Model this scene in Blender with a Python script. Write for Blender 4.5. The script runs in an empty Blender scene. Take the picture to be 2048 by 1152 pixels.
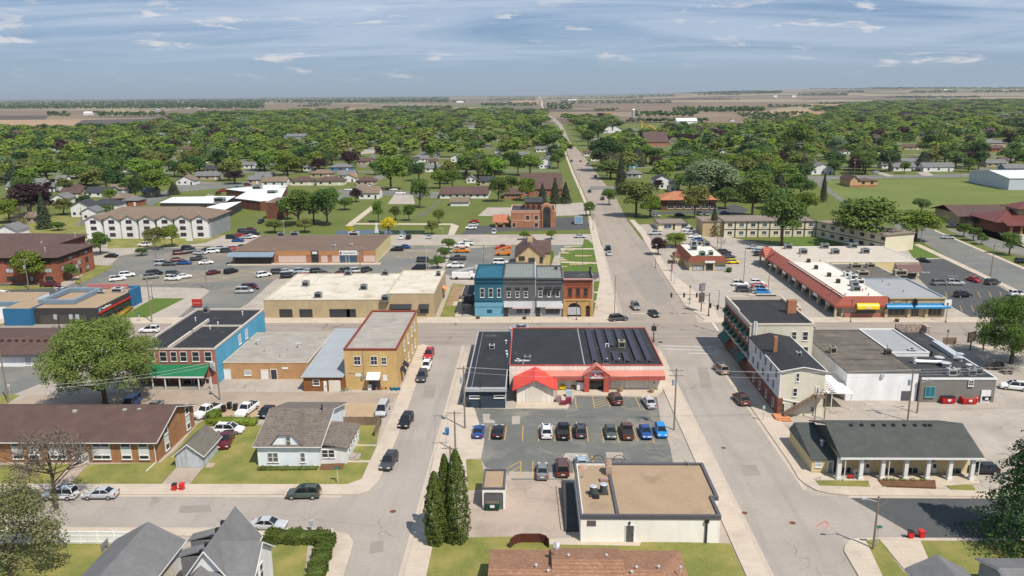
import bpy,math,random
import numpy as np
from mathutils import Vector,Matrix
random.seed(7);RNG=np.random.default_rng(11)
sc=bpy.context.scene
# ---------------------------------------------------------------- camera
CAMH=55.0;FPX=1593.0
PITCH=math.atan(388/1593.0);YAW=math.radians(1.5);ROLL=math.radians(0.5)
_f=Vector((-math.sin(YAW)*math.cos(PITCH),math.cos(YAW)*math.cos(PITCH),-math.sin(PITCH)))
_r=Vector((math.cos(YAW),math.sin(YAW),0));_u=_r.cross(_f)
_r,_u=_r*math.cos(ROLL)-_u*math.sin(ROLL),_u*math.cos(ROLL)+_r*math.sin(ROLL)
cam_d=bpy.data.cameras.new('camera');cam=bpy.data.objects.new('camera',cam_d)
sc.collection.objects.link(cam);sc.camera=cam
cam_d.sensor_width=36;cam_d.lens=36*FPX/2048;cam_d.clip_start=1;cam_d.clip_end=120000
cam.matrix_world=Matrix(((_r.x,_u.x,-_f.x,0),(_r.y,_u.y,-_f.y,0),(_r.z,_u.z,-_f.z,CAMH),(0,0,0,1)))
# ---------------------------------------------------------------- sun, sky, exposure
SUN_EL=math.radians(56);SUN_AZ=math.radians(-50)  # azimuth of the direction TO the sun, from +X
sd=bpy.data.lights.new('sun','SUN');sd.energy=5.0;sd.angle=math.radians(0.55);sd.color=(1.0,0.93,0.83)
sun=bpy.data.objects.new('sun',sd);sc.collection.objects.link(sun)
_s=Vector((math.cos(SUN_AZ)*math.cos(SUN_EL),math.sin(SUN_AZ)*math.cos(SUN_EL),math.sin(SUN_EL)))
sun.rotation_euler=_s.to_track_quat('Z','Y').to_euler()
w=bpy.data.worlds.new('World');sc.world=w;w.use_nodes=True
nt=w.node_tree;N=nt.nodes;L=nt.links
for n in list(N):N.remove(n)
out=N.new('ShaderNodeOutputWorld');bg=N.new('ShaderNodeBackground');L.new(bg.outputs[0],out.inputs[0])
sky=N.new('ShaderNodeTexSky');sky.sky_type='NISHITA';sky.sun_disc=False
sky.sun_elevation=SUN_EL;sky.sun_rotation=math.pi/2-SUN_AZ
sky.altitude=300;sky.air_density=0.9;sky.dust_density=0.6;sky.ozone_density=2.2
bg.inputs[1].default_value=0.055
def wmath(op,a,b=None,clamp=False):
 n=N.new('ShaderNodeMath');n.operation=op;n.use_clamp=clamp
 for i,v in enumerate((a,b)):
  if v is None:continue
  if isinstance(v,(int,float)):n.inputs[i].default_value=v
  else:L.new(v,n.inputs[i])
 return n.outputs[0]
tc=N.new('ShaderNodeTexCoord');sep=N.new('ShaderNodeSeparateXYZ');L.new(tc.outputs['Generated'],sep.inputs[0])
zz=wmath('MAXIMUM',sep.outputs[2],0.004)
def plane(k):  # project the view direction on a cloud deck
 d=wmath('ADD',zz,k);c=N.new('ShaderNodeCombineXYZ')
 L.new(wmath('DIVIDE',sep.outputs[0],d),c.inputs[0]);L.new(wmath('DIVIDE',sep.outputs[1],d),c.inputs[1]);return c.outputs[0]
def wnoise(vec,sc3,scale,detail,lo,hi,dist=0.0,rot=0):
 m=N.new('ShaderNodeMapping');m.inputs['Scale'].default_value=sc3;m.inputs['Rotation'].default_value=(0,0,rot);L.new(vec,m.inputs[0])
 t=N.new('ShaderNodeTexNoise');t.inputs['Scale'].default_value=scale;t.inputs['Detail'].default_value=detail
 t.inputs['Roughness'].default_value=0.6;t.inputs['Distortion'].default_value=dist;L.new(m.outputs[0],t.inputs[0])
 r=N.new('ShaderNodeMapRange');r.interpolation_type='SMOOTHSTEP';r.inputs[1].default_value=lo;r.inputs[2].default_value=hi;L.new(t.outputs['Fac'],r.inputs[0]);return r.outputs[0]
pv=plane(0.10)
cir=wnoise(pv,(0.5,0.9,1),0.8,7,0.30,0.66,0.9,math.radians(20))
cir2=wnoise(pv,(0.35,1.7,1),1.1,7,0.42,0.80,0.8,math.radians(-14))
b0=N.new('ShaderNodeMapRange');b0.inputs[1].default_value=0.012;b0.inputs[2].default_value=0.06;b0.interpolation_type='SMOOTHSTEP';L.new(sep.outputs[2],b0.inputs[0])
cirrus=wmath('MULTIPLY',wmath('ADD',wmath('MULTIPLY',cir,0.75),wmath('MULTIPLY',cir2,0.55)),wmath('MULTIPLY',b0.outputs[0],0.9),True)
# low fair-weather cumulus: flat bases, only in a band above the horizon
cv=N.new('ShaderNodeCombineXYZ');at=wmath('ARCTAN2',sep.outputs[0],sep.outputs[1])
L.new(wmath('MULTIPLY',at,1.0),cv.inputs[0]);L.new(wmath('MULTIPLY',wmath('ARCTANGENT',sep.outputs[2]),3.4),cv.inputs[1])
cum=wnoise(cv.outputs[0],(1,1.5,1),15,5,0.56,0.67,0.4)
cumbig=wnoise(cv.outputs[0],(1,1,1),3.2,2,0.40,0.54)
b1=N.new('ShaderNodeMapRange');b1.inputs[1].default_value=0.012;b1.inputs[2].default_value=0.03;L.new(sep.outputs[2],b1.inputs[0])
b2=N.new('ShaderNodeMapRange');b2.inputs[1].default_value=0.13;b2.inputs[2].default_value=0.09;L.new(sep.outputs[2],b2.inputs[0])
cumu=wmath('MULTIPLY',wmath('MULTIPLY',wmath('MULTIPLY',cum,cumbig),wmath('MULTIPLY',b1.outputs[0],b2.outputs[0])),0.75)
def wmix(fac,a,b):
 n=N.new('ShaderNodeMix');n.data_type='RGBA'
 if isinstance(fac,float):n.inputs[0].default_value=fac
 else:L.new(fac,n.inputs[0])
 for i,v in((6,a),(7,b)):
  if isinstance(v,tuple):n.inputs[i].default_value=v+(1,)
  else:L.new(v,n.inputs[i])
 return n.outputs[2]
# the blue of a hazy spring sky: keep the physical sky, a touch greyer close to the horizon
hz=N.new('ShaderNodeMapRange');hz.inputs[1].default_value=0.0;hz.inputs[2].default_value=0.11;hz.interpolation_type='SMOOTHSTEP';L.new(sep.outputs[2],hz.inputs[0])
base=wmix(hz.outputs[0],(5.4,7.4,9.7),(2.5,4.9,9.0))
nish=wmix(0.75,sky.outputs[0],base)
c1=wmix(cirrus,nish,(8.6,10.1,12.2));c2=wmix(cumu,c1,(12.5,12.2,12.4))
L.new(c2,bg.inputs[0])
sc.view_settings.view_transform='Standard';sc.view_settings.look='None';sc.view_settings.exposure=0.2;sc.view_settings.gamma=1
sc.view_settings.use_curve_mapping=False
# ---------------------------------------------------------------- unprojection of the photograph's pixels (2048x1152)
def ray(px,py):return _f+_r*((px-1024)/FPX)-_u*((py-576)/FPX)
def P(px,py,z=0.0):
 d=ray(px,py);t=(z-CAMH)/d.z;return Vector((d.x*t,d.y*t,z))
def FY(px,py,Y):
 d=ray(px,py);t=Y/d.y;return Vector((d.x*t,Y,CAMH+d.z*t))
def FX(px,py,X):
 d=ray(px,py);t=X/d.x;return Vector((X,d.y*t,CAMH+d.z*t))
def Q(p):
 v=Vector(p)-Vector((0,0,CAMH));k=v.dot(_f);return 1024+FPX*v.dot(_r)/k,576-FPX*v.dot(_u)/k,k
def HT(bx,by,ty):
 p=P(bx,by);lo,hi=0.0,54.0
 for _ in range(40):
  m=(lo+hi)/2
  if Q((p.x,p.y,m))[1]>ty:lo=m
  else:hi=m
 return lo
# ---------------------------------------------------------------- materials
def lin(v):v/=255.0;return v/12.92 if v<=0.04045 else((v+0.055)/1.055)**2.4
def S(r,g,b,k=0.72):return tuple(min(0.86,lin(x)*k) for x in(r,g,b))
MATS={}
def mat(name,c1,c2=None,sc_=0.6,rough=0.85,pat=None,bump=0.0,metal=0.0,big=None,crack=None,spec=0.3,tint=0.0,fine=0.12,streak=None):
 """procedural surface: two colours mixed by world-space noise, fine grain, large stains, cracks and a line pattern"""
 if name in MATS:return MATS[name]
 m=bpy.data.materials.new(name);m.use_nodes=True;MATS[name]=m
 t=m.node_tree;n=t.nodes;l=t.links;b=n['Principled BSDF']
 b.inputs['Roughness'].default_value=rough;b.inputs['Metallic'].default_value=metal;b.inputs['Specular IOR Level'].default_value=spec
 if c2 is None:c2=tuple(x*0.86 for x in c1)
 geo=n.new('ShaderNodeNewGeometry');pos=geo.outputs['Position']
 def mth(op,a,bb=None,cl=False):
  q=n.new('ShaderNodeMath');q.operation=op;q.use_clamp=cl
  for i,v in enumerate((a,bb)):
   if v is None:continue
   if isinstance(v,(int,float)):q.inputs[i].default_value=v
   else:l.new(v,q.inputs[i])
  return q.outputs[0]
 def noi(scale,det,lo,hi,vec=pos,ro=0.6):
  q=n.new('ShaderNodeTexNoise');q.inputs['Scale'].default_value=scale;q.inputs['Detail'].default_value=det;q.inputs['Roughness'].default_value=ro
  l.new(vec,q.inputs[0]);r=n.new('ShaderNodeMapRange');r.inputs[1].default_value=lo;r.inputs[2].default_value=hi;l.new(q.outputs[0],r.inputs[0]);return r.outputs[0]
 def mx(f,a,bb,mode='MIX'):
  q=n.new('ShaderNodeMix');q.data_type='RGBA';q.blend_type=mode
  if isinstance(f,(int,float)):q.inputs[0].default_value=f
  else:l.new(f,q.inputs[0])
  for i,v in((6,a),(7,bb)):
   if isinstance(v,tuple):q.inputs[i].default_value=v[:3]+(1,)
   else:l.new(v,q.inputs[i])
  return q.outputs[2]
 def mapped(s3):
  q=n.new('ShaderNodeMapping');q.inputs['Scale'].default_value=s3;l.new(pos,q.inputs[0]);return q.outputs[0]
 col=mx(noi(sc_,4,0.32,0.68),c1,c2)
 if fine:
  g=noi(sc_*9+1.3,3,0.25,0.75,ro=0.75);col=mx(fine,col,mx(g,tuple(x*0.45 for x in c1),tuple(min(0.9,x*1.5) for x in c1)))
 if streak:  # (scale3, colour, amount)
  col=mx(mth('MULTIPLY',noi(1.0,4,0.5,0.7,mapped(streak[0])),streak[2]),col,streak[1])
 if big:  # (scale, colour, lo, hi, amount)
  col=mx(mth('MULTIPLY',noi(big[0],5,big[2],big[3]),big[4]),col,big[1])
 if crack:  # (scale, colour, width, amount)
  wv=n.new('ShaderNodeMix');wv.data_type='VECTOR';wv.inputs[0].default_value=0.09*6
  nz=n.new('ShaderNodeTexNoise');nz.inputs['Scale'].default_value=0.35;nz.inputs['Detail'].default_value=4;l.new(pos,nz.inputs[0])
  vm=n.new('ShaderNodeVectorMath');vm.operation='MULTIPLY_ADD';l.new(nz.outputs['Color'],vm.inputs[0]);vm.inputs[1].default_value=(4,4,0);l.new(pos,vm.inputs[2])
  v=n.new('ShaderNodeTexVoronoi');v.feature='DISTANCE_TO_EDGE';v.inputs['Scale'].default_value=crack[0];l.new(vm.outputs[0],v.inputs[0])
  lt=mth('MULTIPLY',mth('LESS_THAN',v.outputs[0],crack[2]*crack[0]),crack[3])
  lt=mth('MULTIPLY',lt,noi(0.12,2,0.45,0.6));col=mx(lt,col,crack[1])
 bh=None
 if pat and pat[0] in 'brickhv':col=mx(0.55,col,mx(1.0,col,mx(noi(1.0,5,.25,.75,mapped((.5,.5,.09)),.7),(.66,.63,.6),(1.12,1.12,1.1)),'MULTIPLY'))
 if pat:
  kind,per,amt=pat[:3];sp=n.new('ShaderNodeSeparateXYZ');l.new(pos,sp.inputs[0])
  xy=mth('ADD',sp.outputs[0],sp.outputs[1])
  if kind=='brick':
   cb=n.new('ShaderNodeCombineXYZ');l.new(xy,cb.inputs[0]);l.new(sp.outputs[2],cb.inputs[1])
   bt=n.new('ShaderNodeTexBrick');l.new(cb.outputs[0],bt.inputs[0]);bt.inputs['Scale'].default_value=1/per
   bt.inputs['Color1'].default_value=(1,1,1,1);bt.inputs['Color2'].default_value=(0.62,0.6,0.6,1);bt.inputs['Mortar'].default_value=(1.25,1.25,1.25,1)
   bt.inputs['Mortar Size'].default_value=0.025;col=mx(amt,col,bt.outputs[0],'MULTIPLY')
  else:
   u={'h':sp.outputs[2],'v':xy,'x':sp.outputs[0],'y':sp.outputs[1]}[kind]
   fr=mth('FRACT',mth('DIVIDE',u,per));ln=mth('LESS_THAN',fr,pat[3] if len(pat)>3 else 0.18)
   dk=pat[4] if len(pat)>4 else(0.45,0.45,0.45)
   col=mx(mth('MULTIPLY',ln,amt),col,mx(1.0,col,dk,'MULTIPLY'));bh=mth('SUBTRACT',1.0,ln)
 if tint:
  oi=n.new('ShaderNodeObjectInfo');hs=n.new('ShaderNodeHueSaturation');l.new(col,hs.inputs['Color'])
  l.new(mth('ADD',mth('MULTIPLY',oi.outputs['Random'],tint*0.10),0.5-tint*0.05),hs.inputs['Hue'])
  rr=mth('FRACT',mth('MULTIPLY',oi.outputs['Random'],7.31));l.new(mth('ADD',mth('MULTIPLY',rr,tint),1-tint*0.5),hs.inputs['Value'])
  col=hs.outputs[0]
 l.new(col,b.inputs['Base Color'])
 if bump:
  bp=n.new('ShaderNodeBump');bp.inputs['Strength'].default_value=bump;bp.inputs['Distance'].default_value=0.05
  l.new(bh if bh is not None else noi(6,4,0,1),bp.inputs['Height']);l.new(bp.outputs[0],b.inputs['Normal'])
 return m
def plain(name,c,rough=0.5,metal=0.0,spec=0.4,emit=None):
 if name in MATS:return MATS[name]
 return mat(name,c,None,0.9,rough,metal=metal,spec=spec,fine=0.05)
# ---------------------------------------------------------------- objects
ALL=[]
LOC={}
def link(o):sc.collection.objects.link(o);return o
def thing(name,loc,label,cat,group=None,rz=0.0):
 o=bpy.data.objects.new(name,None);o.empty_display_size=0.5;o.location=loc;o.rotation_euler=(0,0,rz);link(o)
 o['label']=label;o['category']=cat
 if group:o['group']=group
 LOC[o.name]=Vector(loc);ALL.append(o);return o
class MB:
 def __init__(s):s.v=[];s.f=[];s.m=[]
 def add(s,vs,fs,m=0):
  k=len(s.v);s.v+=[tuple(v) for v in vs]
  for f in fs:s.f.append(tuple(i+k for i in f));s.m.append(m)
  return s
 def box(s,x0,y0,z0,x1,y1,z1,m=0):
  if x0>x1:x0,x1=x1,x0
  if y0>y1:y0,y1=y1,y0
  return s.add([(x0,y0,z0),(x1,y0,z0),(x1,y1,z0),(x0,y1,z0),(x0,y0,z1),(x1,y0,z1),(x1,y1,z1),(x0,y1,z1)],
              [(0,3,2,1),(4,5,6,7),(0,1,5,4),(1,2,6,5),(2,3,7,6),(3,0,4,7)],m)
 def prism(s,pts,z0,z1,m=0):
  n=len(pts);a=sum(pts[i][0]*pts[(i+1)%n][1]-pts[(i+1)%n][0]*pts[i][1] for i in range(n))
  if a<0:pts=pts[::-1]
  return s.add([(p[0],p[1],z0) for p in pts]+[(p[0],p[1],z1) for p in pts],
              [tuple(range(n))[::-1],tuple(range(n,2*n))]+[(i,(i+1)%n,(i+1)%n+n,i+n) for i in range(n)],m)
 def quad(s,*p,m=0):return s.add(p,[tuple(range(len(p)))],m)
 def slab(s,pts,t,m=0):  # polygon given in 3-D, thickened downwards
  n=len(pts);return s.add(list(pts)+[(p[0],p[1],p[2]-t) for p in pts],[tuple(range(n)),tuple(range(n,2*n))[::-1]]+[(i,i+n,(i+1)%n+n,(i+1)%n) for i in range(n)],m)
 def tube(s,p,q,r,n=6,r2=None,m=0):
  p=Vector(p);q=Vector(q);d=(q-p).normalized();a=d.orthogonal().normalized();b=d.cross(a);r2=r if r2 is None else r2
  vs=[p+(a*math.cos(2*math.pi*i/n)+b*math.sin(2*math.pi*i/n))*r for i in range(n)]+[q+(a*math.cos(2*math.pi*i/n)+b*math.sin(2*math.pi*i/n))*r2 for i in range(n)]
  return s.add(vs,[(i,(i+1)%n,(i+1)%n+n,i+n) for i in range(n)]+[tuple(range(n))[::-1],tuple(range(n,2*n))],m)
 def mesh(s,name,mats):
  me=bpy.data.meshes.new(name);me.from_pydata(s.v,[],s.f)
  for q in(mats if isinstance(mats,(list,tuple)) else[mats]):me.materials.append(q)
  if any(s.m):me.polygons.foreach_set('material_index',s.m)
  me.update();return me
 def build(s,name,mats,parent=None,smooth=False,root=None):
  me=s.mesh(name,mats)
  if parent is not None:
   off=LOC[parent.name];me.transform(Matrix.Translation(-off))
  if smooth:me.polygons.foreach_set('use_smooth',[True]*len(me.polygons))
  o=link(bpy.data.objects.new(name,me))
  if parent is not None:
   o.parent=parent;LOC[o.name]=off.copy()
  return o
def structure(o,kind='structure'):o['kind']=kind;return o
def sheet(name,pts,z,m,world=False,thick=0.0):
 w_=[(p[0],p[1]) for p in pts] if world else[tuple(P(*p)[:2]) for p in pts]
 b=MB()
 if thick:b.prism(w_,z-thick,z)
 else:
  a=sum(w_[i][0]*w_[(i+1)%len(w_)][1]-w_[(i+1)%len(w_)][0]*w_[i][1] for i in range(len(w_)))
  if a<0:w_=w_[::-1]
  b.quad(*[(x,y,z) for x,y in w_])
 return structure(b.build(name,m))
def part(b,name,m,parent,label=None,smooth=False):
 o=b.build(name,m,parent,smooth)
 if label:o['label']=label
 return o
def glass(name,c=(0.03,0.035,0.04)):return plain(name,c,0.12,0.0,0.6)
GL=glass('window_glass');GLB=glass('blue_glass',(0.05,0.09,0.13));BLIND=mat('blind_behind_glass',(.16,.16,.15),(.10,.10,.10),.4,.25,pat=('h',.9,.8,.5,(.25,.25,.28)),fine=0);WHITE=plain('white_trim',(0.72,0.72,0.7),0.5);BLK=plain('black_trim',(0.02,0.02,0.022),0.5)
def win(parent,r,pl,val,fm=None,gm=None,name='window',mull=1,rail=True,fw=0.09,sill=True):
 """window from a pixel rectangle on the south plane (pl 'Y') or on an east/west plane ('X')"""
 fm=fm or WHITE;gm=gm or(GL,GL,BLIND,GLB)[random.randrange(4)];b=MB();g=MB()
 if pl=='Y':
  a=FY(r[0],r[3],val);c=FY(r[2],r[1],val);u0,u1,z0,z1=a.x,c.x,a.z,c.z;sgn=-1
  def bx(B,p,q,e,h,d0,d1):B.box(p,val-d1,e,q,val-d0,h)
 elif pl=='u':  # already in world units (u0,z0,u1,z1) on y=val
  u0,z0,u1,z1=r
  def bx(B,p,q,e,h,d0,d1):B.box(p,val-d1,e,q,val-d0,h)
 else:  # 'XW' west face / 'XE' east face, world units (y0,z0,y1,z1)
  u0,z0,u1,z1=r;sg=-1 if pl=='XW' else 1
  def bx(B,p,q,e,h,d0,d1):B.box(val+sg*d0,p,e,val+sg*d1,q,h)
 if u0>u1:u0,u1=u1,u0
 z0=max(z0,0.12)
 bx(b,u0-fw,u0,z0-fw,z1+fw,0,.08);bx(b,u1,u1+fw,z0-fw,z1+fw,0,.08);bx(b,u0,u1,z1,z1+fw,0,.08);bx(b,u0,u1,z0-fw,z0,0,.08)
 if sill:bx(b,u0-fw-.06,u1+fw+.06,z0-fw-.08,z0-fw,0,.14)
 for i in range(1,mull):
  t=u0+(u1-u0)*i/mull;bx(b,t-.03,t+.03,z0,z1,.02,.07)
 if rail:bx(b,u0,u1,(z0+z1)/2-.03,(z0+z1)/2+.03,.02,.075)
 f=part(b,name,fm,parent);bx(g,u0,u1,z0,z1,0.0,.035);part(g,'pane',gm,f);return f
def door(parent,r,Y,m,fm=None,name='door',pane=None,world=False,handle=True):
 if world:u0,z0,u1,z1=r
 else:
  a=FY(r[0],r[3],Y);c=FY(r[2],r[1],Y);u0,u1,z0,z1=a.x,c.x,0.02,c.z
 b=MB();b.box(u0,Y-.06,z0,u1,Y,z1)
 o=part(b,name,m,parent)
 if fm:
  f=MB();f.box(u0-.1,Y-.09,z0,u0,Y,z1+.1).box(u1,Y-.09,z0,u1+.1,Y,z1+.1).box(u0,Y-.09,z1,u1,Y,z1+.1);part(f,'frame',fm,o)
 if pane:g=MB();g.box(u0+.15,Y-.08,z0+.9,u1-.15,Y-.06,z1-.2);part(g,'pane',pane,o)
 if handle:h=MB();h.box(u1-.2,Y-.14,z0+.95,u1-.1,Y-.06,z0+1.1);part(h,'handle',BLK,o)
 return o
def flat_block(parent,x0,x1,y0,y1,z,wm,rm,pm,ph=0.35,pw=0.3,wall='wall',roof='roof',trim='parapet',z0=0.0,lip=0.06,label=None):
 b=MB();b.add([(x0,y0,z0),(x1,y0,z0),(x1,y1,z0),(x0,y1,z0),(x0,y0,z-.1),(x1,y0,z-.1),(x1,y1,z-.1),(x0,y1,z-.1)],
     [(0,1,5,4),(1,2,6,5),(2,3,7,6),(3,0,4,7)]);part(b,wall,wm,parent,label)
 r=MB();r.box(x0+.02,y0+.02,z-ph-.15,x1-.02,y1-.02,z-ph);ro=part(r,roof,rm,parent)
 t=MB();e=lip
 t.box(x0-e,y0-e,z-ph*.9,x1+e,y0+pw,z).box(x0-e,y1-pw,z-ph*.9,x1+e,y1+e,z).box(x0-e,y0+pw,z-ph*.9,x0+pw,y1-pw,z).box(x1-pw,y0+pw,z-ph*.9,x1+e,y1-pw,z)
 part(t,trim,pm,parent);return ro
def ac_unit(x,y,z,sx=1.6,sy=1.2,h=1.0,m=None,label='grey rooftop air handling unit',group=None,parent=None):
 m=m or plain('galvanised',(0.34,0.36,0.36),0.45,0.5)
 b=MB();b.box(x-sx/2,y-sy/2,z,x+sx/2,y+sy/2,z+h);b.box(x-sx/2-.04,y-sy/2-.04,z+h,x+sx/2+.04,y+sy/2+.04,z+h+.06)
 o=part(b,'roof_unit',m,parent)
 g=MB();g.box(x-sx*.4,y-sy/2-.02,z+h*.2,x+sx*.4,y-sy/2,z+h*.85)
 g.tube((x,y,z+h+.06),(x,y,z+h+.14),min(sx,sy)*.36,10);part(g,'grille',BLK,o)
 return o
def vent(parent,x,y,z,h=0.6,r=0.12,m=None,cap=True):
 b=MB();b.tube((x,y,z-.1),(x,y,z+h),r,8)
 if cap:b.tube((x,y,z+h),(x,y,z+h+.12),r*1.9,8,r*1.1)
 return part(b,'vent_pipe',m or plain('galvanised',(0.34,0.36,0.36),0.45,0.5),parent,smooth=False)
def gable(parent,x0,x1,y0,y1,z,rh,axis,rm,wm,over=0.4,th=0.16,z0=0.0,wall=True,fascia=None,names=('wall','roof')):
 """gabled block; axis 'x' or 'y' is the direction of the ridge"""
 if wall:
  b=MB()
  if axis=='y':
   xm=(x0+x1)/2;b.add([(x0,y0,z0),(x1,y0,z0),(x1,y0,z),(xm,y0,z+rh),(x0,y0,z)],[(0,1,2,3,4)]);b.add([(x0,y1,z0),(x1,y1,z0),(x1,y1,z),(xm,y1,z+rh),(x0,y1,z)],[(4,3,2,1,0)])
   b.quad((x0,y1,z0),(x0,y0,z0),(x0,y0,z),(x0,y1,z));b.quad((x1,y0,z0),(x1,y1,z0),(x1,y1,z),(x1,y0,z))
  else:
   ym=(y0+y1)/2;b.add([(x0,y0,z0),(x0,y1,z0),(x0,y1,z),(x0,ym,z+rh),(x0,y0,z)],[(4,3,2,1,0)]);b.add([(x1,y0,z0),(x1,y1,z0),(x1,y1,z),(x1,ym,z+rh),(x1,y0,z)],[(0,1,2,3,4)])
   b.quad((x0,y0,z0),(x1,y0,z0),(x1,y0,z),(x0,y0,z));b.quad((x1,y1,z0),(x0,y1,z0),(x0,y1,z),(x1,y1,z))
  part(b,names[0],wm,parent)
 r=MB();f=MB();e=over
 if axis=='y':
  xm=(x0+x1)/2;k=rh/((x1-x0)/2);zl=z-e*k;t=th
  A=[(x0-e,y0-e,zl+t),(xm,y0-e,z+rh+t),(xm,y1+e,z+rh+t),(x0-e,y1+e,zl+t)];B=[(xm,y0-e,z+rh+t),(x1+e,y0-e,zl+t),(x1+e,y1+e,zl+t),(xm,y1+e,z+rh+t)]
 else:
  ym=(y0+y1)/2;k=rh/((y1-y0)/2);zl=z-e*k;t=th
  A=[(x0-e,y0-e,zl+t),(x1+e,y0-e,zl+t),(x1+e,ym,z+rh+t),(x0-e,ym,z+rh+t)];B=[(x0-e,ym,z+rh+t),(x1+e,ym,z+rh+t),(x1+e,y1+e,zl+t),(x0-e,y1+e,zl+t)]
 r.slab(A,t*.8);r.slab(B,t*.8);ro=part(r,names[1],rm,parent)
 if fascia:
  def bar(p,q):p=Vector(p);q=Vector(q);f.tube(p-Vector((0,0,t*.9)),q-Vector((0,0,t*.9)),.09,4)
  if axis=='y':bar(A[0],A[1]);bar(B[0],B[1]);bar(A[3],A[2]);bar(B[3],B[2]);bar(B[1],B[2]);bar(A[0],A[3])
  else:bar(A[0],A[1]);bar(A[0],A[3]);bar(A[1],A[2]);bar(B[0],B[3]);bar(B[1],B[2]);bar(B[2],B[3])
  part(f,'fascia',fascia,ro)
 return ro
def hip(parent,x0,x1,y0,y1,z,rh,rm,over=0.4,name='roof',fascia=None,ends=1.0):
 x0-=over;x1+=over;y0-=over;y1+=over;b=MB()
 if x1-x0>=y1-y0:d=(y1-y0)/2*ends;ym=(y0+y1)/2;a,c=(x0+d,ym),(x1-d,ym)
 else:d=(x1-x0)/2*ends;xm=(x0+x1)/2;a,c=(xm,y0+d),(xm,y1-d)
 v=[(x0,y0,z),(x1,y0,z),(x1,y1,z),(x0,y1,z),(a[0],a[1],z+rh),(c[0],c[1],z+rh),(x0,y0,z-.15),(x1,y0,z-.15),(x1,y1,z-.15),(x0,y1,z-.15)]
 if x1-x0>=y1-y0:fs=[(0,1,5,4),(1,2,5),(2,3,4,5),(3,0,4)]
 else:fs=[(0,1,4),(1,2,5,4),(2,3,5),(3,0,4,5)]
 b.add(v,fs+[(0,6,7,1),(1,7,8,2),(2,8,9,3),(3,9,6,0),(6,9,8,7)]);return part(b,name,rm,parent)
def walls(parent,x0,x1,y0,y1,z,m,name='wall',z0=0.0):
 b=MB();b.box(x0,y0,z0,x1,y1,z);return part(b,name,m,parent)
def text(parent,s,x,y,z,h,m,name='lettering',width=None,axis='y',ext=0.04):
 """raised lettering standing on a plane facing south ('y') or east ('e') or west ('w')"""
 cu=bpy.data.curves.new(name,'FONT');cu.body=s;cu.size=h*1.35;cu.extrude=ext;cu.align_x='CENTER';cu.align_y='CENTER'
 tmp=bpy.data.objects.new('tmp',cu);link(tmp);dg=bpy.context.evaluated_depsgraph_get();dg.update();me=bpy.data.meshes.new_from_object(tmp.evaluated_get(dg))
 bpy.data.objects.remove(tmp)
 xs=[v.co.x for v in me.vertices];wd=max(xs)-min(xs) if xs else 1;k=(width/wd) if width else 1
 R=Matrix.Rotation(math.pi/2,4,'X')
 if axis=='e':R=Matrix.Rotation(math.pi/2,4,'Z')@R
 if axis=='w':R=Matrix.Rotation(-math.pi/2,4,'Z')@R
 me.transform(Matrix.Translation(Vector((x,y,z))-LOC[parent.name])@R@Matrix.Diagonal((k,1,1,1)))
 me.materials.clear();me.materials.append(m);o=link(bpy.data.objects.new(name,me));o.parent=parent;LOC[o.name]=LOC[parent.name].copy();return o
# ================================================================ shared materials
CONC=mat('concrete',S(192,181,168),S(176,166,155),0.25,0.9,big=(0.10,S(160,148,136),0.48,0.72,0.7),crack=(0.3,S(120,110,100),0.05,0.5))
WALK=mat('sidewalk_concrete',S(212,196,176),S(198,184,166),0.3,0.9,pat=('x',1.8,0.35,0.03),big=(0.3,S(176,160,140),0.52,0.75,0.4))
WALKY=mat('sidewalk_concrete_long',S(212,196,178),S(198,184,168),0.3,0.9,pat=('y',1.8,0.4,0.03),big=(0.3,S(176,160,142),0.52,0.75,0.4))
ROAD=mat('street_surface',S(180,170,160),S(168,159,150),0.12,0.92,streak=((0.5,0.03,1),S(150,141,133),0.45),big=(0.07,S(158,149,140),0.48,0.7,0.6),crack=(0.06,S(126,118,110),0.06,0.55),fine=0.22)
ROADX=mat('main_street_surface',S(172,160,148),S(158,147,137),0.12,0.92,pat=('y',3.6,0.35,0.06,(0.5,0.48,0.46)),streak=((0.03,0.6,1),S(132,122,114),0.6),crack=(0.06,S(84,78,72),0.12,0.85),fine=0.2)
ASPH=mat('worn_asphalt',S(122,122,117),S(104,106,103),0.18,0.93,big=(0.16,S(170,160,146),0.54,0.70,0.55),crack=(0.16,S(170,158,140),0.06,0.4),fine=0.25)
ASPH2=mat('old_lot_asphalt',S(128,129,124),S(112,114,111),0.05,0.93,big=(0.06,S(152,142,130),0.5,0.64,0.6),crack=(0.08,S(150,144,134),0.1,0.5),streak=((0.02,0.09,1),S(150,142,130),0.5),fine=0.2)
DASPH=mat('dark_asphalt',S(92,93,93),S(80,81,82),0.12,0.93,big=(0.16,S(140,132,122),0.62,0.72,0.5),crack=(0.15,S(128,122,112),0.06,0.5),fine=0.22)
GRASS=mat('lawn_grass',S(128,132,68),S(112,120,52),0.35,0.95,big=(0.18,S(172,156,92),0.42,0.7,0.75),fine=0.5,bump=0.3)
GRASSM=mat('mown_grass',S(100,122,48),S(86,108,38),0.3,0.95,pat=('x',1.6,0.16,0.5,(0.75,0.8,0.7)),fine=0.3)
DIRT=mat('dirt',S(172,144,112),S(150,124,96),0.5,0.95)
GRAVEL=mat('gravel',S(196,170,138),S(172,148,120),0.4,0.95,fine=0.4)
YEL=mat('yellow_paint',S(226,180,84),S(196,164,100),1.2,0.8);WPAINT=mat('white_paint',S(232,228,220),S(200,196,188),1.0,0.8)
RUST=mat('rust_iron',S(132,82,62),S(110,68,52),2,0.9)
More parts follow.
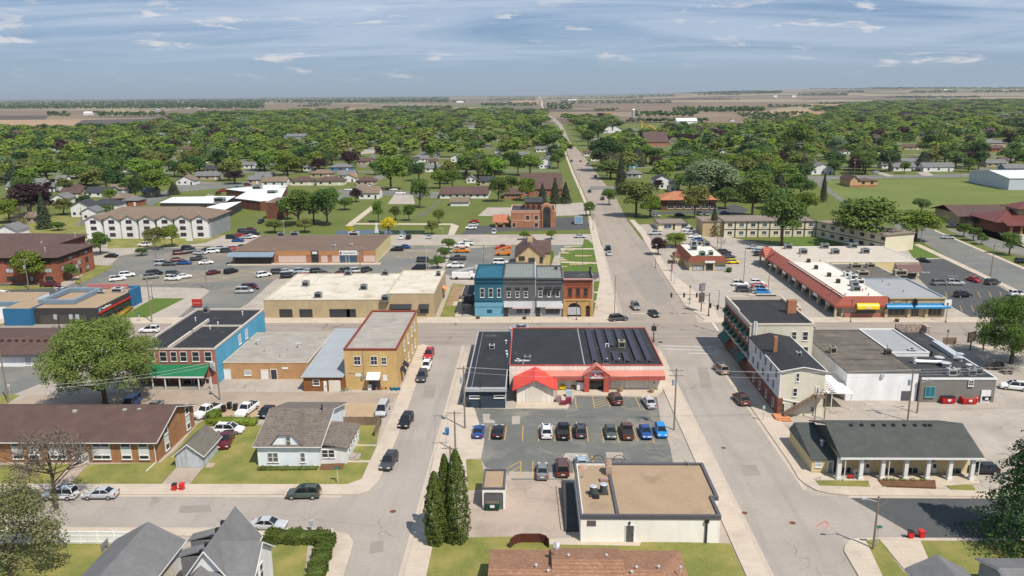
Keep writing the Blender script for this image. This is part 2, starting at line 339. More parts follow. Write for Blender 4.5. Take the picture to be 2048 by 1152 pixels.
# ================================================================ ground
def ground_material():
 m=mat('ground_soil',S(112,120,56),S(94,106,46),0.05,0.95,fine=0.3)
 t=m.node_tree;n=t.nodes;l=t.links;b=n['Principled BSDF'];old=b.inputs['Base Color'].links[0].from_socket
 g=n.new('ShaderNodeNewGeometry');mp=n.new('ShaderNodeMapping');mp.inputs['Scale'].default_value=(0.0011,0.0016,0);l.new(g.outputs['Position'],mp.inputs[0])
 v=n.new('ShaderNodeTexVoronoi');v.distance='CHEBYCHEV';v.inputs['Scale'].default_value=1.0;v.inputs['Randomness'].default_value=0.75;l.new(mp.outputs[0],v.inputs[0])
 sp=n.new('ShaderNodeSeparateColor');l.new(v.outputs['Color'],sp.inputs[0])
 r=n.new('ShaderNodeValToRGB');r.color_ramp.interpolation='CONSTANT';l.new(sp.outputs[0],r.inputs[0]);e=r.color_ramp.elements
 e[0].position=0;e[0].color=S(150,132,108)+(1,);e[1].position=0.22;e[1].color=S(110,98,86)+(1,)
 for p_,c_ in((0.42,S(172,150,118)),(0.55,S(100,118,64)),(0.68,S(124,110,94)),(0.84,S(160,148,118))):
  q=e.new(p_);q.color=c_+(1,)
 nz=n.new('ShaderNodeTexNoise');nz.inputs['Scale'].default_value=1.0;nz.inputs['Detail'].default_value=5;mp2=n.new('ShaderNodeMapping');mp2.inputs['Scale'].default_value=(0.002,0.01,0);l.new(g.outputs['Position'],mp2.inputs[0]);l.new(mp2.outputs[0],nz.inputs[0])
 ms=n.new('ShaderNodeMix');ms.data_type='RGBA';ms.blend_type='MULTIPLY';ms.inputs[0].default_value=0.5;l.new(r.outputs[0],ms.inputs[6])
 rp=n.new('ShaderNodeMapRange');rp.inputs[1].default_value=0.3;rp.inputs[2].default_value=0.7;rp.inputs[3].default_value=0.6;rp.inputs[4].default_value=1.2;l.new(nz.outputs[0],rp.inputs[0])
 l.new(rp.outputs[0],ms.inputs[7])
 s2=n.new('ShaderNodeSeparateXYZ');l.new(g.outputs['Position'],s2.inputs[0])
 mr=n.new('ShaderNodeMapRange');mr.inputs[1].default_value=1500;mr.inputs[2].default_value=1560;l.new(s2.outputs[1],mr.inputs[0])
 fx=n.new('ShaderNodeMix');fx.data_type='RGBA';l.new(mr.outputs[0],fx.inputs[0]);l.new(old,fx.inputs[6]);l.new(ms.outputs[2],fx.inputs[7]);l.new(fx.outputs[2],b.inputs['Base Color'])
 return m
sheet('ground',[(-26000,-60),(26000,-60),(26000,30000),(-26000,30000)],0.0,ground_material(),world=True)
FB=mat('ploughed_soil',S(142,122,100),S(124,106,90),0.004,0.95,streak=((0.001,0.02,1),S(108,94,82),0.6));FD=mat('dark_ploughed_soil',S(98,90,84),S(84,78,74),0.004,0.95)
FT=mat('tan_field',S(186,154,122),S(166,138,110),0.004,0.95,streak=((0.001,0.02,1),S(150,124,100),0.5));FG=mat('green_field',S(104,118,66),S(92,108,58),0.004,0.95)
for pts,m in(([(0,221.5),(98,221),(205,220.5),(240,228),(100,231),(0,232)],FB),([(0,231),(96,231.5),(90,239.5),(0,240)],FD),([(0,240),(150,239),(420,235.5),(420,248),(190,251),(0,252)],FT),
               ([(165,240),(425,235),(426,248),(150,250)],FD),([(0,252),(190,251),(260,254),(0,256)],FG),([(0,256),(260,254),(180,264),(0,264)],FT),([(237,212),(325,212),(322,216.5),(240,215)],FB),
               ([(317,224),(340,218),(512,214),(520,225),(340,227)],FB),([(400,216),(512,209),(640,206.5),(730,208),(780,217),(600,229),(512,226)],FB),([(690,223.5),(700,216),(875,220),(860,224)],FT),
               ([(800,205),(870,200.5),(1000,203),(1010,209),(900,209)],FB),([(900,215),(1005,214.5),(1000,221),(905,220)],FT),([(1150,212),(1420,205),(1560,201),(1640,205),(1536,219),(1350,222),(1230,222)],FB),
               ([(1235,237),(1400,233),(1620,226),(1700,232),(1536,247),(1250,243)],FB),([(1380,198),(1540,192),(1700,196),(1536,202),(1400,204)],FG),([(1640,184),(1800,181),(2048,183),(2048,190),(1640,192)],FD),
               ([(1500,187),(1640,182),(1640,191),(1520,193)],FB),([(1450,225),(1750,212),(1780,220),(1600,232)],FT),([(1024,200),(1080,199),(1076,208),(1024,209)],FT)):
 z=0.2+0.05*len([o for o in sc.collection.objects if o.name.startswith('field')]);sheet('field',[tuple(P(p[0],max(p[1],196.8-0.009*p[0]+3.2),z)[:2]) for p in pts],z,m,world=True)
def HZ(x,y):  # the land rises gently to the right beyond the fields
 a=min(1,max(0,(x/max(y,1)-.02)/.33));b=min(1,max(0,(y-4200)/6500));return 92*a*a*(3-2*a)*b*b*(3-2*b)*(.9+.1*math.sin(x*.0016)*math.cos(y*.0011))
def PH(px,py):
 d=ray(px,py);t=1500.0
 while t<26000 and CAMH+d.z*t>HZ(d.x*t,d.y*t):t*=1.006
 return Vector((d.x*t,d.y*t,HZ(d.x*t,d.y*t)))
b=MB();gy=[4250+k*480 for k in range(22)];nx=44
b.add([(u/nx*y*.95+y*.01,y,HZ(u/nx*y*.95+y*.01,y)+.02) for y in gy for u in range(nx+1)],[(j*(nx+1)+i,j*(nx+1)+i+1,(j+1)*(nx+1)+i+1,(j+1)*(nx+1)+i) for j in range(len(gy)-1) for i in range(nx)]);structure(b.build('hills',MATS['ground_soil'],None,True))
for x0,x1,y1 in((-12.4,24.8,81.5),(-110,-56,88),(-42,-27.6,82),(43.5,120,84)):sheet('lawn',[(x0,20),(x1,20),(x1,y1),(x0,y1)],0.06,GRASS,world=True)
# downtown paving, on which the lawns and the streets lie
sheet('pavement',[(-190,-50),(150,-50),(150,292),(-190,292)],0.004,CONC,world=True)
sheet('street',[(-420,171),(420,171),(420,189),(-420,189)],0.012,ROADX,world=True)  # main street
sheet('street',[(-23.4,-50),(-15.2,-50),(-15.2,171.02),(-23.4,171.02)],0.010,ROAD,world=True)
sheet('street',[(27.6,-50),(39.0,-50),(39.0,171.03),(27.6,171.03)],0.011,ROAD,world=True)
sheet('street',[(-260,92.7),(-23.3,92.7),(-23.3,101.9),(-260,101.9)],0.008,ROAD,world=True)
sheet('street',[(-23.3,92.7),(-26,92.7),(-23.3,88)],0.009,ROAD,world=True);sheet('street',[(-23.3,101.9),(-26.6,101.9),(-23.3,106.5)],0.009,ROAD,world=True)
sheet('street',[(39.0,91.2),(49,91.2),(44.2,102.4),(39.0,102.4)],0.008,ROAD,world=True)
sheet('street',[(43.9,102.4),(49,91.2),(240,91.2),(240,102.4)],0.009,DASPH,world=True)
# highway to the north, bending away beyond the town
hw=[(23.0,42.3,188.98),(24,41.5,225),(26,41.8,280),(27.6,42.0,340)]
hwl=[(1186,440),(1176,405),(1164,376),(1150,346),(1136,310),(1130,284),(1119,255),(1101,236),(1094,230)];hwr=[(1254,440),(1230,392),(1212,370),(1196,350),(1166,310),(1139,282),(1125,250),(1109,236),(1097,230)]
lp=[(23.0,188.98),(24,225),(26,280)]+[tuple(P(*p)[:2]) for p in hwl];rp_=[(41.0,188.98),(41.5,225),(42.0,280)]+[tuple(P(*p)[:2]) for p in hwr]
HWC=mat('highway_surface',S(176,162,148),S(160,148,136),0.05,0.92,streak=((0.4,0.012,1),S(150,138,128),0.6),crack=(0.06,S(120,112,104),0.1,0.5))
sheet('street',lp+rp_[::-1],0.014,HWC,world=True)
sheet('sidewalk',[(1178,440),(1168,405),(1156,376),(1143,346),(1130,310),(1125,284),(1128,284),(1134,310),(1148,346),(1162,376),(1174,405),(1184,440)],0.11,WALKY)
b=MB()
far=[(P(1094,230),P(1096.5,230)),(P(1087,220),P(1089.5,220)),(P(1082,212),P(1085.5,212)),(P(1083,203),P(1085.5,203)),(P(1078,196),P(1080,196)),(P(1079,192),P(1080.3,192))]
for(a,c),(d,e) in zip(far,far[1:]):b.quad((a.x,a.y,0.6),(c.x,c.y,0.6),(e.x,e.y,0.6),(d.x,d.y,0.6))
structure(b.build('country_road',plain('chalk_road',S(214,200,184),0.9)))
for pts in([(330,221),(352,219),(354,219.6),(332,222)],[(395,218),(440,213.5),(442,214),(398,219)],[(797,206.5),(825,203),(826,203.4),(799,207.2)]):sheet('country_road',[tuple(P(*p,2.5)[:2]) for p in pts],2.5,plain('chalk_road',S(214,200,184),0.9),world=True)
# raised sidewalks with real kerbs
NW=[0]
def walk(name,pts,m=WALK,h=0.13,world=False):NW[0]+=1;h+=NW[0]*.0022;return sheet(name,pts,h,m,world,thick=0.125)
walk('sidewalk',[(-420,189.0),(22.6,189.0),(20.5,194.4),(-420,194.4)],world=True)
walk('sidewalk',[(41.6,189.0),(420,189.0),(420,193.4),(43.6,193.4)],world=True)
walk('sidewalk',[(-420,168.6),(-25.0,168.6),(-25.0,170.9),(-420,170.9)],world=True)
walk('sidewalk',[(-13.4,168.8),(26.0,168.8),(24.8,170.9),(-13.4,170.9)],world=True)
walk('sidewalk',[(43,168.2),(160,168.2),(160,170.9),(41.2,170.9)],world=True)
walk('sidewalk',[(0,969),(694,970),(724,959),(738,926),(758,888),(800,785),(834,700),(843,689),(858,692),(846,730),(822,800),(799,864),(762,954),(756,966),(737,984),(714,990),(590,990),(0,990)],WALKY)
walk('sidewalk',[(639,1175),(662,1078),(664,1064),(684,1066),(697,1071),(706,1083),(706,1092),(681,1175)],WALKY)
walk('sidewalk',[(-260,91.0),(-27.5,91.0),(-27.2,92.6),(-260,92.6)],world=True)
walk('sidewalk',[(805,1165),(810,1141),(882,864),(902,800),(926,708),(936,705),(932,775),(920,806),(949,818),(969,881),(962,918),(932,920),(935,980),(867,1087),(850,1165)],WALKY)
walk('sidewalk',[(24.9,40),(27.5,40),(27.5,165.5),(26.2,168.7),(24.9,168.7)],WALKY,world=True)
walk('sidewalk',[(39.1,112),(42.6,112),(42.6,168.3),(40.6,168.3),(39.1,166)],WALKY,world=True)
walk('sidewalk',[(1556,885),(1586,939),(1596,957),(1611,970),(1633,982),(1660,988),(1700,992),(1965,994),(1950,983),(1720,975),(1640,973),(1625,960),(1660,948),(1622,947),(1580,888)],WALK)
walk('sidewalk',[(1960,994),(2100,994),(2100,984),(1950,983)],WALK)
walk('sidewalk',[(1723,1175),(1716,1152),(1688,1104),(1689,1094),(1696,1084),(1711,1078),(1766,1077),(2080,1079),(2080,1084),(1845,1083),(1757,1080),(1731,1082),(1775,1175)],WALKY)
walk('sidewalk',[(1206,640),(1186,636),(1200,560),(1176,440),(1188,440),(1211,520),(1230,600),(1236,628)],WALKY,h=0.10)
walk('sidewalk',[(1258,440),(1282,470),(1325,545),(1370,612),(1410,640),(1440,642),(1425,610),(1340,545),(1290,462),(1268,440)],WALKY,h=0.10)
walk('sidewalk',[(1149,791),(1314,794),(1326,781),(1326,778),(1110,777),(1120,806),(1032,806),(1030,818),(1135,818)],WALK,h=0.1)
GUT=mat('gutter_concrete',S(206,192,174),S(194,180,164),0.4,0.9,pat=('y',3,0.3,0.03))
for x0,x1,y0,y1 in((-23.35,-22.7,106,170.8),(-15.85,-15.25,60,170.8),(27.55,28.2,40,168),(38.4,39.05,104,168),(-23.35,-22.7,40,88)):sheet('gutter',[(x0,y0),(x1,y0),(x1,y1),(x0,y1)],0.018,GUT,world=True)
for x0,x1,y0,y1 in((-260,-27,101.3,101.95),(44,240,101.8,102.4),(-120,-26,92.6,93.2)):sheet('gutter',[(x0,y0),(x1,y0),(x1,y1),(x0,y1)],0.0185,GUT,world=True)
# darker lots
sheet('parking_lot',[(940,812),(955,817),(1135,819),(1150,792),(1314,795),(1321,840),(1339,889),(1346,925),(1400,960),(1150,959),(1024,960),(1010,940),(972,936),(962,919),(969,881),(949,820)],0.009,ASPH)
sheet('parking_lot',[(120,578),(215,535),(240,512),(330,496),(466,498),(466,532),(752,527),(786,492),(885,493),(852,545),(560,550),(497,606),(465,625),(420,648),(340,648),(420,582),(410,576),(300,574),(150,577)],0.009,ASPH2)
sheet('parking_lot',[(885,548),(905,500),(1030,489),(1125,485),(1130,500),(1100,520),(1100,545),(940,560)],0.009,ASPH2)
sheet('parking_lot',[(1826,520),(1898,517),(2048,600),(2090,640),(1953,641),(1880,600),(1826,545)],0.009,DASPH)
sheet('parking_lot',[(0,733),(118,735),(125,750),(20,792),(0,800)],0.009,ASPH2)
sheet('parking_lot',[(0,567),(110,570),(150,577),(120,600),(0,600)],0.010,DASPH)
sheet('parking_lot',[(1176,500),(1212,548),(1188,560),(1185,548)],0.010,DASPH)
sheet('parking_lot',[(915,472),(945,452),(984,451),(1108,454),(1112,435),(1172,433),(1180,452),(1176,459),(1000,463),(925,474)],0.012,DASPH)
CSLAB=mat('worn_concrete_slab',S(190,172,156),S(176,160,146),0.2,0.92,big=(0.2,S(150,134,120),0.5,0.7,0.5),crack=(0.25,S(128,114,102),0.05,0.7),fine=0.25)
sheet('concrete_yard',[(937,981),(968,985),(1013,960),(1140,961),(1145,1070),(1098,1077),(925,1076),(905,1078)],0.011,CSLAB)
sheet('alley',[(0,815),(60,790),(320,782),(800,786),(783,806),(430,812),(60,840)],0.010,mat('alley_concrete',S(184,166,148),S(168,152,136),0.2,0.92,big=(0.15,S(150,134,118),0.5,0.7,0.5),crack=(0.2,S(128,114,102),0.05,0.5)))
sheet('gravel_yard',[(390,812),(783,806),(768,836),(745,836),(690,832),(540,836),(440,836),(392,830)],0.012,GRAVEL)
MOTL=mat('mottled_lot',S(150,140,124),S(128,124,114),.12,.93,big=(.15,S(176,164,146),.5,.7,.7),crack=(.15,S(110,104,96),.08,.6),fine=.25);PAT=mat('street_repair',S(162,153,143),S(150,142,133),.3,.92,fine=.25)
for pts in([(225,563),(300,548),(470,538),(600,545),(560,557),(400,566),(250,571)],[(330,506),(470,494),(468,507),(400,530),(312,533)],[(480,548),(745,540),(740,548),(500,562)],[(800,500),(880,497),(860,520),(790,515)]):MB_=sheet('parking_lot',pts,.013+.0022*pts[0][0]/100,MOTL)
for pts in([(1255,545),(1300,520),(1352,596),(1318,612),(1290,600)],[(1290,470),(1330,470),(1300,500),(1275,500)],[(1395,735),(1415,735),(1424,775),(1402,776)],[(742,1085),(768,1080),(766,1104),(738,1108)],[(850,770),(872,770),(868,796),(845,796)],[(1480,930),(1512,930),(1522,950),(1488,952)],[(1196,632),(1290,634),(1288,641),(1190,639)],[(360,1012),(420,1010),(424,1024),(358,1026)]):sheet('street_patch',pts,.019,PAT)
# concrete patches, pads and walks
for pts in([(1131,906),(1175,907),(1178,922),(1128,922),(1126,915)],[(1211,904),(1245,905),(1247,916),(1213,916)],[(965,828),(981,828),(979,838),(990,842),(990,846),(967,846)],[(1024,832),(1040,832),(1040,848),(1024,849)],
   [(1339,889),(1373,889),(1390,925),(1346,924)],[(1017,943),(1150,946),(1150,958),(1019,957)]):sheet('concrete_patch',pts,0.016,CONC)
for pts in([(144,929),(178,929),(140,968),(102,968)],[(352,937),(405,937),(379,970),(322,970)],[(416,927),(432,927),(424,936),(410,936)],[(692,889.5),(754,890.5),(753,893),(692,892)],[(672,920),(741,922),(740,926),(690,925),(672,928)],
   [(1098,1079),(1162,1076),(1240,1081),(1281,1083),(1280,1093),(1099,1090)],[(1759,1080),(1840,1081),(1875,1160),(1825,1160)],[(1645,948),(1690,947),(1950,949),(1960,967),(1900,972),(1870,972),(1740,975),(1736,962),(1640,961)],
   [(1121,497),(1197,497),(1198,499),(1121,500)],[(1122,523),(1205,526),(1206,528.5),(1122,526)],[(1188,584),(1213,584),(1214,587),(1188,587)],[(1188,602),(1218,603),(1219,606),(1188,605)]):
 sheet('walkway',pts,0.10,WALK if pts[0][0]>600 else CSLAB,thick=0.09)
# lawns
for pts,m in(([(-10,1086),(250,1086),(195,1175),(-10,1175)],GRASS),([(533,1089),(615,1091),(608,1175),(536,1175)],GRASS),([(-10,931),(144,929),(102,968),(-10,969)],GRASS),([(178,930),(320,926),(352,900),(392,852),(410,838),(396,838),(440,836),(400,860),(352,936),(322,969),(140,968)],GRASS),
               ([(380,969),(407,936),(446,880),(470,858),(517,850),(650,845),(765,838),(752,893),(738,926),(722,960),(694,970)],GRASS),([(932,920),(962,920),(968,946),(962,978),(937,981)],GRASS),
               ([(846,1175),(867,1087),(925,1076),(1020,1074),(1098,1077),(1099,1090),(1280,1093),(1284,1083),(1461,1088),(1500,1175)],GRASS),([(1731,1082),(1759,1080),(1830,1175),(1776,1175)],GRASS),([(1840,1083),(2090,1085),(2090,1175),(1880,1175)],GRASS),
               ([(1632,962),(1736,962),(1737,974),(1640,972)],GRASS),([(1892,972),(1945,970),(1952,982),(1905,981)],GRASS),([(307,597),(369,597),(261,651),(232,640)],GRASSM),([(0,572),(100,570),(112,576),(20,580),(0,580)],GRASS),
               ([(150,563),(188,530),(228,532),(215,540),(155,572)],GRASS),([(215,478),(445,470),(470,462),(410,486),(330,493),(215,497)],GRASS),([(0,420),(215,440),(182,478),(0,478)],GRASS),([(1121,496),(1121,545),(1211,545),(1197,497),(1176,480),(1168,478),(1165,493)],GRASSM),([(1188,563),(1209,562),(1219,612),(1192,629),(1186,629)],GRASSM),
               ([(905,567),(932,570),(914,634),(880,634)],GRASS),([(1560,470),(1640,468),(1690,493),(1556,493)],GRASSM),([(1802,482),(1840,482),(1900,516),(1828,516)],GRASSM),([(0,790),(40,790),(8,812),(0,815)],GRASS),([(1395,470),(1414,480),(1420,492),(1400,488)],GRASS),
               ([(0,624),(10,624),(10,650),(0,652)],GRASS)):
 sheet('lawn',pts,0.08,m,thick=0.07)
sheet('garden_soil',[(907,571),(932,574),(918,612),(893,612)],0.09,DIRT,thick=0.005)
sheet('garden_path',[(929,572),(938,572),(922,634),(910,634),(914,612),(905,612),(908,604),(918,603)],0.105,WALK,thick=0.01)
sheet('planting_bed',[(1755,961),(1870,963),(1872,978),(1766,974)],0.25,mat('mulch',S(128,92,66),S(104,76,56),1.2,0.95),thick=0.24)
sheet('planting_bed',[(641,930),(678,928),(690,925),(686,940),(640,941)],0.14,MATS['mulch'],thick=0.1)
sheet('planting_bed',[(690,893),(708,893),(698,915),(688,918)],0.14,MATS['mulch'],thick=0.1)
for cx_,cy_,w_ in((1447,896,0.9),(1585,1046,1.0),(786,1023,1.0),(1489,1026,0.9)):
 c=P(cx_,cy_);b=MB();b.tube((c.x,c.y,0.0),(c.x,c.y,0.026),w_*.42,16);o=b.build('manhole_cover',RUST);o['label']={1447:'round iron manhole cover in the street beside the hardware store lot',1585:'round iron manhole cover beside the orange arrow on the street',786:'round iron manhole cover in the middle of the left street corner',1489:'round iron manhole cover in the street beside the white flat building'}[cx_];o['category']='manhole cover';ALL.append(o)
for i,pts in enumerate((([(709,976),(730,972),(733,975),(711,981)]),[(676,1107),(690,1107),(686,1121),(675,1121)],[(832,1103),(844,1103),(841,1117),(830,1117)],[(1596,950),(1603,950),(1633,971),(1636,974),(1633,977),(1612,969)],[(1704,1096),(1728,1096),(1730,1101),(1706,1101)],[(658,985),(671,985),(670,989),(657,989)])):
 sheet('tactile_paving',pts,0.136,RUST,thick=0.004)
# painted markings
def strip(b,p,q,w_,z=0.022):
 p=P(*p);q=P(*q);d=(q-p).normalized();nrm=Vector((-d.y,d.x,0))*w_/2
 b.quad((p.x-nrm.x,p.y-nrm.y,z),(q.x-nrm.x,q.y-nrm.y,z),(q.x+nrm.x,q.y+nrm.y,z),(p.x+nrm.x,p.y+nrm.y,z))
b=MB()
for p,q in[((978,881),(981,853)),((1009,881),(1013,853)),((1045,882),(1046,851)),((1077,883),(1078,853)),((1110,883),(1110,853)),((1143,883),(1140,853)),((1177,884),(1173,854)),((1208,886),(1203,855)),((1238,886),(1232,855)),((1275,883),(1266,854)),((1309,886),(1299,855)),
             ((1153,816),(1150,795)),((1189,816),(1185,792)),((1220,815),(1214,793)),((1280,815),(1270,793)),((1314,815),(1306,795)),((1041,957),(1042,922)),((1065,957),(1066,922)),((1148,957),(1146,922)),((1186,925),(1184,912)),
             ((1010,939),(1042,922)),((1012,949),(1042,933)),((1020,957),(1042,944)),((1188,801),(1214,795)),((1189,806),(1216,799)),((1190,811),(1218,803)),((1191,816),(1219,808))]:strip(b,p,q,0.13)
structure(b.build('lot_markings',YEL))
b=MB()
for k in range(7):p=Vector((99+k*3.2,198,0));strip(b,(1893+0,0) if 0 else Q((104+k*2.9,199,0))[:2],Q((106.5+k*2.9,205,0))[:2],0.12)
for k in range(9):strip(b,Q((104+k*3,213,0))[:2],Q((107+k*3,220,0))[:2],0.12)
for k in range(16):strip(b,Q((-118+k*3,226,0))[:2],Q((-118+k*3,231,0))[:2],0.1);strip(b,Q((-112+k*3,252,0))[:2],Q((-112+k*3,246,0))[:2],0.1)
for k in range(12):strip(b,Q((-60+k*2.9,236,0))[:2],Q((-60+k*2.9,241,0))[:2],0.1)
structure(b.build('lot_markings',YEL))
b=MB()
for p,q,w_ in(((1320,691),(1422,695),.35),((1326,698),(1424,701),.35),((1376,706.5),(1427,707),.4),((1423,642),(1437,662),.5),((1263,627),(1300,627),.4)):strip(b,p,q,w_)
structure(b.build('crosswalk_markings',WPAINT))
b=MB();strip(b,(1632,1054),(1648,1044),.12);strip(b,(1648,1044),(1656,1046),.12);strip(b,(1648,1040),(1657,1049),.12);strip(b,(1652,1056),(1657,1049),.12);structure(b.build('orange_arrow_marking',plain('orange_paint',S(232,110,80),0.8)))
# park, pond, far streets, football field
sheet('park_path',[tuple(P(*p)[:2]) for p in[(690,452),(701,443),(745,410),(752,414),(712,446),(705,452)]],0.012,WALK,world=True)
sheet('park_path',[tuple(P(*p)[:2]) for p in[(700,446),(905,447),(918,452),(907,473),(895,473),(902,450),(700,449)]],0.010,WALK,world=True)
WATER=plain('pond_water',(0.03,0.045,0.05),0.08,0.0,0.6)
sheet('pond',[(672,462),(700,460),(850,461),(848,468),(672,469)],0.02,WATER)
def wr(name,x0,y0,x1,y1,m,z=0.02):sheet(name,[(x0,y0),(x1,y0),(x1,y1),(x0,y1)],z,m,world=True)
wr('street',-240,293.5,24,317,CONC,0.016)
sheet('street',[(1838,488),(1868,462),(2060,545),(2060,592)],0.02,ASPH2);sheet('street',[(1838,488),(1868,462),(1740,405),(1735,412)],0.02,ASPH2)
sheet('sidewalk',[(1868,462),(2060,545),(2060,540),(1868,459)],0.1,WALK,thick=0.08);sheet('sidewalk',[(1838,488),(2060,592),(2060,600),(1828,490)],0.1,WALK,thick=0.08)
sheet('street',[(1580,360),(2060,352),(2060,346),(1580,353)],0.02,ASPH2);sheet('street',[(1646,352),(1626,362),(1690,410),(1740,412),(1755,405)],0.025,ASPH2)
sheet('sports_field',[(1640,362),(2060,355),(2060,412),(1870,425),(1800,420),(1700,408)],0.03,mat('field_grass',S(120,130,66),S(106,120,56),0.03,0.95,big=(0.02,S(134,136,74),0.5,0.7,0.6)))
sheet('street',[(880,397),(890,384),(640,379),(640,383)],0.02,ASPH2);sheet('parking_lot',[(775,408),(830,408),(826,390),(790,388)],0.022,CONC);sheet('parking_lot',[(955,432),(1024,432),(1024,415),(975,415)],0.022,CONC)
sheet('parking_lot',[(1112,432),(1172,430),(1166,405),(1112,408)],0.022,CONC);sheet('street',[(280,402),(380,362),(450,366),(520,362),(520,372),(470,374),(355,384),(300,412)],0.022,ASPH2)
sheet('parking_lot',[(1290,415),(1300,428),(1480,428),(1500,420),(1470,408),(1420,420),(1310,424)],0.022,DASPH);sheet('parking_lot',[(1270,450),(1300,480),(1400,490),(1570,545),(1565,495),(1395,462),(1375,446),(1300,448)],0.018,CONC)
sheet('street',[(715,333),(745,308),(752,311),(730,336)],0.02,ASPH2);sheet('parking_lot',[(722,303),(748,292),(750,306),(720,309)],0.02,CONC);sheet('street',[(860,282),(875,262),(882,262),(878,290)],0.02,CONC)
sheet('parking_lot',[(1850,420),(1910,420),(1990,470),(2060,500),(2060,470),(1960,440),(1905,450)],0.02,CONC);sheet('parking_lot',[(1890,455),(1960,470),(2060,500),(2060,515),(1990,500),(1900,462)],0.024,ASPH2)
sheet('driveway',[(1745,345),(1775,353),(1790,352),(1762,344)],0.03,CONC);sheet('driveway',[(1834,345),(1848,352),(1868,351),(1855,343)],0.03,CONC)
sheet('street',[(150,452),(182,447),(182,440),(230,425),(160,440)],0.09,ASPH2)
sheet('street',[(1180,380),(1270,376),(1320,378),(1320,372),(1180,372)],0.02,ASPH2)
sheet('street',[(1948,340),(1985,352),(2048,352),(2040,346),(1965,335)],0.03,ASPH2)
# ================================================================ building materials
MEMB=mat('black_roof_membrane',S(56,57,60),S(45,46,49),0.3,0.75,pat=('y',2.6,0.3,0.03,(1.5,1.5,1.5)),big=(0.28,S(150,144,134),0.62,0.78,0.55),fine=0.2)
MEMB2=mat('dark_roof_membrane',S(72,72,74),S(56,56,60),0.4,0.8,big=(0.2,S(140,134,124),0.55,0.75,0.6),fine=0.25)
TANROOF=mat('ballast_roof',S(180,156,128),S(166,144,118),0.35,0.95,big=(0.22,S(118,104,90),0.58,0.78,0.6),fine=0.35)
CREAMROOF=mat('cream_roof',S(230,222,206),S(212,202,184),0.16,0.9,big=(0.22,S(168,140,100),0.52,0.72,0.6),crack=(0.08,S(150,120,84),0.1,0.6),fine=0.15)
WHITEROOF=mat('white_roof',S(238,232,220),S(222,216,206),0.3,0.85,big=(0.3,S(196,184,164),0.6,0.8,0.4),fine=0.08)
GRAYROOF=mat('grey_roof',S(172,174,176),S(158,160,163),0.3,0.85,pat=('y',2.2,0.25,0.03),big=(0.3,S(190,188,184),0.55,0.75,0.5),fine=0.12)
MOTTLE=mat('mottled_gravel_roof',S(122,114,104),S(96,92,88),0.5,0.95,streak=((0.12,0.9,1),S(66,64,64),0.8),big=(0.3,S(150,138,122),0.55,0.7,0.5),fine=0.3)
RIBROOF=mat('ribbed_white_roof',S(218,206,190),S(204,192,176),0.4,0.6,pat=('x',1.2,0.3,0.12),big=(0.2,S(190,172,146),0.55,0.75,0.4))
METROOF=mat('standing_seam_roof',S(158,162,152),S(148,152,144),0.4,0.5,pat=('x',0.8,0.4,0.15),metal=0.2)
SHG=mat('grey_shingles',S(134,134,136),S(120,120,122),0.8,0.9,pat=('h',0.16,0.25,0.2),fine=0.35);SHGG=mat('green_grey_shingles',S(92,96,92),S(80,84,82),0.8,0.9,pat=('h',0.14,0.25,0.2),fine=0.3)
SHB=mat('brown_shingles',S(108,86,80),S(94,74,70),0.5,0.9,pat=('h',0.14,0.2,0.2),big=(0.15,S(130,104,92),0.5,0.7,0.4),fine=0.25)
SHO=mat('orange_brown_shingles',S(170,128,102),S(148,108,84),0.9,0.9,pat=('h',0.15,0.45,0.3),big=(2.4,S(190,148,120),0.5,0.62,0.7),fine=0.5)
SHW=mat('weathered_shingles',S(140,128,118),S(116,108,102),1.4,0.95,pat=('h',0.16,0.35,0.25),big=(2.2,S(94,86,82),0.5,0.62,0.6),fine=0.5)
SHD=mat('dark_shingles',S(74,76,84),S(64,66,72),0.8,0.9,pat=('h',0.15,0.2,0.2),fine=0.3);SHT=mat('tan_shingles',S(146,128,112),S(128,112,98),0.8,0.9,pat=('h',0.15,0.2,0.2),fine=0.3)
SID=mat('white_siding',S(240,240,240,.86),S(230,230,230,.86),0.4,0.6,pat=('h',0.2,0.28,0.15),fine=0.05);SIDB=mat('pale_blue_siding',S(234,241,248,.9),S(226,234,243,.9),0.4,0.6,pat=('h',0.2,0.25,0.15),fine=0.05)
SIDC=mat('cream_siding',S(232,226,208,.84),S(222,216,196,.84),0.4,0.6,pat=('h',0.22,0.25,0.12),fine=0.06)
SIDG=mat('grey_siding',S(176,182,186),S(162,168,172),0.4,0.6,pat=('h',0.2,0.25,0.15),fine=0.06);SIDT=mat('tan_siding',S(206,190,164),S(190,174,150),0.4,0.7,pat=('h',0.2,0.25,0.15),fine=0.06)
BRK=mat('red_brick',S(186,116,88),S(160,98,74),1.0,0.92,pat=('brick',0.5,0.55),big=(0.3,S(186,126,100),0.5,0.7,0.4));BRD=mat('dark_brick',S(140,94,76),S(118,78,64),1.0,0.92,pat=('brick',0.5,0.5))
BRT=mat('tan_brick',S(232,198,136),S(216,182,122),0.5,0.92,pat=('brick',0.6,0.35),big=(0.3,S(190,140,84),0.55,0.75,0.4));BRB=mat('buff_brick',S(208,188,152),S(194,174,138),0.5,0.92,pat=('brick',0.6,0.3))
BRP=mat('pink_brick',S(188,128,112),S(168,110,96),0.6,0.92,pat=('brick',0.5,0.45));BRC=mat('mixed_brown_brick',S(194,146,104),S(168,120,84),1.2,0.92,pat=('brick',0.45,0.6));STONE=mat('yellow_stone',S(222,184,122),S(196,156,98),1.4,0.95,pat=('brick',0.9,0.5))
BRO=mat('orange_brick',S(196,140,108),S(178,124,94),0.5,0.92,pat=('brick',0.5,0.4))
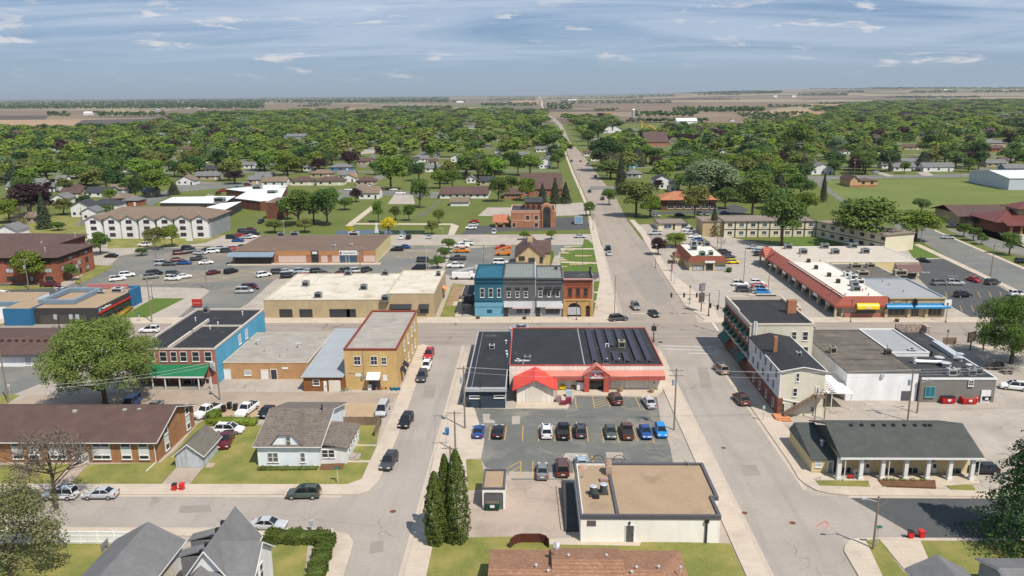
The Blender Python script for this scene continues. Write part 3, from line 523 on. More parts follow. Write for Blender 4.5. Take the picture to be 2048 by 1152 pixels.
WHP=mat('white_painted_wall',S(248,244,236,.9),S(240,235,226,.9),0.25,0.75,streak=((1.2,1.2,0.15),S(214,206,194,.85),0.3),fine=0.04);WHB=mat('white_block_wall',S(244,246,248,.88),S(234,236,240,.88),0.3,0.8,pat=('h',0.4,0.12,0.08),fine=0.06)
YST=mat('cream_stucco',S(226,208,158,.78),S(216,196,148,.78),0.3,0.9,fine=0.08);BGE=mat('beige_block',S(214,192,150),S(200,178,138),0.3,0.9,pat=('h',0.4,0.15,0.1),big=(0.2,S(184,160,122),0.55,0.75,0.4))
GRP=mat('grey_painted_brick',S(116,117,118),S(104,105,107),0.4,0.85,pat=('brick',0.5,0.3));GRY=mat('grey_block_wall',S(146,142,138),S(134,130,127),0.4,0.88,pat=('h',0.4,0.12,0.08));LGR=mat('light_grey_panel',S(192,194,198),S(180,182,188),0.4,0.6,pat=('h',0.9,0.25,0.06))
TEAL=mat('teal_painted_brick',S(56,118,140),S(50,106,128),0.4,0.8,pat=('brick',0.5,0.25));LTEAL=mat('pale_teal_panel',S(122,180,204),S(112,168,192),0.4,0.7);DTEAL=mat('dark_teal_trim',S(30,84,106));TROOF=mat('teal_grey_roof',S(48,112,134),S(40,98,120),0.4,0.8)
BLUE=mat('blue_wall',S(54,122,166),S(48,112,154),0.3,0.75,fine=0.06);CYAN=mat('sky_blue_wall',S(96,178,214),S(84,166,202),0.4,0.8,streak=((0.8,0.8,0.12),S(130,190,214),0.4));CHAR=mat('charcoal_panel',S(74,73,72),S(66,65,64),0.4,0.7,fine=0.06);REDT=plain('red_trim',S(206,52,44),0.5)
RIBW=mat('ribbed_cream_metal',S(240,234,222,.9),S(232,226,212,.9),0.3,0.5,pat=('v',0.9,0.3,0.14),fine=0.04);SALM=mat('salmon_metal_roof',S(232,150,132),S(224,138,120),0.4,0.5,pat=('v',0.6,0.35,0.14),fine=0.05);REDM=mat('red_metal_roof',S(246,82,66),S(236,74,60),0.4,0.45,pat=('y',0.6,0.3,0.12),fine=0.04)
REDW=mat('red_metal_wall',S(206,106,92),S(194,96,82),0.4,0.55,pat=('v',0.6,0.4,0.15),fine=0.05);ORM=mat('terracotta_metal',S(186,106,86),S(174,96,78),0.4,0.55,pat=('y',0.6,0.35,0.14),fine=0.06);ORMX=mat('terracotta_metal_front',S(184,98,78),S(172,90,72),0.4,0.55,pat=('x',0.6,0.6,0.2),fine=0.06)
GALV=plain('galvanised',(0.34,0.36,0.36),0.45,0.5);ALU=plain('pale_metal',(0.55,0.56,0.57),0.4,0.3);WOODM=mat('wood_boards',S(166,112,70),S(140,92,56),0.8,0.85,pat=('v',0.22,0.4,0.14));DECK=mat('weathered_wood',S(150,130,112),S(130,110,94),0.8,0.9,pat=('y',0.2,0.3,0.15))
GREENA=plain('green_awning',S(28,92,76),0.6);GRNR=mat('green_metal_roof',S(44,126,84),S(40,116,78),0.4,0.5,pat=('x',0.7,0.2,0.1));BRNT=plain('brown_trim',S(86,62,56),0.6);GYT=plain('grey_trim',S(100,98,104),0.6);NAVY=plain('navy_trim',S(60,72,92),0.6)
BEIGE=plain('beige_trim',S(216,196,158),0.8);REDC=plain('red_cloth',S(208,60,50),0.7);CURT=plain('pale_curtain',S(200,204,206),0.6)
# ---------------------------------------------------------------- hardware store with solar panels
X0,X1,Y0,Y1=-4.4,24.7,143.6,168.4
B=thing('hardware_store',(X0,Y0,0),'cream metal hardware store with red trim and rows of solar panels on its black roof','shop')
flat_block(B,X0,X1,Y0,Y1,5.0,RIBW,MEMB,REDW,ph=.2,pw=.16)
b=MB();a=FY(1105,740,Y0);zt=FY(1200,740,Y0).z;b.slab([(FY(1092,750,Y0-1.3).x,Y0-1.5,zt-.75),(X1+.25,Y0-1.5,zt-.75),(X1+.25,Y0-.02,zt),(FY(1092,750,Y0).x,Y0-.02,zt)],.12)
b.box(FY(1092,750,Y0-1.3).x,Y0-1.5,zt-1.45,X1+.25,Y0-1.38,zt-.75);cano=part(b,'canopy',SALM,B)
b=MB();b.box(FY(1092,750,Y0-1.3).x,Y0-1.54,zt-1.5,X1+.25,Y0-1.50,zt-.9);part(b,'canopy_fascia',REDW,cano)
xa,xb=FY(1168,775,Y0-1.8).x,FY(1218,775,Y0-1.8).x;yE=Y0-1.8;ph_=MB();za=FY(1193,732,yE).z;ze=FY(1193,750,yE).z;xm=(xa+xb)/2
for u,v in((xa,xa+1.0),(xb-1.0,xb)):ph_.box(u,yE,0,v,Y0-.02,ze)
ph_.add([(xa,yE,ze),(xa+1,yE,ze),(xm,yE,za-.6),(xb-1,yE,ze),(xb,yE,ze),(xm,yE,za)],[(0,1,2,5),(2,3,4,5)]);por=part(ph_,'porch',REDW,B)
r=MB();r.slab([(xa-.25,yE-.1,ze-.1),(xm,yE-.1,za+.15),(xm,Y0+.2,za+.15),(xa-.25,Y0+.2,ze-.1)],.14).slab([(xm,yE-.1,za+.15),(xb+.25,yE-.1,ze-.1),(xb+.25,Y0+.2,ze-.1),(xm,Y0+.2,za+.15)],.14);part(r,'porch_roof',SALM,por)
s=MB();z0=FY(1193,757,yE+.1).z;s.add([(xa+1,yE+.10,z0),(xb-1,yE+.10,z0),(xb-1,yE+.10,ze),(xm,yE+.10,za-.6),(xa+1,yE+.10,ze)],[(0,1,2,3,4)]);sg=part(s,'sign',plain('sign_grey',S(120,128,142),0.5),B)
q=MB();wd=xb-xa-2;q.add([(xa+1,yE+.07,z0),(xa+1+wd*.42,yE+.07,ze+.15),(xa+1+wd*.6,yE+.07,z0+.5),(xb-1.5,yE+.07,z0+.7),(xb-1,yE+.07,z0)],[(0,1,2,3,4)]);part(q,'mountain_emblem',WHITE,sg)
text(sg,'ACE',xa+1+wd*.55,yE+.04,z0+.62,.78,plain('sign_red',S(214,30,40),0.5),width=2.3)
q=MB();q.box(xa+1,Y0-.06,.05,xb-1,Y0-.02,z0);ent=part(q,'entrance',GL,B);q=MB()
for k in range(5):q.box(xa+1+wd*k/4-.05,Y0-.12,.05,xa+1+wd*k/4+.05,Y0-.06,z0)
q.box(xa+1,Y0-.12,z0-.5,xb-1,Y0-.06,z0-.42);part(q,'door_frame',BLK,ent)
b=MB();xd=FY(1162,700,0.1).x if 0 else P(1163,700,4.7).x;b.box(xd-.08,Y0+.3,4.7,xd+.08,Y1-.3,4.86);part(b,'roof_divider',LGR,B)
SOL=mat('solar_cells',S(66,64,76),S(56,54,66),2.0,0.5,pat=('y',1.62,0.9,0.05,(3.5,3.4,3.4)),spec=.25,fine=0.03)
for xt,xb_,yy in((1173,1184,None),(1192,1206,None),(1211,1229,1),(1230,1249,1),(1250,1271,None),(1269,1296,None)):
 xw=P(xt,660,4.9).x;ya=P(1200,723,4.9).y;yb=P(1200,659,4.9).y
 segs=[(ya,yb)] if not yy else[(ya,P(1200,705,4.9).y),(P(1200,693,4.9).y,yb)]
 for y0,y1 in segs:
  b=MB();b.slab([(xw-.3,y0,5.25),(xw+.9,y0,4.9),(xw+.9,y1,4.9),(xw-.3,y1,5.25)],.05);o=part(b,'solar_panel_row',SOL,B)
  b=MB();n=int((y1-y0)/1.62)
  for k in range(n+1):b.box(xw-.28,y0+k*1.62-.03,4.72,xw-.22,y0+k*1.62+.03,5.2)
  b.box(xw+.3,y0,4.72,xw+.36,y1,4.8);part(b,'racking',ALU,o)
c=P(1243,693,4.8);ac_unit(c.x,c.y,4.7,1.3,1.5,1.3,plain('tan_metal',S(186,176,150),.5),parent=B);c=P(1055,721,4.8);ac_unit(c.x,c.y,4.7,1.2,1.2,1.0,GALV,parent=B)
b=MB();c=P(1036,723,4.8);b.tube((c.x-.6,c.y,4.95),(c.x+2.2,c.y,4.95),.22,8);b.tube((c.x,c.y,4.7),(c.x,c.y,5.4),.3,8);b.tube((c.x+1,c.y-1.3,4.7),(c.x+1,c.y-1.3,5.6),.14,8);part(b,'duct',ALU,B)
b=MB();c=P(1216,695,4.7)
for dx in(-.5,.1):b.tube((c.x+dx,c.y,4.7),(c.x+dx,c.y,5.5),.09,6)
b.tube((c.x-.5,c.y,5.5),(c.x+.1,c.y,5.5),.09,6);part(b,'vent_pipe',WHITE,B)
for px in(1214,1238):c=P(px,720,4.9);vent(B,c.x,c.y,4.7,.5)
for px_,w2 in((1165,1),(1288,1)):b=MB();c=FY(px_+20,772,Y0);b.box(c.x-.06,Y0-.16,1.2,c.x+.06,Y0-.02,1.6);part(b,'wall_lamp',BLK,B)
# annex with the red gable
xl,xr=P(1033.5,805).x,P(1107,805).x;yb=P(1070,805).y;zt=HT(1070,805,775);zt=HT(1033.5,805,776)
rh=HT(1069,805,759)-zt;B2=thing('storage_annex',(xl,yb,0),'small cream metal annex with bright red gable roof in front of the hardware store','garage')
gable(B2,xl,xr,yb,Y0-.2,zt,rh,'y',REDM,RIBW,over=.75);r_=(1053.5,774,1085,804.5);a=FY(r_[0],r_[3],yb);c=FY(r_[2],r_[1],yb)
b=MB();b.box(a.x,yb-.07,.02,c.x,yb-.02,c.z);d_=part(b,'garage_door',mat('garage_door_panels',S(236,228,214,.85),None,.5,.5,pat=('h',.55,.3,.06)),B2)
b=MB();b.box(a.x-.12,yb-.1,.02,a.x,yb-.02,c.z+.12).box(c.x,yb-.1,.02,c.x+.12,yb-.02,c.z+.12).box(a.x,yb-.1,c.z,c.x,yb-.02,c.z+.12);part(b,'frame',WHITE,d_)
# ---------------------------------------------------------------- dark building west of it
x0,x1,y0,y1,z=-12.0,-4.75,134.3,169.6,3.95
B=thing('dark_shop',(x0,y0,0),'long narrow black roofed shop with dark blue grey walls left of the hardware store','shop')
DBL=mat('slate_blue_wall',S(66,80,94),S(58,72,86),.4,.8,fine=.08)
flat_block(B,x0,x1,y0,y1,z,DBL,MEMB,LGR,ph=.25,pw=.15)
b=MB();b.box(x0-.15,y0-.5,z-.65,x1+.15,y0-.07,z-.05);part(b,'fascia',LGR,B)
for r_ in((940,792,959,796),(989,791,1008,795)):win(B,r_,'Y',y0,WHITE,GL,rail=False)
b=MB();c=FY(961,800,y0);b.tube((c.x,y0-.25,0),(c.x,y0-.25,5.6),.05,6);part(b,'conduit_mast',BLK,B)
c=FY(1011.5,800,y0);b=MB();b.tube((c.x,y0-.12,0),(c.x,y0-.12,3.2),.08,6);part(b,'downpipe',WHITE,B)
c=P(984,694,z);ac_unit(c.x,c.y,z-.3,1.1,1.1,.8,ALU,parent=B)
for px,py in((1012,685),(1013,706),(1014,712)):c=P(px,py,z);vent(B,c.x,c.y,z-.25,.7,.16,ALU)
b=MB();xs=P(948,712,z).x;b.box(x0+1.0,y0+.3,z-.24,x0+1.06,y1-.3,z-.21);part(b,'roof_seam',LGR,B)
# ---------------------------------------------------------------- white flat building in the foreground
x0,x1,y0,y1,z=6.0,23.35,90.2,104.75,3.83
B=thing('white_flat_building',(x0,y0,0),'low white painted building with flat tan roof, dark trim and one grey door','building')
b=MB();b.prism([(x0,y0),(x1,y0),(x1,94.9),(x1+.75,94.9),(x1+.75,y1),(x0,y1)],0,z-.45);part(b,'wall',WHP,B)
b=MB();b.prism([(x0+.25,y0+.25),(x1-.25,y0+.25),(x1-.25,95.1),(x1+.5,95.1),(x1+.5,y1-.25),(x0+.25,y1-.25)],z-.5,z-.28);part(b,'roof',TANROOF,B)
xd=P(1227,985,z).x;t=MB();ZZ=(z-.55,z)
for a_,b_,c_,d_ in((x0-.1,y0-.1,x1+.1,y0+.3),(x0-.1,y0+.3,x0+.2,y1-.3),(x0-.1,y1-.3,x1+.85,y1+.1),(x1-.3,y0+.3,x1+.1,94.9),(x1-.3,94.7+.2,x1+.85,95.3),(x1+.45,95.3,x1+.85,y1-.3)):t.box(a_,b_,ZZ[0],c_,d_,ZZ[1])
t.box(xd-.2,y0+.3,z-.3,xd+.2,y1-.3,z+.02);part(t,'parapet',GYT,B);t=MB();t.box(x0+.2,y0+.35,z-.28,x0+.3,y1-.3,z-.03).box(x0+.3,y1-.4,z-.28,xd-.3,y1-.3,z-.03);part(t,'flashing',WHITE,B)
d_=door(B,(1251.5,1051,1267.5,1081),y0,GYT,WHITE);b=MB();a=FY(1174,1051.5,y0);c=FY(1192,1041,y0);b.box(a.x,y0-.06,a.z,c.x,y0-.01,c.z);part(b,'louvre',mat('louvre_grey',S(120,108,110),None,1,.6,pat=('h',.12,.5,.3)),B)
c=FY(1259,1046,y0);b=MB();b.box(c.x-.1,y0-.2,c.z-.15,c.x+.1,y0-.01,c.z+.2);part(b,'wall_lamp',BLK,B);c=FY(1413,1050,y0);b=MB();b.box(c.x-.1,y0-.22,0.1,c.x+.1,y0-.02,z-.55).box(c.x-.25,y0-.3,z-.95,c.x+.25,y0-.02,z-.56);part(b,'downpipe',BLK,B)
for px,py in((1187,990),(1207,986)):
 c=P(px,py,z-.28);b=MB();b.tube((c.x,c.y,z-.1),(c.x,c.y,z+1.0),.5,16);o=part(b,'air_conditioner',mat('condenser_fins',S(96,104,100),None,2,.6,pat=('h',.1,.5,.4)),B);b=MB();b.tube((c.x,c.y,z+1.0),(c.x,c.y,z+1.05),.52,16,.45);b.tube((c.x,c.y,z+1.05),(c.x,c.y,z+1.08),.18,8);part(b,'fan_guard',ALU,o)
 b=MB();b.box(c.x-.6,c.y-.6,z-.28,c.x+.6,c.y+.6,z-.1);part(b,'unit_base',plain('unit_base_grey',S(70,72,74),.8),o)
c=P(1200,996,z-.28);b=MB();b.box(c.x-.9,c.y-.3,z-.28,c.x-.1,c.y+.3,z+.1);part(b,'roof_box',BLK,B);c=P(1209,962,z-.28);b=MB();b.box(c.x-.6,c.y-.4,z-.28,c.x+.5,c.y+.4,z+.15);part(b,'roof_hatch',mat('pink_metal',S(178,150,142)),B)
c=P(1217,940,z);b=MB();b.box(c.x-.45,c.y-1.2,z-.28,c.x+.35,c.y-.4,z+1.1)
prev=None
for k in range(7):a_=k/6*math.pi/1.6;p_=(c.x-.05,c.y-.9+1.1*math.sin(a_),z+1.1+.6*math.cos(a_)-.2);(b.tube(prev,p_,.42,10) if prev else None);prev=p_
part(b,'hood_vent',mat('rusty_tan_metal',S(196,176,160),S(176,128,100),1.0,.6),B);c=P(1167,937,z-.28);b=MB();b.add([(c.x-.7,c.y-.3,z-.28),(c.x+.7,c.y-.3,z-.28),(c.x+.7,c.y+.3,z-.28),(c.x-.7,c.y+.3,z-.28),(c.x-.45,c.y,z+.35),(c.x+.45,c.y,z+.35)],[(0,1,5,4),(2,3,4,5),(1,2,5),(3,0,4)]);part(b,'skylight_cap',MATS['rusty_tan_metal'],B)
for px,py in((1165,956),(1370,930),(1376,932),(1245,925)):c=P(px,py,z-.28);vent(B,c.x,c.y,z-.28,.6,.08)
b=MB();b.box(3.4,92.6,0.02,5.85,103.8,.05);o=structure(b.build('ramp_shadow_pit',DASPH)) if 0 else None
B=thing('loading_ramp',(4.0,92,0),'dark steel ramp with rail along the west side of the white flat building','ramp');b=MB();b.slab([(4.1,92.6,.25),(5.85,92.6,.25),(5.85,103.9,1.1),(4.1,103.9,1.1)],.12);part(b,'deck',CHAR,B)
b=MB()
for k in range(8):y=92.7+k*1.6;b.tube((4.12,y,0),(4.12,y,1.2+k*.1),.04,5)
b.tube((4.12,92.7,1.2),(4.12,103.9,1.9),.05,5);part(b,'handrail',BLK,B)
# ---------------------------------------------------------------- small white shed with dumpster bay
x0,x1,y0,y1,z=-6.85,-3.8,98.3,103.9,3.2
B=thing('utility_shed',(x0,y0,0),'small white box shed with flat tan roof behind the green dumpster','shed')
flat_block(B,x0,x1,y0,y1,z,WHP,TANROOF,GYT,ph=.25,pw=.2);b=MB();a=FY(971,1012,y0);c=FY(1004,987,y0);b.box(a.x,y0-.05,.02,c.x,y0+.0,c.z);o=part(b,'roller_door',mat('slatted_shutter',S(120,120,124),None,1,.5,pat=('x',.3,.7,.3)),B);b=MB();b.box(a.x-.1,y0-.1,c.z,c.x+.1,y0-.01,c.z+.15).box(a.x-.15,y0-.1,.02,a.x,y0-.01,c.z).box(c.x,y0-.1,.02,c.x+.15,y0-.01,c.z);part(b,'frame',GYT,o)
# ---------------------------------------------------------------- green-grey roofed motel row
x0,x1=45.2,64.3;yw=109.3;yc=107.1;zE=3.78
yr=P(1750,846,6.2).y;yb=yc+2*(yr-yc)
B=thing('apartment_row',(x0,yw,0),'cream apartment row with dark green grey gable roof and seven white porch columns','building')
walls(B,x0,x1-.3,yw,yb-1,3.2,YST)
r=MB();rz=6.2;r.slab([(x0-.9,yc-.4,zE),(x1+.5,yc-.4,zE),(x1+.5,yr,rz),(x0-.9,yr,rz)],.2).slab([(x0-.9,yr,rz),(x1+.5,yr,rz),(x1+.5,yb+.4,zE),(x0-.9,yb+.4,zE)],.2);ro=part(r,'roof',SHGG,B)
b=MB();b.box(x0-.9,yc-.52,zE-.3,x1+.5,yc-.41,zE-.02);part(b,'gutter',WHITE,ro)
for xx in(x0-.3,x1-.4):b=MB();b.add([(xx,yc,3.2),(xx,yb,3.2),(xx,yr,rz-.4),(xx+.1,yc,3.2),(xx+.1,yb,3.2),(xx+.1,yr,rz-.4)],[(0,2,1),(3,4,5),(0,3,5,2),(1,2,5,4)]);part(b,'gable_wall',SHGG,B)
for px in(1700,1721,1744,1766,1784,1806,1827,1847,1857):c=P(px,849,rz-.2);b=MB();b.box(c.x-.2,yr-.75,rz-.35,c.x+.2,yr-.35,rz+.08);part(b,'roof_vent',BLK,ro)
for px in(1677,1721,1764,1810,1854,1898,1942):c=P(px,961,0);b=MB();b.box(c.x-.27,yc-.1,.1,c.x+.27,yc+.4,zE-.3);b.box(c.x-.35,yc-.18,.1,c.x+.35,yc+.48,.5);part(b,'column',WHITE,B)
for px in(1681,1768,1946):c=P(px,961,0);b=MB();b.tube((c.x+.4,yc-.3,.1),(c.x+.4,yc-.3,zE-.3),.07,6);part(b,'downpipe',WHITE,B)
b=MB();b.box(x0,yc-.3,0,x1,yw,.12);part(b,'porch_slab',WALK,B)
for r_ in((1683,934,1702,945),(1762,935,1789,946),(1813,935,1836,946),(1897,936,1922,947),(1683,913,1706,917),(1770,913,1792,917),(1817,913,1840,917),(1903,913,1925,917)):win(B,r_,'Y',yw,WHITE,GL,mull=2,rail=False)
for px in(1728,1862):
 a=FY(px,946,yw);o=door(B,(px,925,px+13,946),yw,WHITE,None,pane=GL);zz_=2.55
 b=MB();b.slab([(a.x-.7,yw-1.2,zz_),(a.x+.65,yw-1.2,zz_+.55),(a.x+.65,yw,zz_+.55),(a.x-.7,yw,zz_)],.1).slab([(a.x+.65,yw-1.2,zz_+.55),(a.x+2.0,yw-1.2,zz_),(a.x+2.0,yw,zz_),(a.x+.65,yw,zz_+.55)],.1);part(b,'door_hood',BRNT,B)
b=MB();b.box(P(1890-28,972).x,105.6,0,P(1888,972).x,yc-.3,.12).box(P(1890-28,972).x,104.9,0,P(1888,972).x,105.6,.06);part(b,'steps',WALK,B)
B=thing('side_extension',(41.3,109.3,0),'small cream extension with sloping green grey roof at the left end of the apartment row','building')
xa_,xb_=41.3,44.4;b=MB();yq=P(1581,886,0).y;b.prism([(xa_,109.35),(xb_,109.35),(xb_,yq),(xa_,yq)],0,2.2);part(b,'wall',YST,B);r=MB();r.slab([(xa_-.2,109.1,2.3),(xb_+.6,109.1,2.3),(xb_+.6,yq,3.6),(xa_+.6,yq,3.6)],.15).slab([(xa_-.2,109.1,2.3),(xa_+.6,yq,3.6),(xa_-.2,yq,2.5)],.12);part(r,'roof',SHGG,B);win(B,(1631,922,1643,933),'Y',109.35,WHITE,CURT);door(B,(1655,923,1666,944),109.35,plain('glass_door',S(150,156,160),.3),WHITE,handle=False)
c=P(1644,886,3.2);vent(B,c.x,c.y,2.8,.8,.2,ALU)
# ---------------------------------------------------------------- corner block: three storeys of brick with green awnings
XW=42.67;yS,yN,z=151.0,171.4,11.0;XE=P(1626.6,644.7,z).x
B=thing('corner_brick_building',(XW,yS,0),'three storey brown brick corner building with green window awnings and black roof','building')
BRN=mat('brown_brick',S(150,100,82),S(130,84,70),.8,.92,pat=('brick',.5,.5));CRW=mat('cream_painted_brick',S(226,220,202,.8),S(214,208,190,.8),.4,.85,pat=('brick',.5,.15))
b=MB();b.quad((XW,yN,0),(XW,yS,0),(XW,yS,z),(XW,yN,z));b.quad((XW,yN,z),(XE,yN,z),(XE,yN,0),(XW,yN,0));part(b,'wall',BRN,B);b=MB();b.quad((XW,yS,0),(XE,yS,0),(XE,yS,z),(XW,yS,z));b.quad((XE,yS,0),(XE,yN,0),(XE,yN,z),(XE,yS,z));part(b,'rear_wall',CRW,B)
r=MB();r.box(XW+.05,yS+.05,z-.75,XE-.05,yN-.05,z-.5);part(r,'roof',MEMB,B)
t=MB();ym1=P(1478,622,z).y
t.box(XW-.12,yS-.1,z-.45,XE+.1,yS+.2,z-.1).box(XW-.12,yS+.2,z-.6,XW+.25,ym1,z-.1).box(XW-.12,ym1,z-.6,XW+.25,yN-.3,z+.35).box(XW-.12,yN-.3,z-.6,XE+.1,yN+.1,z+.3).box(XE-.25,yS+.2,z-.6,XE+.1,yN-.3,z+.0)
t.box(XW+6.5,yN-.3,z+.3,XW+11,yN+.1,z+.8).box(XW+5,yN-.3,z+.3,XW+12.3,yN+.1,z+.55);part(t,'parapet',plain('pale_coping',S(226,214,200),.7),B)
c=P(1601,620,z);b=MB();b.box(XE-2.4,c.y-.8,z-.6,XE-.6,c.y+.5,z+2.2);part(b,'chimney',BRO,B)
b=MB();b.box(XE+.1,P(1626,617,z-1).y-.5,0,XE+2.1,yN-2,z-.9);part(b,'stair_tower',BRO,B);b=MB();yy0=P(1626,617,z-1).y-.5;b.box(XE+.05,yy0-.08,z-.9,XE+2.2,yy0+.2,z-.6).box(XE+1.85,yy0+.2,z-.9,XE+2.2,yN-1.9,z-.6);part(b,'tower_coping',MATS['pale_coping'],B)
for r_ in((1583,664,1593,679),(1605,664,1616,680),(1605,694,1616,712)):win(B,r_,'Y',yS,WHITE,GL)
AW=[]
for zz_,tall in((8.2,1.6),(5.0,1.6)):
 for k,yv in enumerate((152.3,154.8,157.8,161.2,163.8,167.0,169.6)):
  win(B,(yv-.45,zz_-1.1,yv+.45,zz_+.7),'XW',XW,WHITE,GL);b=MB();h_=zz_+.95
  for i in range(5):
   a0=math.pi/2*i/5;a1=math.pi/2*(i+1)/5;b.slab([(XW-.9*math.sin(a0),yv-.65,h_-.95*(1-math.cos(a0))),(XW-.9*math.sin(a1),yv-.65,h_-.95*(1-math.cos(a1))),(XW-.9*math.sin(a1),yv+.65,h_-.95*(1-math.cos(a1))),(XW-.9*math.sin(a0),yv+.65,h_-.95*(1-math.cos(a0)))],.05)
  for s_ in(-.65,.6):b.add([(XW,yv+s_,h_-.95),(XW-.9,yv+s_,h_-.95),(XW-.6,yv+s_,h_-.3),(XW,yv+s_,h_)],[(0,1,2,3)])
  part(b,'awning',GREENA,B)
for ya,yb_ in((152,156.3),(157.5,158.9),(164.5,170.6)):b=MB();b.slab([(XW,ya,3.9),(XW-1.5,ya,2.6),(XW-1.5,yb_,2.6),(XW,yb_,3.9)],.06);b.box(XW-1.5,ya,2.2,XW-1.45,yb_,2.6);part(b,'awning',GREENA,B)
b=MB();b.box(XW-.2,yS,3.95,XW-.01,yN,4.25).box(XW-.15,yS,10.0,XW-.01,yN,10.2);part(b,'string_course',MATS['pale_coping'],B)
for ya in(157,160.5,163.5):door_=MB();door_.box(XW-.05,ya,0.05,XW,ya+1.0,2.3);part(door_,'shopfront_door',GL,B)
# siding-clad rear wing with outside stair
yF=131.0;XR=P(1645,833).x;zl=HT(1552.7,830,741);za=zl+.75
B=thing('rear_wing',(XW,yF,0),'long pale siding wing behind the corner brick building with wooden outside staircase','building')
WSD=mat('white_flank_siding',S(214,218,218,.8),S(200,206,208,.8),.4,.7,pat=('h',.25,.2,.12))
xm=(XW+XR)/2;b=MB();b.add([(XW,yF,0),(XR,yF,0),(XR,yF,zl),(xm,yF,za),(XW,yF,zl)],[(0,1,2,3,4)]);b.quad((XR,yF,0),(XR,yS-.05,0),(XR,yS-.05,zl),(XR,yF,zl));part(b,'wall',SIDC,B)
b=MB();b.quad((XW,yS-.05,3.2),(XW,yF,3.2),(XW,yF,zl),(XW,yS-.05,zl));part(b,'flank_wall',WSD,B);b=MB();b.box(XW-.1,yF-.02,0,XW,yS-.05,3.2);b.box(XW-.12,yF-.25,0,XW+.75,yF-.03,3.3);part(b,'brick_base',BRN,B)
r=MB();r.slab([(XW-.1,yF-.3,zl+.05),(xm,yF-.3,za+.1),(xm,yS-.08,za+.1),(XW-.1,yS-.08,zl+.05)],.2).slab([(xm,yF-.3,za+.1),(XR+.2,yF-.3,zl+.05),(XR+.2,yS-.08,zl+.05),(xm,yS-.08,za+.1)],.2);part(r,'roof',MEMB,B)
f=MB()
for p,q in(((XW-.1,yF-.35,zl),(xm,yF-.35,za+.05)),((xm,yF-.35,za+.05),(XR+.2,yF-.35,zl)),((XW-.15,yF-.3,zl+.1),(XW-.15,yF+8.5,zl+.1)),((XR+.2,yF-.3,zl),(XR+.2,yS-.2,zl)),((XW+.1,yF-.06,zl),(XW+.1,yF-.06,3.2)),((XW+.1,yF-.06,3.2),(xm+1,yF-.06,2.2))):f.tube(p,q,.1,4)
part(f,'fascia',WHITE,B)
for r_ in((1592.5,747,1598.5,762),(1586,777,1594,792),(1584.5,804,1592,818),(1621,814,1628,822)):win(B,r_,'Y',yF,WHITE,GL)
door(B,(1560,807,1568.5,829),yF,plain('green_door',S(36,96,66),.5),WHITE);a=FY(1631,793,yF);c=FY(1638,774,yF);d_=door(B,(a.x,a.z,c.x,c.z),yF,WHITE,WHITE,pane=GL,world=True)
for zz_,n,off in((7.2,5,0),(4.8,6,1.2)):
 for k in range(n):win(B,(yF+1.6+off+k*3.3,zz_-.7,yF+2.2+off+k*3.3,zz_+.5),'XW',XW,plain('pale_blue_trim',S(120,130,170),.6),GL,fw=.05,sill=False)
for k in range(4):win(B,(yF+2+k*4.2,.9,yF+2.8+k*4.2,2.4),'XW',XW-.1,WHITE,GL,fw=.05)
c=P(1540,690,za);b=MB();b.box(c.x-.25,c.y-3.3,zl,c.x+.35,c.y-2.6,za+2.6);part(b,'chimney',BRO,B);c=P(1597,712,zl+.4);ac_unit(c.x,c.y,zl+.3,.8,.8,.9,ALU,parent=B);b=MB();c=P(1526,665,z);b.tube((c.x,yS-.3,zl+.4),(c.x,yS-.3,11.4),.12,6);b.tube((c.x+.45,yS-.3,zl+.4),(c.x+.45,yS-.3,11.4),.12,6)
for k in range(7):b.tube((c.x,yS-.3,zl+.8+k*.4),(c.x+.45,yS-.3,zl+.8+k*.4),.06,4)
part(b,'ladder',WHITE,B)
S_=thing('outside_staircase',(XW,yF,0),'weathered wooden outside staircase climbing the cream gable wall of the rear wing','staircase')
p0=FY(1566,833,yF-1.1);p0.z=0.5;p1=FY(1631,793,yF-1.1);b=MB();n=15
for k in range(n):t=k/(n-1);x=p0.x+(p1.x-p0.x)*t;zz_=p0.z+(p1.z-p0.z)*t;b.box(x-.16,yF-1.6,zz_-.04,x+.16,yF-.55,zz_)
part(b,'treads',DECK,S_);b=MB()
for y in(yF-1.62,yF-.55):b.slab([(p0.x-.2,y,p0.z+.1),(p1.x,y,p1.z+.1),(p1.x,y+.06,p1.z+.1),(p0.x-.2,y+.06,p0.z+.1)],.3)
part(b,'stringers',DECK,S_);b=MB()
for k in range(0,n,2):t=k/(n-1);x=p0.x+(p1.x-p0.x)*t;zz_=p0.z+(p1.z-p0.z)*t;b.box(x-.04,yF-1.66,zz_,x+.04,yF-1.58,zz_+1.0)
b.tube((p0.x,yF-1.62,p0.z+1),(p1.x,yF-1.62,p1.z+1),.05,4);b.tube((p0.x,yF-1.62,p0.z+.55),(p1.x,yF-1.62,p1.z+.55),.035,4);part(b,'handrail',DECK,S_)
b=MB();b.box(p1.x-.1,yF-1.8,p1.z-.12,p1.x+1.7,yF-.05,p1.z)
for dx in(0,1.6):b.box(p1.x+dx-.07,yF-1.75,0,p1.x+dx+.07,yF-1.6,p1.z+1.0)
b.box(p1.x,yF-1.72,p1.z+.9,p1.x+1.6,yF-1.65,p1.z+1).box(p1.x+1.55,yF-1.7,p1.z+.9,p1.x+1.65,yF-.1,p1.z+1);part(b,'landing',DECK,S_);b=MB();b.box(p0.x-1.6,yF-2.2,0,p0.x+1.0,yF-.1,.5).box(p0.x-1.3,yF-2.7,0,p0.x+1.0,yF-2.2,.3);part(b,'porch_steps',mat('orange_planks',S(222,152,106),S(206,138,96),.8,.8,pat=('y',.25,.3,.15)),S_)
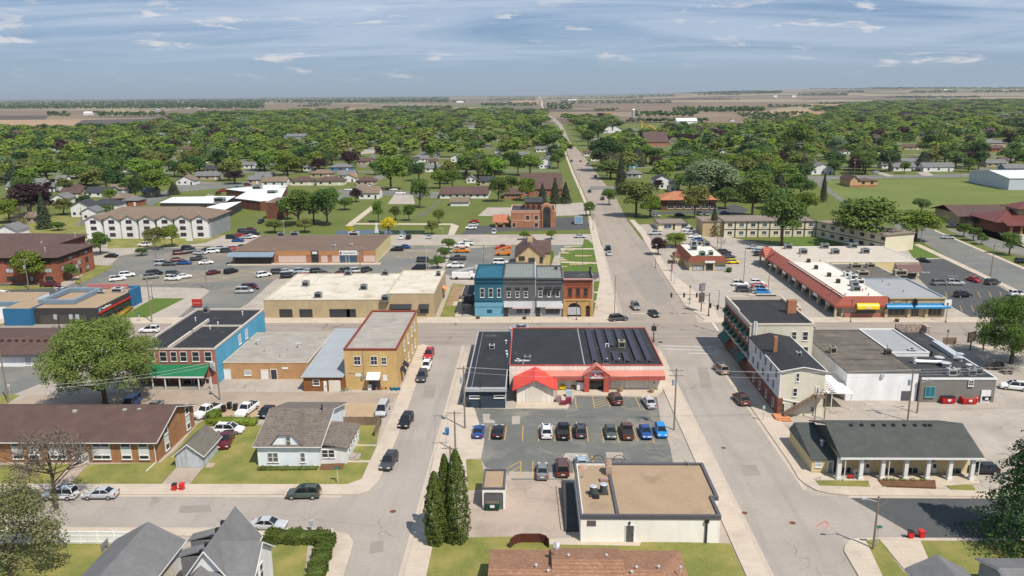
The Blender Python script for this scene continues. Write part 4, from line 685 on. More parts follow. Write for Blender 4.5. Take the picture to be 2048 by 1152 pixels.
# metal canopy and plank stair between the wing and the white block building
C_=thing('alley_canopy',(XR,yF,0),'white metal canopy with wooden walkway between the rear wing and the white block building','canopy');xq=P(1686,801).x-.1
b=MB();b.slab([(XR+.25,yF+2.5,3.4),(xq,yF+2.5,3.1),(xq,yF+12,3.1),(XR+.25,yF+12,3.4)],.15);part(b,'canopy_roof',WHITE,C_);b=MB()
for x in(xq-.3,XR+2.5):b.tube((x,yF+2.7,0),(x,yF+2.7,3.1),.08,6)
part(b,'posts',WHITE,C_);b=MB();n=22;q0=(XR+2.6,yF+2.6,3.35);q1=(XR+.7,yF+16,6.2)
for k in range(n):t=k/(n-1);x=q0[0]+(q1[0]-q0[0])*t;y=q0[1]+(q1[1]-q0[1])*t;zz_=q0[2]+(q1[2]-q0[2])*t;b.box(x-.5,y-.14,zz_,x+.5,y+.14,zz_+.05)
part(b,'plank_walk',DECK,C_);b=MB();b.tube((q0[0]+.5,q0[1],q0[2]+.3),(q1[0]+.5,q1[1],q1[2]+.3),.09,4);b.tube((q0[0]-.5,q0[1],q0[2]),(q1[0]-.5,q1[1],q1[2]),.07,4);part(b,'walk_rail',WHITE,C_)
# ---------------------------------------------------------------- white block building, light roof and grey building
yF2,zf=138.1,5.4;xw0,xw1,xm1,xg0,xg1=57.1,69.9,70.2,77.6,83.4
B=thing('white_block_building',(xw0,yF2,0),'white block building with mottled dark gravel roof and grey loading door','building')
flat_block(B,xw0,xw1,yF2,165.0,zf,WHB,MOTTLE,plain('dark_coping',S(96,90,86),.8),ph=.12,pw=.15);a=FY(1801,801,yF2);c=FY(1823,782,yF2);b=MB();b.box(a.x,yF2-.06,.02,c.x,yF2-.01,c.z);part(b,'loading_door',GYT,B)
c=FY(1764,752,yF2);b=MB();b.box(c.x-.25,yF2-.3,c.z-.3,c.x+.3,yF2-.01,c.z+.4);part(b,'wall_vent',ALU,B);c=P(1665,705,zf);ac_unit(c.x,c.y,zf-.1,1.1,1.1,1.3,plain('tan_metal',S(186,176,150),.5),parent=B);c=P(1775,708,zf);ac_unit(c.x,c.y,zf-.1,1.1,1.0,1.0,plain('brown_metal',S(120,104,92),.6),parent=B)
for px,py in((1654,704),(1774,698),(1670,731),(1745,731)):c=P(px,py,zf);vent(B,c.x,c.y,zf-.1,.9 if py<720 else.3,.08)
yl=P(1780,705,5.2).y;B=thing('light_roof_shop',(xm1,yl,0),'narrow shop with pale grey flat roof between the mottled roof and the black roof','shop');flat_block(B,xm1,xg0,yl,166.3,5.3,WHB,GRAYROOF,WHITE,ph=.3,pw=.2)
B=thing('grey_block_building',(xm1,137.2,0),'grey block building with black roof full of ducts behind the red dumpsters','building');b=MB();pts=[(xm1,137.3),(xg1,137.3),(xg1+.3,166.3),(xg0+.25,166.3),(xg0+.25,yl-.2),(xm1,yl-.2)]
b.prism(pts,0,4.35);part(b,'wall',GRY,B);b=MB();b.prism([(xm1+.2,137.5),(xg1-.2,137.5),(xg1+.1,166.1),(xg0+.45,166.1),(xg0+.45,yl-.4),(xm1+.2,yl-.4)],4.3,4.5);part(b,'roof',MEMB2,B)
t=MB();t.box(xm1-.05,137.2,4.35,xg1+.1,137.45,4.7);t.prism([(xg1-.15,137.4),(xg1+.1,137.4),(xg1+.4,166.3),(xg1+.15,166.3)],4.35,4.7);part(t,'parapet',WHITE,B);t=MB();t.box(xg0+.25,yl,4.5,xg0+.7,166.3,5.4);part(t,'party_wall',BLK,B);t=MB();t.box(xg0+.5,166.35,0,xg1+1.2,166.7,6.3).box(xg1+.4,164.5,4,xg1+1.2,166.35,6.2);part(t,'front_parapet',mat('graffiti_boards',S(206,196,184),S(176,130,100),2.2,.8,pat=('x',1.1,.5,.1),streak=((3,1,1),S(90,96,120),.7)),B)
r_=(1850,774,1870,793);win(B,r_,'Y',137.2,plain('teal_frame',S(130,190,190),.5),plain('teal_glass',S(40,120,140),.2),mull=2,rail=False);win(B,(1937,761,1947,771),'Y',137.2,WHITE,GL,mull=2);a=FY(1960,803,137.2);b=MB();b.box(a.x,137.12,.02,a.x+1.7,137.25,2.4);part(b,'white_door',WHITE,B)
b=MB();c=P(1840,727,4.5);e=P(1880,729,4.5)
b.tube((c.x-1,c.y,4.95),(e.x+.5,e.y,4.95),.38,10);b.tube((c.x-1,c.y,4.5),(c.x-1,c.y+.2,5.7),.35,8);b.tube((e.x+.5,e.y,4.95),(e.x+1.1,e.y-1.6,4.7),.36,8);part(b,'round_duct',ALU,B);b=MB();a=P(1870,695,4.5);c=P(1905,712,4.5);b.slab([(a.x,a.y+1.5,5.5),(a.x+1.5,a.y+1.5,5.5),(c.x+.9,c.y-1.5,5.2),(c.x-.6,c.y-1.5,5.2)],.9);part(b,'box_duct',ALU,B)
for px,py,sx,sy,h in((1903,750,1.5,1.0,1.2),(1912,748,.9,.9,1.1),(1942,750,1.4,1.0,1.1),(1955,747,1.3,1.1,1.1),(1823,706,1.4,1.0,.8)):c=P(px,py,4.5);ac_unit(c.x,c.y,4.5,sx,sy,h,ALU if px<1940 else GALV,parent=B)
for px,py,r in((1878,722,.5),(1890,733,.55),(1919,715,.4),(1920,722,.4),(1937,737,.35)):c=P(px,py,4.5);vent(B,c.x,c.y,4.5,.8,r,ALU)
# ---------------------------------------------------------------- shopping row on the right
xs0,xs1,xs2=77.2,88.2,102.4;yS2=193.4;zm=5.3;yN2=261.5
B=thing('strip_mall',(xs0,yS2,0),'long strip mall with terracotta metal arcade roof and white flat roof','shopping row')
flat_block(B,xs0,xs1,yS2+.3,236.8,zm,SIDT,WHITEROOF,plain('pale_coping',S(226,214,200),.7),ph=.15,pw=.2);flat_block(B,xs0+.3,116.0,237,yN2,zm-.1,YST,RIBROOF,WHITE,ph=.15,pw=.25,wall='rear_wall',roof='rear_roof',trim='rear_parapet')
xo=xs0-2.0;r=MB();r.slab([(xo,yS2-.4,3.3),(xs0+.5,yS2+.4,zm+.2),(xs0+.5,yN2,zm+.2),(xo,yN2,3.3)],.2);r.box(xo-.05,yS2-.4,2.75,xo+.1,yN2,3.3);part(r,'arcade_roof',ORM,B)
r=MB();r.slab([(xo,yS2-.5,3.3),(xs1,yS2-.5,3.3),(xs1,yS2+.3,zm+.2),(xs0+.5,yS2+.3,zm+.2)],.2);r.box(xo,yS2-.55,2.8,xs1,yS2-.4,3.3);part(r,'front_mansard',ORMX,B)
for k in range(12):y=yS2+.1+k*6.1;b=MB();b.box(xo+.1,y-.25,0,xo+.6,y+.25,2.9);part(b,'column',BEIGE,B)
b=MB();b.box(xo-.6,yS2,0,xs0,yN2,.14);part(b,'arcade_floor',CONC,B)
for k in range(10):b=MB();y=yS2+5+k*6.1;b.box(xs0-.06,y,.1,xs0-.01,y+3.8,2.4);part(b,'shop_window',GL,B)
for k in range(6):b=MB();y=yS2+3+k*9.0;b.box(xo-.12,y,2.2,xo-.05,y+3.0,2.95);part(b,'shop_sign',WHITE if k else plain('sign_olive',S(190,190,150),.6),B)
b=MB();c=P(1555,505,4.5);b.add([(xo-.8,c.y-4,3.2),(xo-.8,c.y+4,3.2),(xo-.8,c.y,6.2),(xs0,c.y,6.2),(xs0,c.y-4,5.4),(xs0,c.y+4,5.4)],[(0,2,1)[::-1],(0,4,3,2),(1,2,3,5)]);part(b,'entrance_gable',ORM,B)
b=MB();a=FY(1688,635,yS2);c=FY(1770,628,yS2);xw_=a.x;b.box(xw_,yS2-.1,0,xs1,yS2+.3,1.15);part(b,'brick_plinth',BRP,B);w_=FY(1714,627,yS2-.1);w2=FY(1752,617,yS2-.1);b=MB();b.box(w_.x,yS2-.12,1.2,w2.x,yS2-.0,2.5);part(b,'shop_window',GL,B)
b=MB();wy=P(1714,605,0)
def barrel(b,u0,u1,Y,z0,z1,d,n=7):
 for i in range(n):
  a0=math.pi/2*i/n;a1=math.pi/2*(i+1)/n;h=z1-z0
  b.slab([(u0,Y-d*math.sin(a0),z0+h*math.cos(a0)),(u0,Y-d*math.sin(a1),z0+h*math.cos(a1)),(u1,Y-d*math.sin(a1),z0+h*math.cos(a1)),(u1,Y-d*math.sin(a0),z0+h*math.cos(a0))],.04)
 for u in(u0,u1):b.add([(u,Y,z0)]+[(u,Y-d*math.sin(math.pi/2*i/n),z0+(z1-z0)*math.cos(math.pi/2*i/n)) for i in range(n+1)],[tuple(range(n+2))])
Ya=yS2-.55;a=FY(1715,618.5,Ya-.9);c=FY(1757,606,Ya);barrel(b,a.x,c.x,Ya,a.z,c.z,1.0);aw=part(b,'yellow_awning',plain('yellow_vinyl',S(250,214,20),.4),B);b=MB();b.box(a.x+2.0,Ya-1.06,a.z+.15,a.x+3.3,Ya-1.0,a.z+.5);part(b,'awning_lettering',plain('cream_letter',S(240,236,200),.5),aw)
for px,py in((1617,524),(1632,537),(1658,552),(1676,565)):c=P(px,py,zm);ac_unit(c.x,c.y,zm-.15,.9,.9,1.0,plain('rust_brown_metal',S(96,66,56),.6),parent=B)
for px,py,m_ in((1695,552,WHITE),(1706,557,WHITE),(1719,566,WHITE),(1708,571,GALV),(1711,580,GALV)):c=P(px,py,zm);ac_unit(c.x,c.y,zm-.15,1.9,1.8,1.3,m_,parent=B)
for px,py in((1576,496),(1649,495),(1706,494),(1606,506),(1670,506),(1730,505)):c=P(px,py,zm);ac_unit(c.x,c.y,zm-.2,2.2,1.9,1.5,GALV,parent=B)
for px,py in((1661,528),(1690,590),(1737,590),(1732,578),(1725,581),(1652,571),(1664,582),(1640,521),(1600,512)):c=P(px,py,zm);vent(B,c.x,c.y,zm-.2,.5,.12,plain('red_pipe',S(170,80,66),.6))
Bx=thing('brown_awning_store',(102,236,0),'store at the back of the mall with wide brown awning facing the parking lot','shop');xa_,xb_=P(1761,528,3).x+1.5,116.4;y_=237.0-.1
b=MB();b.box(xa_,y_-.3,0,xb_-.3,y_,4.9);part(b,'front_wall',SIDT,Bx);b=MB();b.slab([(xa_,y_-2.4,2.6),(xb_,y_-2.4,2.6),(xb_,y_-.3,4.3),(xa_,y_-.3,4.3)],.1);b.box(xa_,y_-2.45,2.1,xb_,y_-2.35,2.6);aw=part(b,'awning',plain('brown_canvas',S(120,92,88),.8),Bx);text(aw,'STEWARTVILLE LIQUOR CENTER',(xa_+xb_)/2,y_-2.47,2.33,.36,WHITE,width=11.5);b=MB();b.box(xa_+.5,y_-.36,.3,xb_-1,y_-.31,2.4);part(b,'shop_window',GL,Bx)
B=thing('grey_roof_section',(90,216,0),'low dark grey roofed section in the middle of the strip mall block','building');flat_block(B,xs1+.25,102.2,215.2,236.8,4.6,SIDT,MOTTLE,WHITE,ph=.15,pw=.15)
for px,py,sx,h in((1711,535,3.2,1.2),(1740,534,2.2,1.2),(1725,550,3.2,1.2),(1800,549,3.4,1.4)):c=P(px,py,4.6);ac_unit(c.x,c.y,4.5,sx,1.6,h,plain('tan_metal',S(186,176,150),.5),parent=B)
B=thing('blue_awning_shop',(xs1,yS2,0),'buff brick shop with long bright blue barrel awning on the main street','shop');flat_block(B,xs1+.25,xs2,yS2,214.9,5.2,BGE,GRAYROOF,plain('blue_grey_coping',S(150,164,176),.6),ph=.25,pw=.5)
b=MB();b.box(xs1+.25,yS2-.3,4.9,xs2,yS2-.02,5.2);part(b,'cornice',BEIGE,B)
a=FY(1774,617,yS2-1.2);c=FY(1893,606,yS2);b=MB();barrel(b,a.x,c.x+.6,yS2-.05,a.z,c.z,1.3);part(b,'blue_awning',plain('blue_vinyl',S(14,134,190),.4),B)
for r_ in((1775,616,1811,630),(1822,616,1838,633),(1855,616,1883,631)):win(B,r_,'Y',yS2-.1,BEIGE,GL,mull=3,rail=False)
for px in(1770.5,1816,1851):c=FY(px,630,yS2);b=MB();b.box(c.x-.35,yS2-.5,0,c.x+.35,yS2-.02,2.4);part(b,'pilaster',BEIGE,B)
s_=MB();c=FY(1783+13,603,yS2);s_.box(c.x-2.2,yS2-.2,3.6,c.x-2.1,yS2-.1,4.7).box(c.x+2.1,yS2-.2,3.6,c.x+2.2,yS2-.1,4.7);s_.tube((c.x-2.1,yS2-.15,4.6),(c.x,yS2-.15,3.9),.04,4);s_.tube((c.x+2.1,yS2-.15,4.6),(c.x,yS2-.15,3.9),.04,4);part(s_,'sign_bracket',BRNT,B);c=FY(1832,602,yS2-1);b=MB();b.box(c.x-.1,yS2-1.8,3.5,c.x+.1,yS2-.1,5.1);part(b,'hanging_sign',BRNT,B);c=FY(1893,604,yS2-1);b=MB();b.box(c.x-.5,yS2-1.2,3.4,c.x+1.2,yS2-1.0,4.9);part(b,'white_sign',WHITE,B)
for px,py in((1765,563),(1807,583),(1778,570)):c=P(px,py,5.1);vent(B,c.x,c.y,4.95,.6,.12)
# ---------------------------------------------------------------- restaurant with brown mansard
yR=P(1400,541).y;xl,xr=P(1382,545).x,P(1453,543).x;zR=HT(1418,545,516.5)
yRb=P(1400,487,zR).y;B=thing('restaurant',(xl,yR,0),'small restaurant with sloping brown mansard roof and glass front beside the highway','restaurant')
walls(B,xl,xr,yR,yRb,zR-1.4,YST);r=MB();e=.9;r.box(xl+.6,yR+.5,zR-.35,xr-.6,yRb-.5,zR-.15);part(r,'roof',WHITEROOF,B);r=MB();o4=[(xl-e,yR-e,zR-1.7),(xr+e,yR-e,zR-1.7),(xr+e,yRb+e,zR-1.7),(xl-e,yRb+e,zR-1.7)];i4=[(xl+.5,yR+.4,zR+.05),(xr-.5,yR+.4,zR+.05),(xr-.5,yRb-.4,zR+.05),(xl+.5,yRb-.4,zR+.05)];j4=[(a+(.25 if a<(xl+xr)/2 else-.25),b_+(.25 if b_<(yR+yRb)/2 else-.25),c) for a,b_,c in i4]
r.add(o4+i4+j4,[(k,(k+1)%4,(k+1)%4+4,k+4) for k in range(4)]+[(k+4,(k+1)%4+4,(k+1)%4+8,k+8) for k in range(4)]+[(0,3,2,1)]);part(r,'mansard',mat('brown_mansard',S(146,84,66),S(126,70,56),.6,.85,pat=('v',.5,.25,.15)),B)
for r_ in((1385,531,1408,542),(1428,531,1450,541.5)):win(B,r_,'Y',yR,BRNT,CURT,mull=3,rail=False)
win(B,(1411.5,528,1425,545),'Y',yR,BRNT,GL,mull=2,rail=False,name='entrance');c=FY(1420,524,yR-e);b=MB();b.box(c.x-1.6,yR-e-.1,c.z-.3,c.x+1.6,yR-e+.1,c.z+.35);part(b,'sign_board',WHITE,B)
for px in(1409.5,1427):c=FY(px,535,yR);b=MB();b.box(c.x-.25,yR-.5,0,c.x+.25,yR-.02,zR-1.6);part(b,'pillar',BEIGE,B)
for px,py,m_,s2 in((1387,489,ALU,2.0),(1413,491,GALV,2.0),(1387,499,GALV,2.0),(1404,511,plain('pale_green_metal',S(150,190,170),.6),1.8),(1421,510,ALU,1.5),(1399,490,GALV,1.0)):c=P(px,py,zR);ac_unit(c.x,c.y,zR-.15,s2,s2,1.5,m_,parent=B)
B=thing('restaurant_porch',(xl-4,yR+8,0),'small red roofed side porch on the left of the restaurant','porch');c=P(1356,535);b=MB();b.box(c.x,yR+10,0,xl-.05,yR+15,2.6);part(b,'wall',YST,B);hip(B,c.x,xl-1.1,yR+10,yR+15,2.65,1.0,MATS['brown_mansard'],.3)
# ---------------------------------------------------------------- main street row
def row_unit(name,label,x0,x1,y0,y1,z,um,lm,rm,cm,awn=None,wins=(),low=None,roofname='roof'):
 B=thing(name,(x0,y0,0),label,'shop building');b=MB();zs=4.1
 b.quad((x0,y0,zs),(x1,y0,zs),(x1,y0,z),(x0,y0,z));b.quad((x1,y0,0),(x1,y1,0),(x1,y1,z),(x1,y0,z));b.quad((x0,y1,0),(x0,y0,0),(x0,y0,z),(x0,y1,z));b.quad((x1,y1,0),(x0,y1,0),(x0,y1,z),(x1,y1,z));part(b,'wall',um,B)
 b=MB();b.box(x0,y0-.02,0,x1,y0+.3,zs);part(b,'shopfront',lm,B)
 r=MB();r.box(x0+.05,y0+.3,z-.7,x1-.05,y1-.05,z-.45);part(r,roofname,rm,B)
 t=MB();t.box(x0,y0-.25,z-.35,x1,y0+.3,z).box(x0,y0+.3,z-.5,x0+.25,y1,z-.15).box(x1-.25,y0+.3,z-.5,x1,y1,z-.15);t.box(x0,y0-.15,z-1.25,x1,y0-.02,z-1.0)
 n=int((x1-x0)/.45)
 for k in range(n):t.box(x0+.1+k*.45,y0-.18,z-1.6,x0+.3+k*.45,y0-.02,z-1.25)
 part(t,'cornice',cm,B)
 for r_ in wins:win(B,r_,'Y',y0,WHITE,GL)
 return B
yr_=195.0;zt_=10.2;gx=[P(949.8,633.5).x,P(1006.5,633.5).x,P(1071,633.5).x,P(1126.6,633.5).x,P(1184.7,634).x]
B=row_unit('blue_painted_shop','two storey teal blue painted shop building at the left end of the main street row',gx[0],gx[1],yr_,P(985,532,9.7).y,zt_,TEAL,LTEAL,TROOF,DTEAL,wins=((961,577,968,594),(978,577,985,594),(995,577,1001,594)))
b=MB();a=FY(974,626,yr_);c=FY(984,619,yr_);b.box(a.x,yr_-.06,a.z,c.x,yr_-.03,c.z);part(b,'window',plain('deep_teal_glass',S(24,84,106),.2),B);b=MB();b.box(gx[0],yr_-.12,3.9,gx[1]-.02,yr_-.03,4.2).box(gx[0],yr_-.08,2.55,gx[1]-.02,yr_-.03,2.62);part(b,'belt_course',DTEAL,B)
B=row_unit('grey_brick_shop','dark grey two storey shop with pale metal roof and scalloped awning beside the teal building',gx[1]+.03,gx[2],yr_,P(1030,528,9.7).y,zt_,GRP,LGR,METROOF,plain('dark_grey_trim',S(96,98,100),.7),wins=((1014.5,583,1020.5,594),(1031.5,583,1038,594),(1048.5,583,1055,594)))
def dark_heads(B,lst,sh=False):
 for(a0,t0,a1,t1) in lst:b=MB();a=FY(a0,t1,yr_);c=FY(a1,t0,yr_);b.box(a.x-.1,yr_-.05,a.z,c.x+.1,yr_-.01,c.z);part(b,'window_head',plain('charcoal_panel_dark',S(58,58,60),.6),B)
dark_heads(B,((1014,575,1020.5,583),(1031,575,1038.5,583),(1048,575,1055.5,583)))
def shopawn(B,x0,x1):
 b=MB();b.slab([(x0,yr_-1.0,2.75),(x1,yr_-1.0,2.75),(x1,yr_-.03,4.0),(x0,yr_-.03,4.0)],.05);part(b,'awning',LGR,B)
 b=MB();b.box(x0+2.2 if x1-x0>5 else x0,yr_-1.06,2.35,x1,yr_-1.0,2.78);part(b,'valance',mat('striped_valance',S(236,220,216),None,1,.7,pat=('x',.5,.4,.4,(.85,.6,.6))),B)
shopawn(B,gx[1]+.2,gx[2]-.8);b=MB();b.box(gx[1]+.1,yr_-.08,.1,gx[1]+1.3,yr_-.03,2.4).box(gx[1]+3.4,yr_-.08,.9,gx[1]+4.9,yr_-.03,2.2).box(gx[1]+5.4,yr_-.08,.9,gx[1]+6.9,yr_-.03,2.2);part(b,'shop_window',GL,B)
b=MB();b.box(gx[2]-.2,yr_,zt_-.6,gx[2]+.15,P(1030,528,9.7).y,zt_+.1);part(b,'party_wall',ALU,B)
B=row_unit('dark_grey_shop','dark grey shop with small black window awnings next to the brick and stone building',gx[2]+.2,gx[3],yr_-.02,P(1100,533,9.7).y,zt_-.15,GRP,LGR,METROOF,MATS['dark_grey_trim'],wins=((1077.5,582,1084,593),(1095,582,1101,593),(1112,582,1118.5,593)))
dark_heads(B,((1077,575,1084,582),(1095,575,1101,582),(1112,575,1118,582)))
for px in(1097,1115):c=FY(px,573,yr_);b=MB();b.slab([(c.x-.9,yr_-.9,c.z-.5),(c.x+.9,yr_-.9,c.z-.5),(c.x+.9,yr_-.03,c.z),(c.x-.9,yr_-.03,c.z)],.05);part(b,'awning',BLK,B)
shopawn(B,gx[2]+.3,gx[3]-.1);b=MB();b.box(gx[2]+.25,yr_-.1,.1,gx[2]+1.2,yr_-.05,2.4).box(gx[2]+2.6,yr_-.1,.8,gx[3]-.9,yr_-.05,2.2);part(b,'shop_window',GL,B)
c=P(1112,538,9.7);ac_unit(c.x,c.y,9.5,.8,.8,.9,plain('brown_metal',S(120,104,92),.6),parent=B)
x0,x1=gx[3]+.03,gx[4];B=thing('brick_and_stone_building',(x0,yr_,0),'red brick building with yellow stone arch ground floor at the right end of the row','shop building');yb_=P(1160,541,9.7).y;z=9.9
b=MB();b.box(x0,yr_,4.3,x1,yb_,z-.5);part(b,'wall',BRK,B)
# stone ground floor with two round-arched openings
a=FY(1134,632,yr_);c=FY(1162,632,yr_);xc=(a.x+c.x)/2;rr=(c.x-a.x)/2;topz=FY(1148,605,yr_).z;b=MB();st=MB();d=.35;zspr=topz-rr
def arch_panel(b,xa,xb,xc,r,zs,H,y):
 n=14;arc=[(xc-r*math.cos(math.pi*i/n),zs+r*math.sin(math.pi*i/n)) for i in range(n+1)]
 for i in range(n):
  (u0,w0),(u1,w1)=arc[i],arc[i+1];b.quad((u0,y,w0),(u1,y,w1),(u1,y,H),(u0,y,H));b.quad((u0,y,w0),(u0,y+.5,w0),(u1,y+.5,w1),(u1,y,w1))
 b.box(xa,y,0,xc-r,y+.5,H);b.box(xc+r,y,0,xb,y+.5,H)
xd=FY(1175,632,yr_).x;arch_panel(st,x0,xd-.65,xc,rr,max(zspr,.3),4.3,yr_-.45);arch_panel(st,xd-.65,x1,xd,.5,2.5,4.3,yr_-.45);st.box(x0-.05,yr_-.6,4.3,x1+.05,yr_,4.55).box(x1-.6,yr_-.62,0,x1+.05,yr_-.45,4.6).box(x0-.05,yr_-.62,0,x0+.4,yr_-.45,4.6);sp=part(st,'stone_arcade',STONE,B)
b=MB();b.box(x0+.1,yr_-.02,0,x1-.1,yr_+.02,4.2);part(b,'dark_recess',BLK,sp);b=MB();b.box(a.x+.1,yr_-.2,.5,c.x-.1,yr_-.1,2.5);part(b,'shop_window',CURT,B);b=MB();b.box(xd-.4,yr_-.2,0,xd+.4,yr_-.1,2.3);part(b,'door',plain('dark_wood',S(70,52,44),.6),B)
for r_ in((1136.5,577,1143.5,592),(1152.5,577,1159.5,592),(1168,577,1175,592)):win(B,r_,'Y',yr_,plain('rust_trim',S(150,70,56),.7),GL)
r=MB();r.box(x0+.1,yr_+.1,z-.7,x1-.1,yb_-.1,z-.4);part(r,'roof',MEMB2,B);t=MB();t.box(x0-.05,yr_-.5,z-.3,x1+.1,yr_+.15,z).box(x0-.05,yr_+.15,z-.5,x0+.15,yb_,z-.2);part(t,'cornice',plain('pink_coping',S(206,164,152),.7),B);t=MB();t.box(x1-.15,yr_+.15,z-.5,x1+.15,yb_,z+.1);t.box(x1-.2,yb_-1.5,z,x1+.2,yb_,z+1);part(t,'side_parapet',BLK,B);t=MB();t.box(x0+.3,yr_-.12,z-1.6,x1-.3,yr_-.02,z-1.4).box(x0+.9,yr_-.1,7.5,x1-.7,yr_-.02,7.75);part(t,'brick_band',MATS['rust_trim'],B)
# ---------------------------------------------------------------- large buff brick block on main street
B=thing('buff_brick_block',(-68,194,0),'large buff brick block with stained cream flat roof left of the garden','building')
xa_,xb_,xc_=P(521,644).x,P(774.5,636).x,P(869.5,635).x;y0=194.2;yk=224.0
flat_block(B,xa_,xb_,y0-.4,yk,4.9,BRB,CREAMROOF,plain('cream_coping',S(214,204,180),.7),ph=.2,pw=.3);flat_block(B,xb_+.05,xc_,y0,221.5,6.4,BRB,CREAMROOF,plain('cream_coping',(0,0,0)),ph=.25,pw=.3,wall='tall_wall',roof='tall_roof',trim='tall_parapet')
r_=(840,609,857,627);a=FY(*[840,627],y0);c=FY(857,609,y0)
for u0,u1 in((782,822),(840,857)):
 a=FY(u0,627,y0);c=FY(u1,608,y0);b=MB();b.box(a.x,y0-.04,max(.2,a.z),c.x,y0-.01,c.z-.8);part(b,'window',GL,B);b=MB();b.slab([(a.x-.2,y0-1.1,c.z-1.0),(c.x+.2,y0-1.1,c.z-1.0),(c.x+.2,y0-.02,c.z),(a.x-.2,y0-.02,c.z)],.05);part(b,'awning',BLK,B)
for u0,u1 in((560,585),(600,625),(660,700),(694,712)):a=FY(u0,640,y0-.4);c=FY(u1,626,y0-.4);b=MB();b.box(a.x,y0-.45,.3,c.x,y0-.41,2.4);part(b,'window',GL,B)
for px,py in((612,571),(637,594),(728,578),(697,549),(771,549),(771,600)):c=P(px,py,4.9);ac_unit(c.x,c.y,4.7,1.8,1.4,1.4,GALV,parent=B)
c=P(877,550,6.4);ac_unit(c.x,c.y,6.1,1.2,1.2,1.2,GALV,parent=B);b=MB();yy=P(883,605).y+3;b.slab([(xc_+.02,yy,3.4),(xc_+1.4,yy,2.7),(xc_+1.4,yy+3.5,2.7),(xc_+.02,yy+3.5,3.4)],.06);part(b,'side_awning',plain('orange_canvas',S(232,160,110),.8),B)
# ---------------------------------------------------------------- blue-sided brick house of shops
x0,x1,y0,y1,z=-77.3,-61.8,146.4,175.6,7.45
B=thing('blue_sided_building',(x0,y0,0),'two storey pink brick building with sky blue side wall and green porch roof','building')
b=MB();b.quad((x0,y0,0),(x1,y0,0),(x1,y0,z-.1),(x0,y0,z-.1));b.quad((x0,y1,0),(x0,y0,0),(x0,y0,z-.1),(x0,y1,z-.1));part(b,'wall',BRP,B);b=MB();b.quad((x1,y0,0),(x1,y1,0),(x1,y1,z-.1),(x1,y0,z-.1));b.quad((x1,y1,0),(x0,y1,0),(x0,y1,z),(x1,y1,z));part(b,'blue_wall',CYAN,B)
r=MB();r.box(x0+.1,y0+.1,z-.6,x1-.1,y1-.1,z-.4);part(r,'roof',MEMB,B);t=MB();t.box(x0-.05,y0-.1,z-.35,x1+.05,y0+.15,z).box(x0-.05,y0+.15,z-.3,x0+.25,y1,z+.1).box(x1-.2,y0+.15,z-.3,x1+.08,y1,z+.1).box(x0+.25,y1-.25,z-.3,x1-.2,y1+.05,z+.1);xm=P(345,690,z).x;t.box(xm-.2,y0+.2,z-.4,xm+.2,y0+11,z+.25).box(xm-.2,y0+12,z-.4,xm+.2,y0+20,z+.25).box(xm,y0+16,z-.4,x1-.2,y0+16.25,z-.05);part(t,'parapet',plain('pale_coping',S(226,214,200),.7),B)
for r_ in((299,704,308,722),(321,704,332,722),(343,704,352,722),(362,704,372,722),(386,704,397,722),(411,704,422,722)):win(B,r_,'Y',y0,WHITE,GL)
for ya,yb2 in((y0+12.5,y0+13.6),(y0+16.5,y0+17.6)):win(B,(ya,4.2,yb2,6.1),'XE',x1,WHITE,CURT)
yp=143.2;b=MB();xpl=x0+.4;b.slab([(xpl,yp,2.75),(x1-1.3,yp,2.75),(x1-1.3,y0-.02,4.1),(xpl,y0-.02,4.1)],.1);pr=part(b,'porch_roof',GRNR,B);b=MB();b.box(xpl,yp-.06,2.45,x1-1.3,yp+.04,2.75);part(b,'gutter',WHITE,pr)
for px in(305,330,359,397,422):c=P(px,781);b=MB();b.box(c.x-.09,yp+.1,0,c.x+.09,yp+.28,2.6);part(b,'porch_post',WHITE,B)
for r_ in((328,757,337,770),(367,757,382,768),(391,757,403,780),(412,757,418,768)):win(B,r_,'Y',y0-.02,WHITE,GL,rail=False,sill=False)
b=MB();b.box(x0,yp,.02,x1-1.2,y0,.15);b.box(xpl,yp+.1,.6,x1-2,yp+.18,.66);part(b,'porch_floor',CONC,B);c=P(413,621,z);ac_unit(c.x,c.y,z-.4,1.1,1.1,1.1,GALV,parent=B)
for px,py in((312,677),(436,648),(420,655),(391,639),(485,627)):c=P(px,py,z);vent(B,c.x,c.y,z-.4,.8,.1,WHITE)
b=MB();b.tube((x1-.4,y0-.5,3.2),(x1-.4,y0-.5,4.6),.35,8);b.tube((x1-.9,y0-.4,3.6),(x1-.9,y0-.4,4.7),.25,8);part(b,'electric_box',ALU,B)
# ---------------------------------------------------------------- low tan building, wooden garage and two storey tan brick building
x0,x1,y0,y1,z=x1+.1,-44.6,149.3,169.8,3.5;B=thing('low_tan_building',(x0,y0,0),'low tan brick building with weathered flat roof beside the blue wall','building')
LR=mat('weathered_pale_roof',S(176,168,158),S(160,153,145),.3,.9,big=(.25,S(112,108,102),.55,.75,.5),streak=((.3,1.2,1),S(206,200,190),.5),fine=.2)
flat_block(B,x0,x1,y0,y1,z,mat('orange_tan_brick',S(212,168,122),S(196,152,108),.5,.92,pat=('brick',.6,.3)),LR,plain('cream_coping',S(214,204,180),.7),ph=.12,pw=.2);a=P(450,758)
for r_,m_ in(((524,740,535,757),WHITE),((543,739,553,757),GL),((450,739,460,758),WHITE)):door(B,r_,y0,m_,WHITE,handle=False)
win(B,(490,741,501,750),'Y',y0,WHITE,CURT,rail=False)
for px,py in((517,688),(599,694)):c=P(px,py,z);b=MB();b.tube((c.x,c.y,z-.1),(c.x,c.y,z+.7),.35,8);b.tube((c.x-.5,c.y,z+.7),(c.x+.5,c.y,z+.8),.3,8);part(b,'roof_fan',ALU,B)
for px,py in((529,702),(575,700),(500,680),(560,712)):c=P(px,py,z);vent(B,c.x,c.y,z-.1,.5,.08)
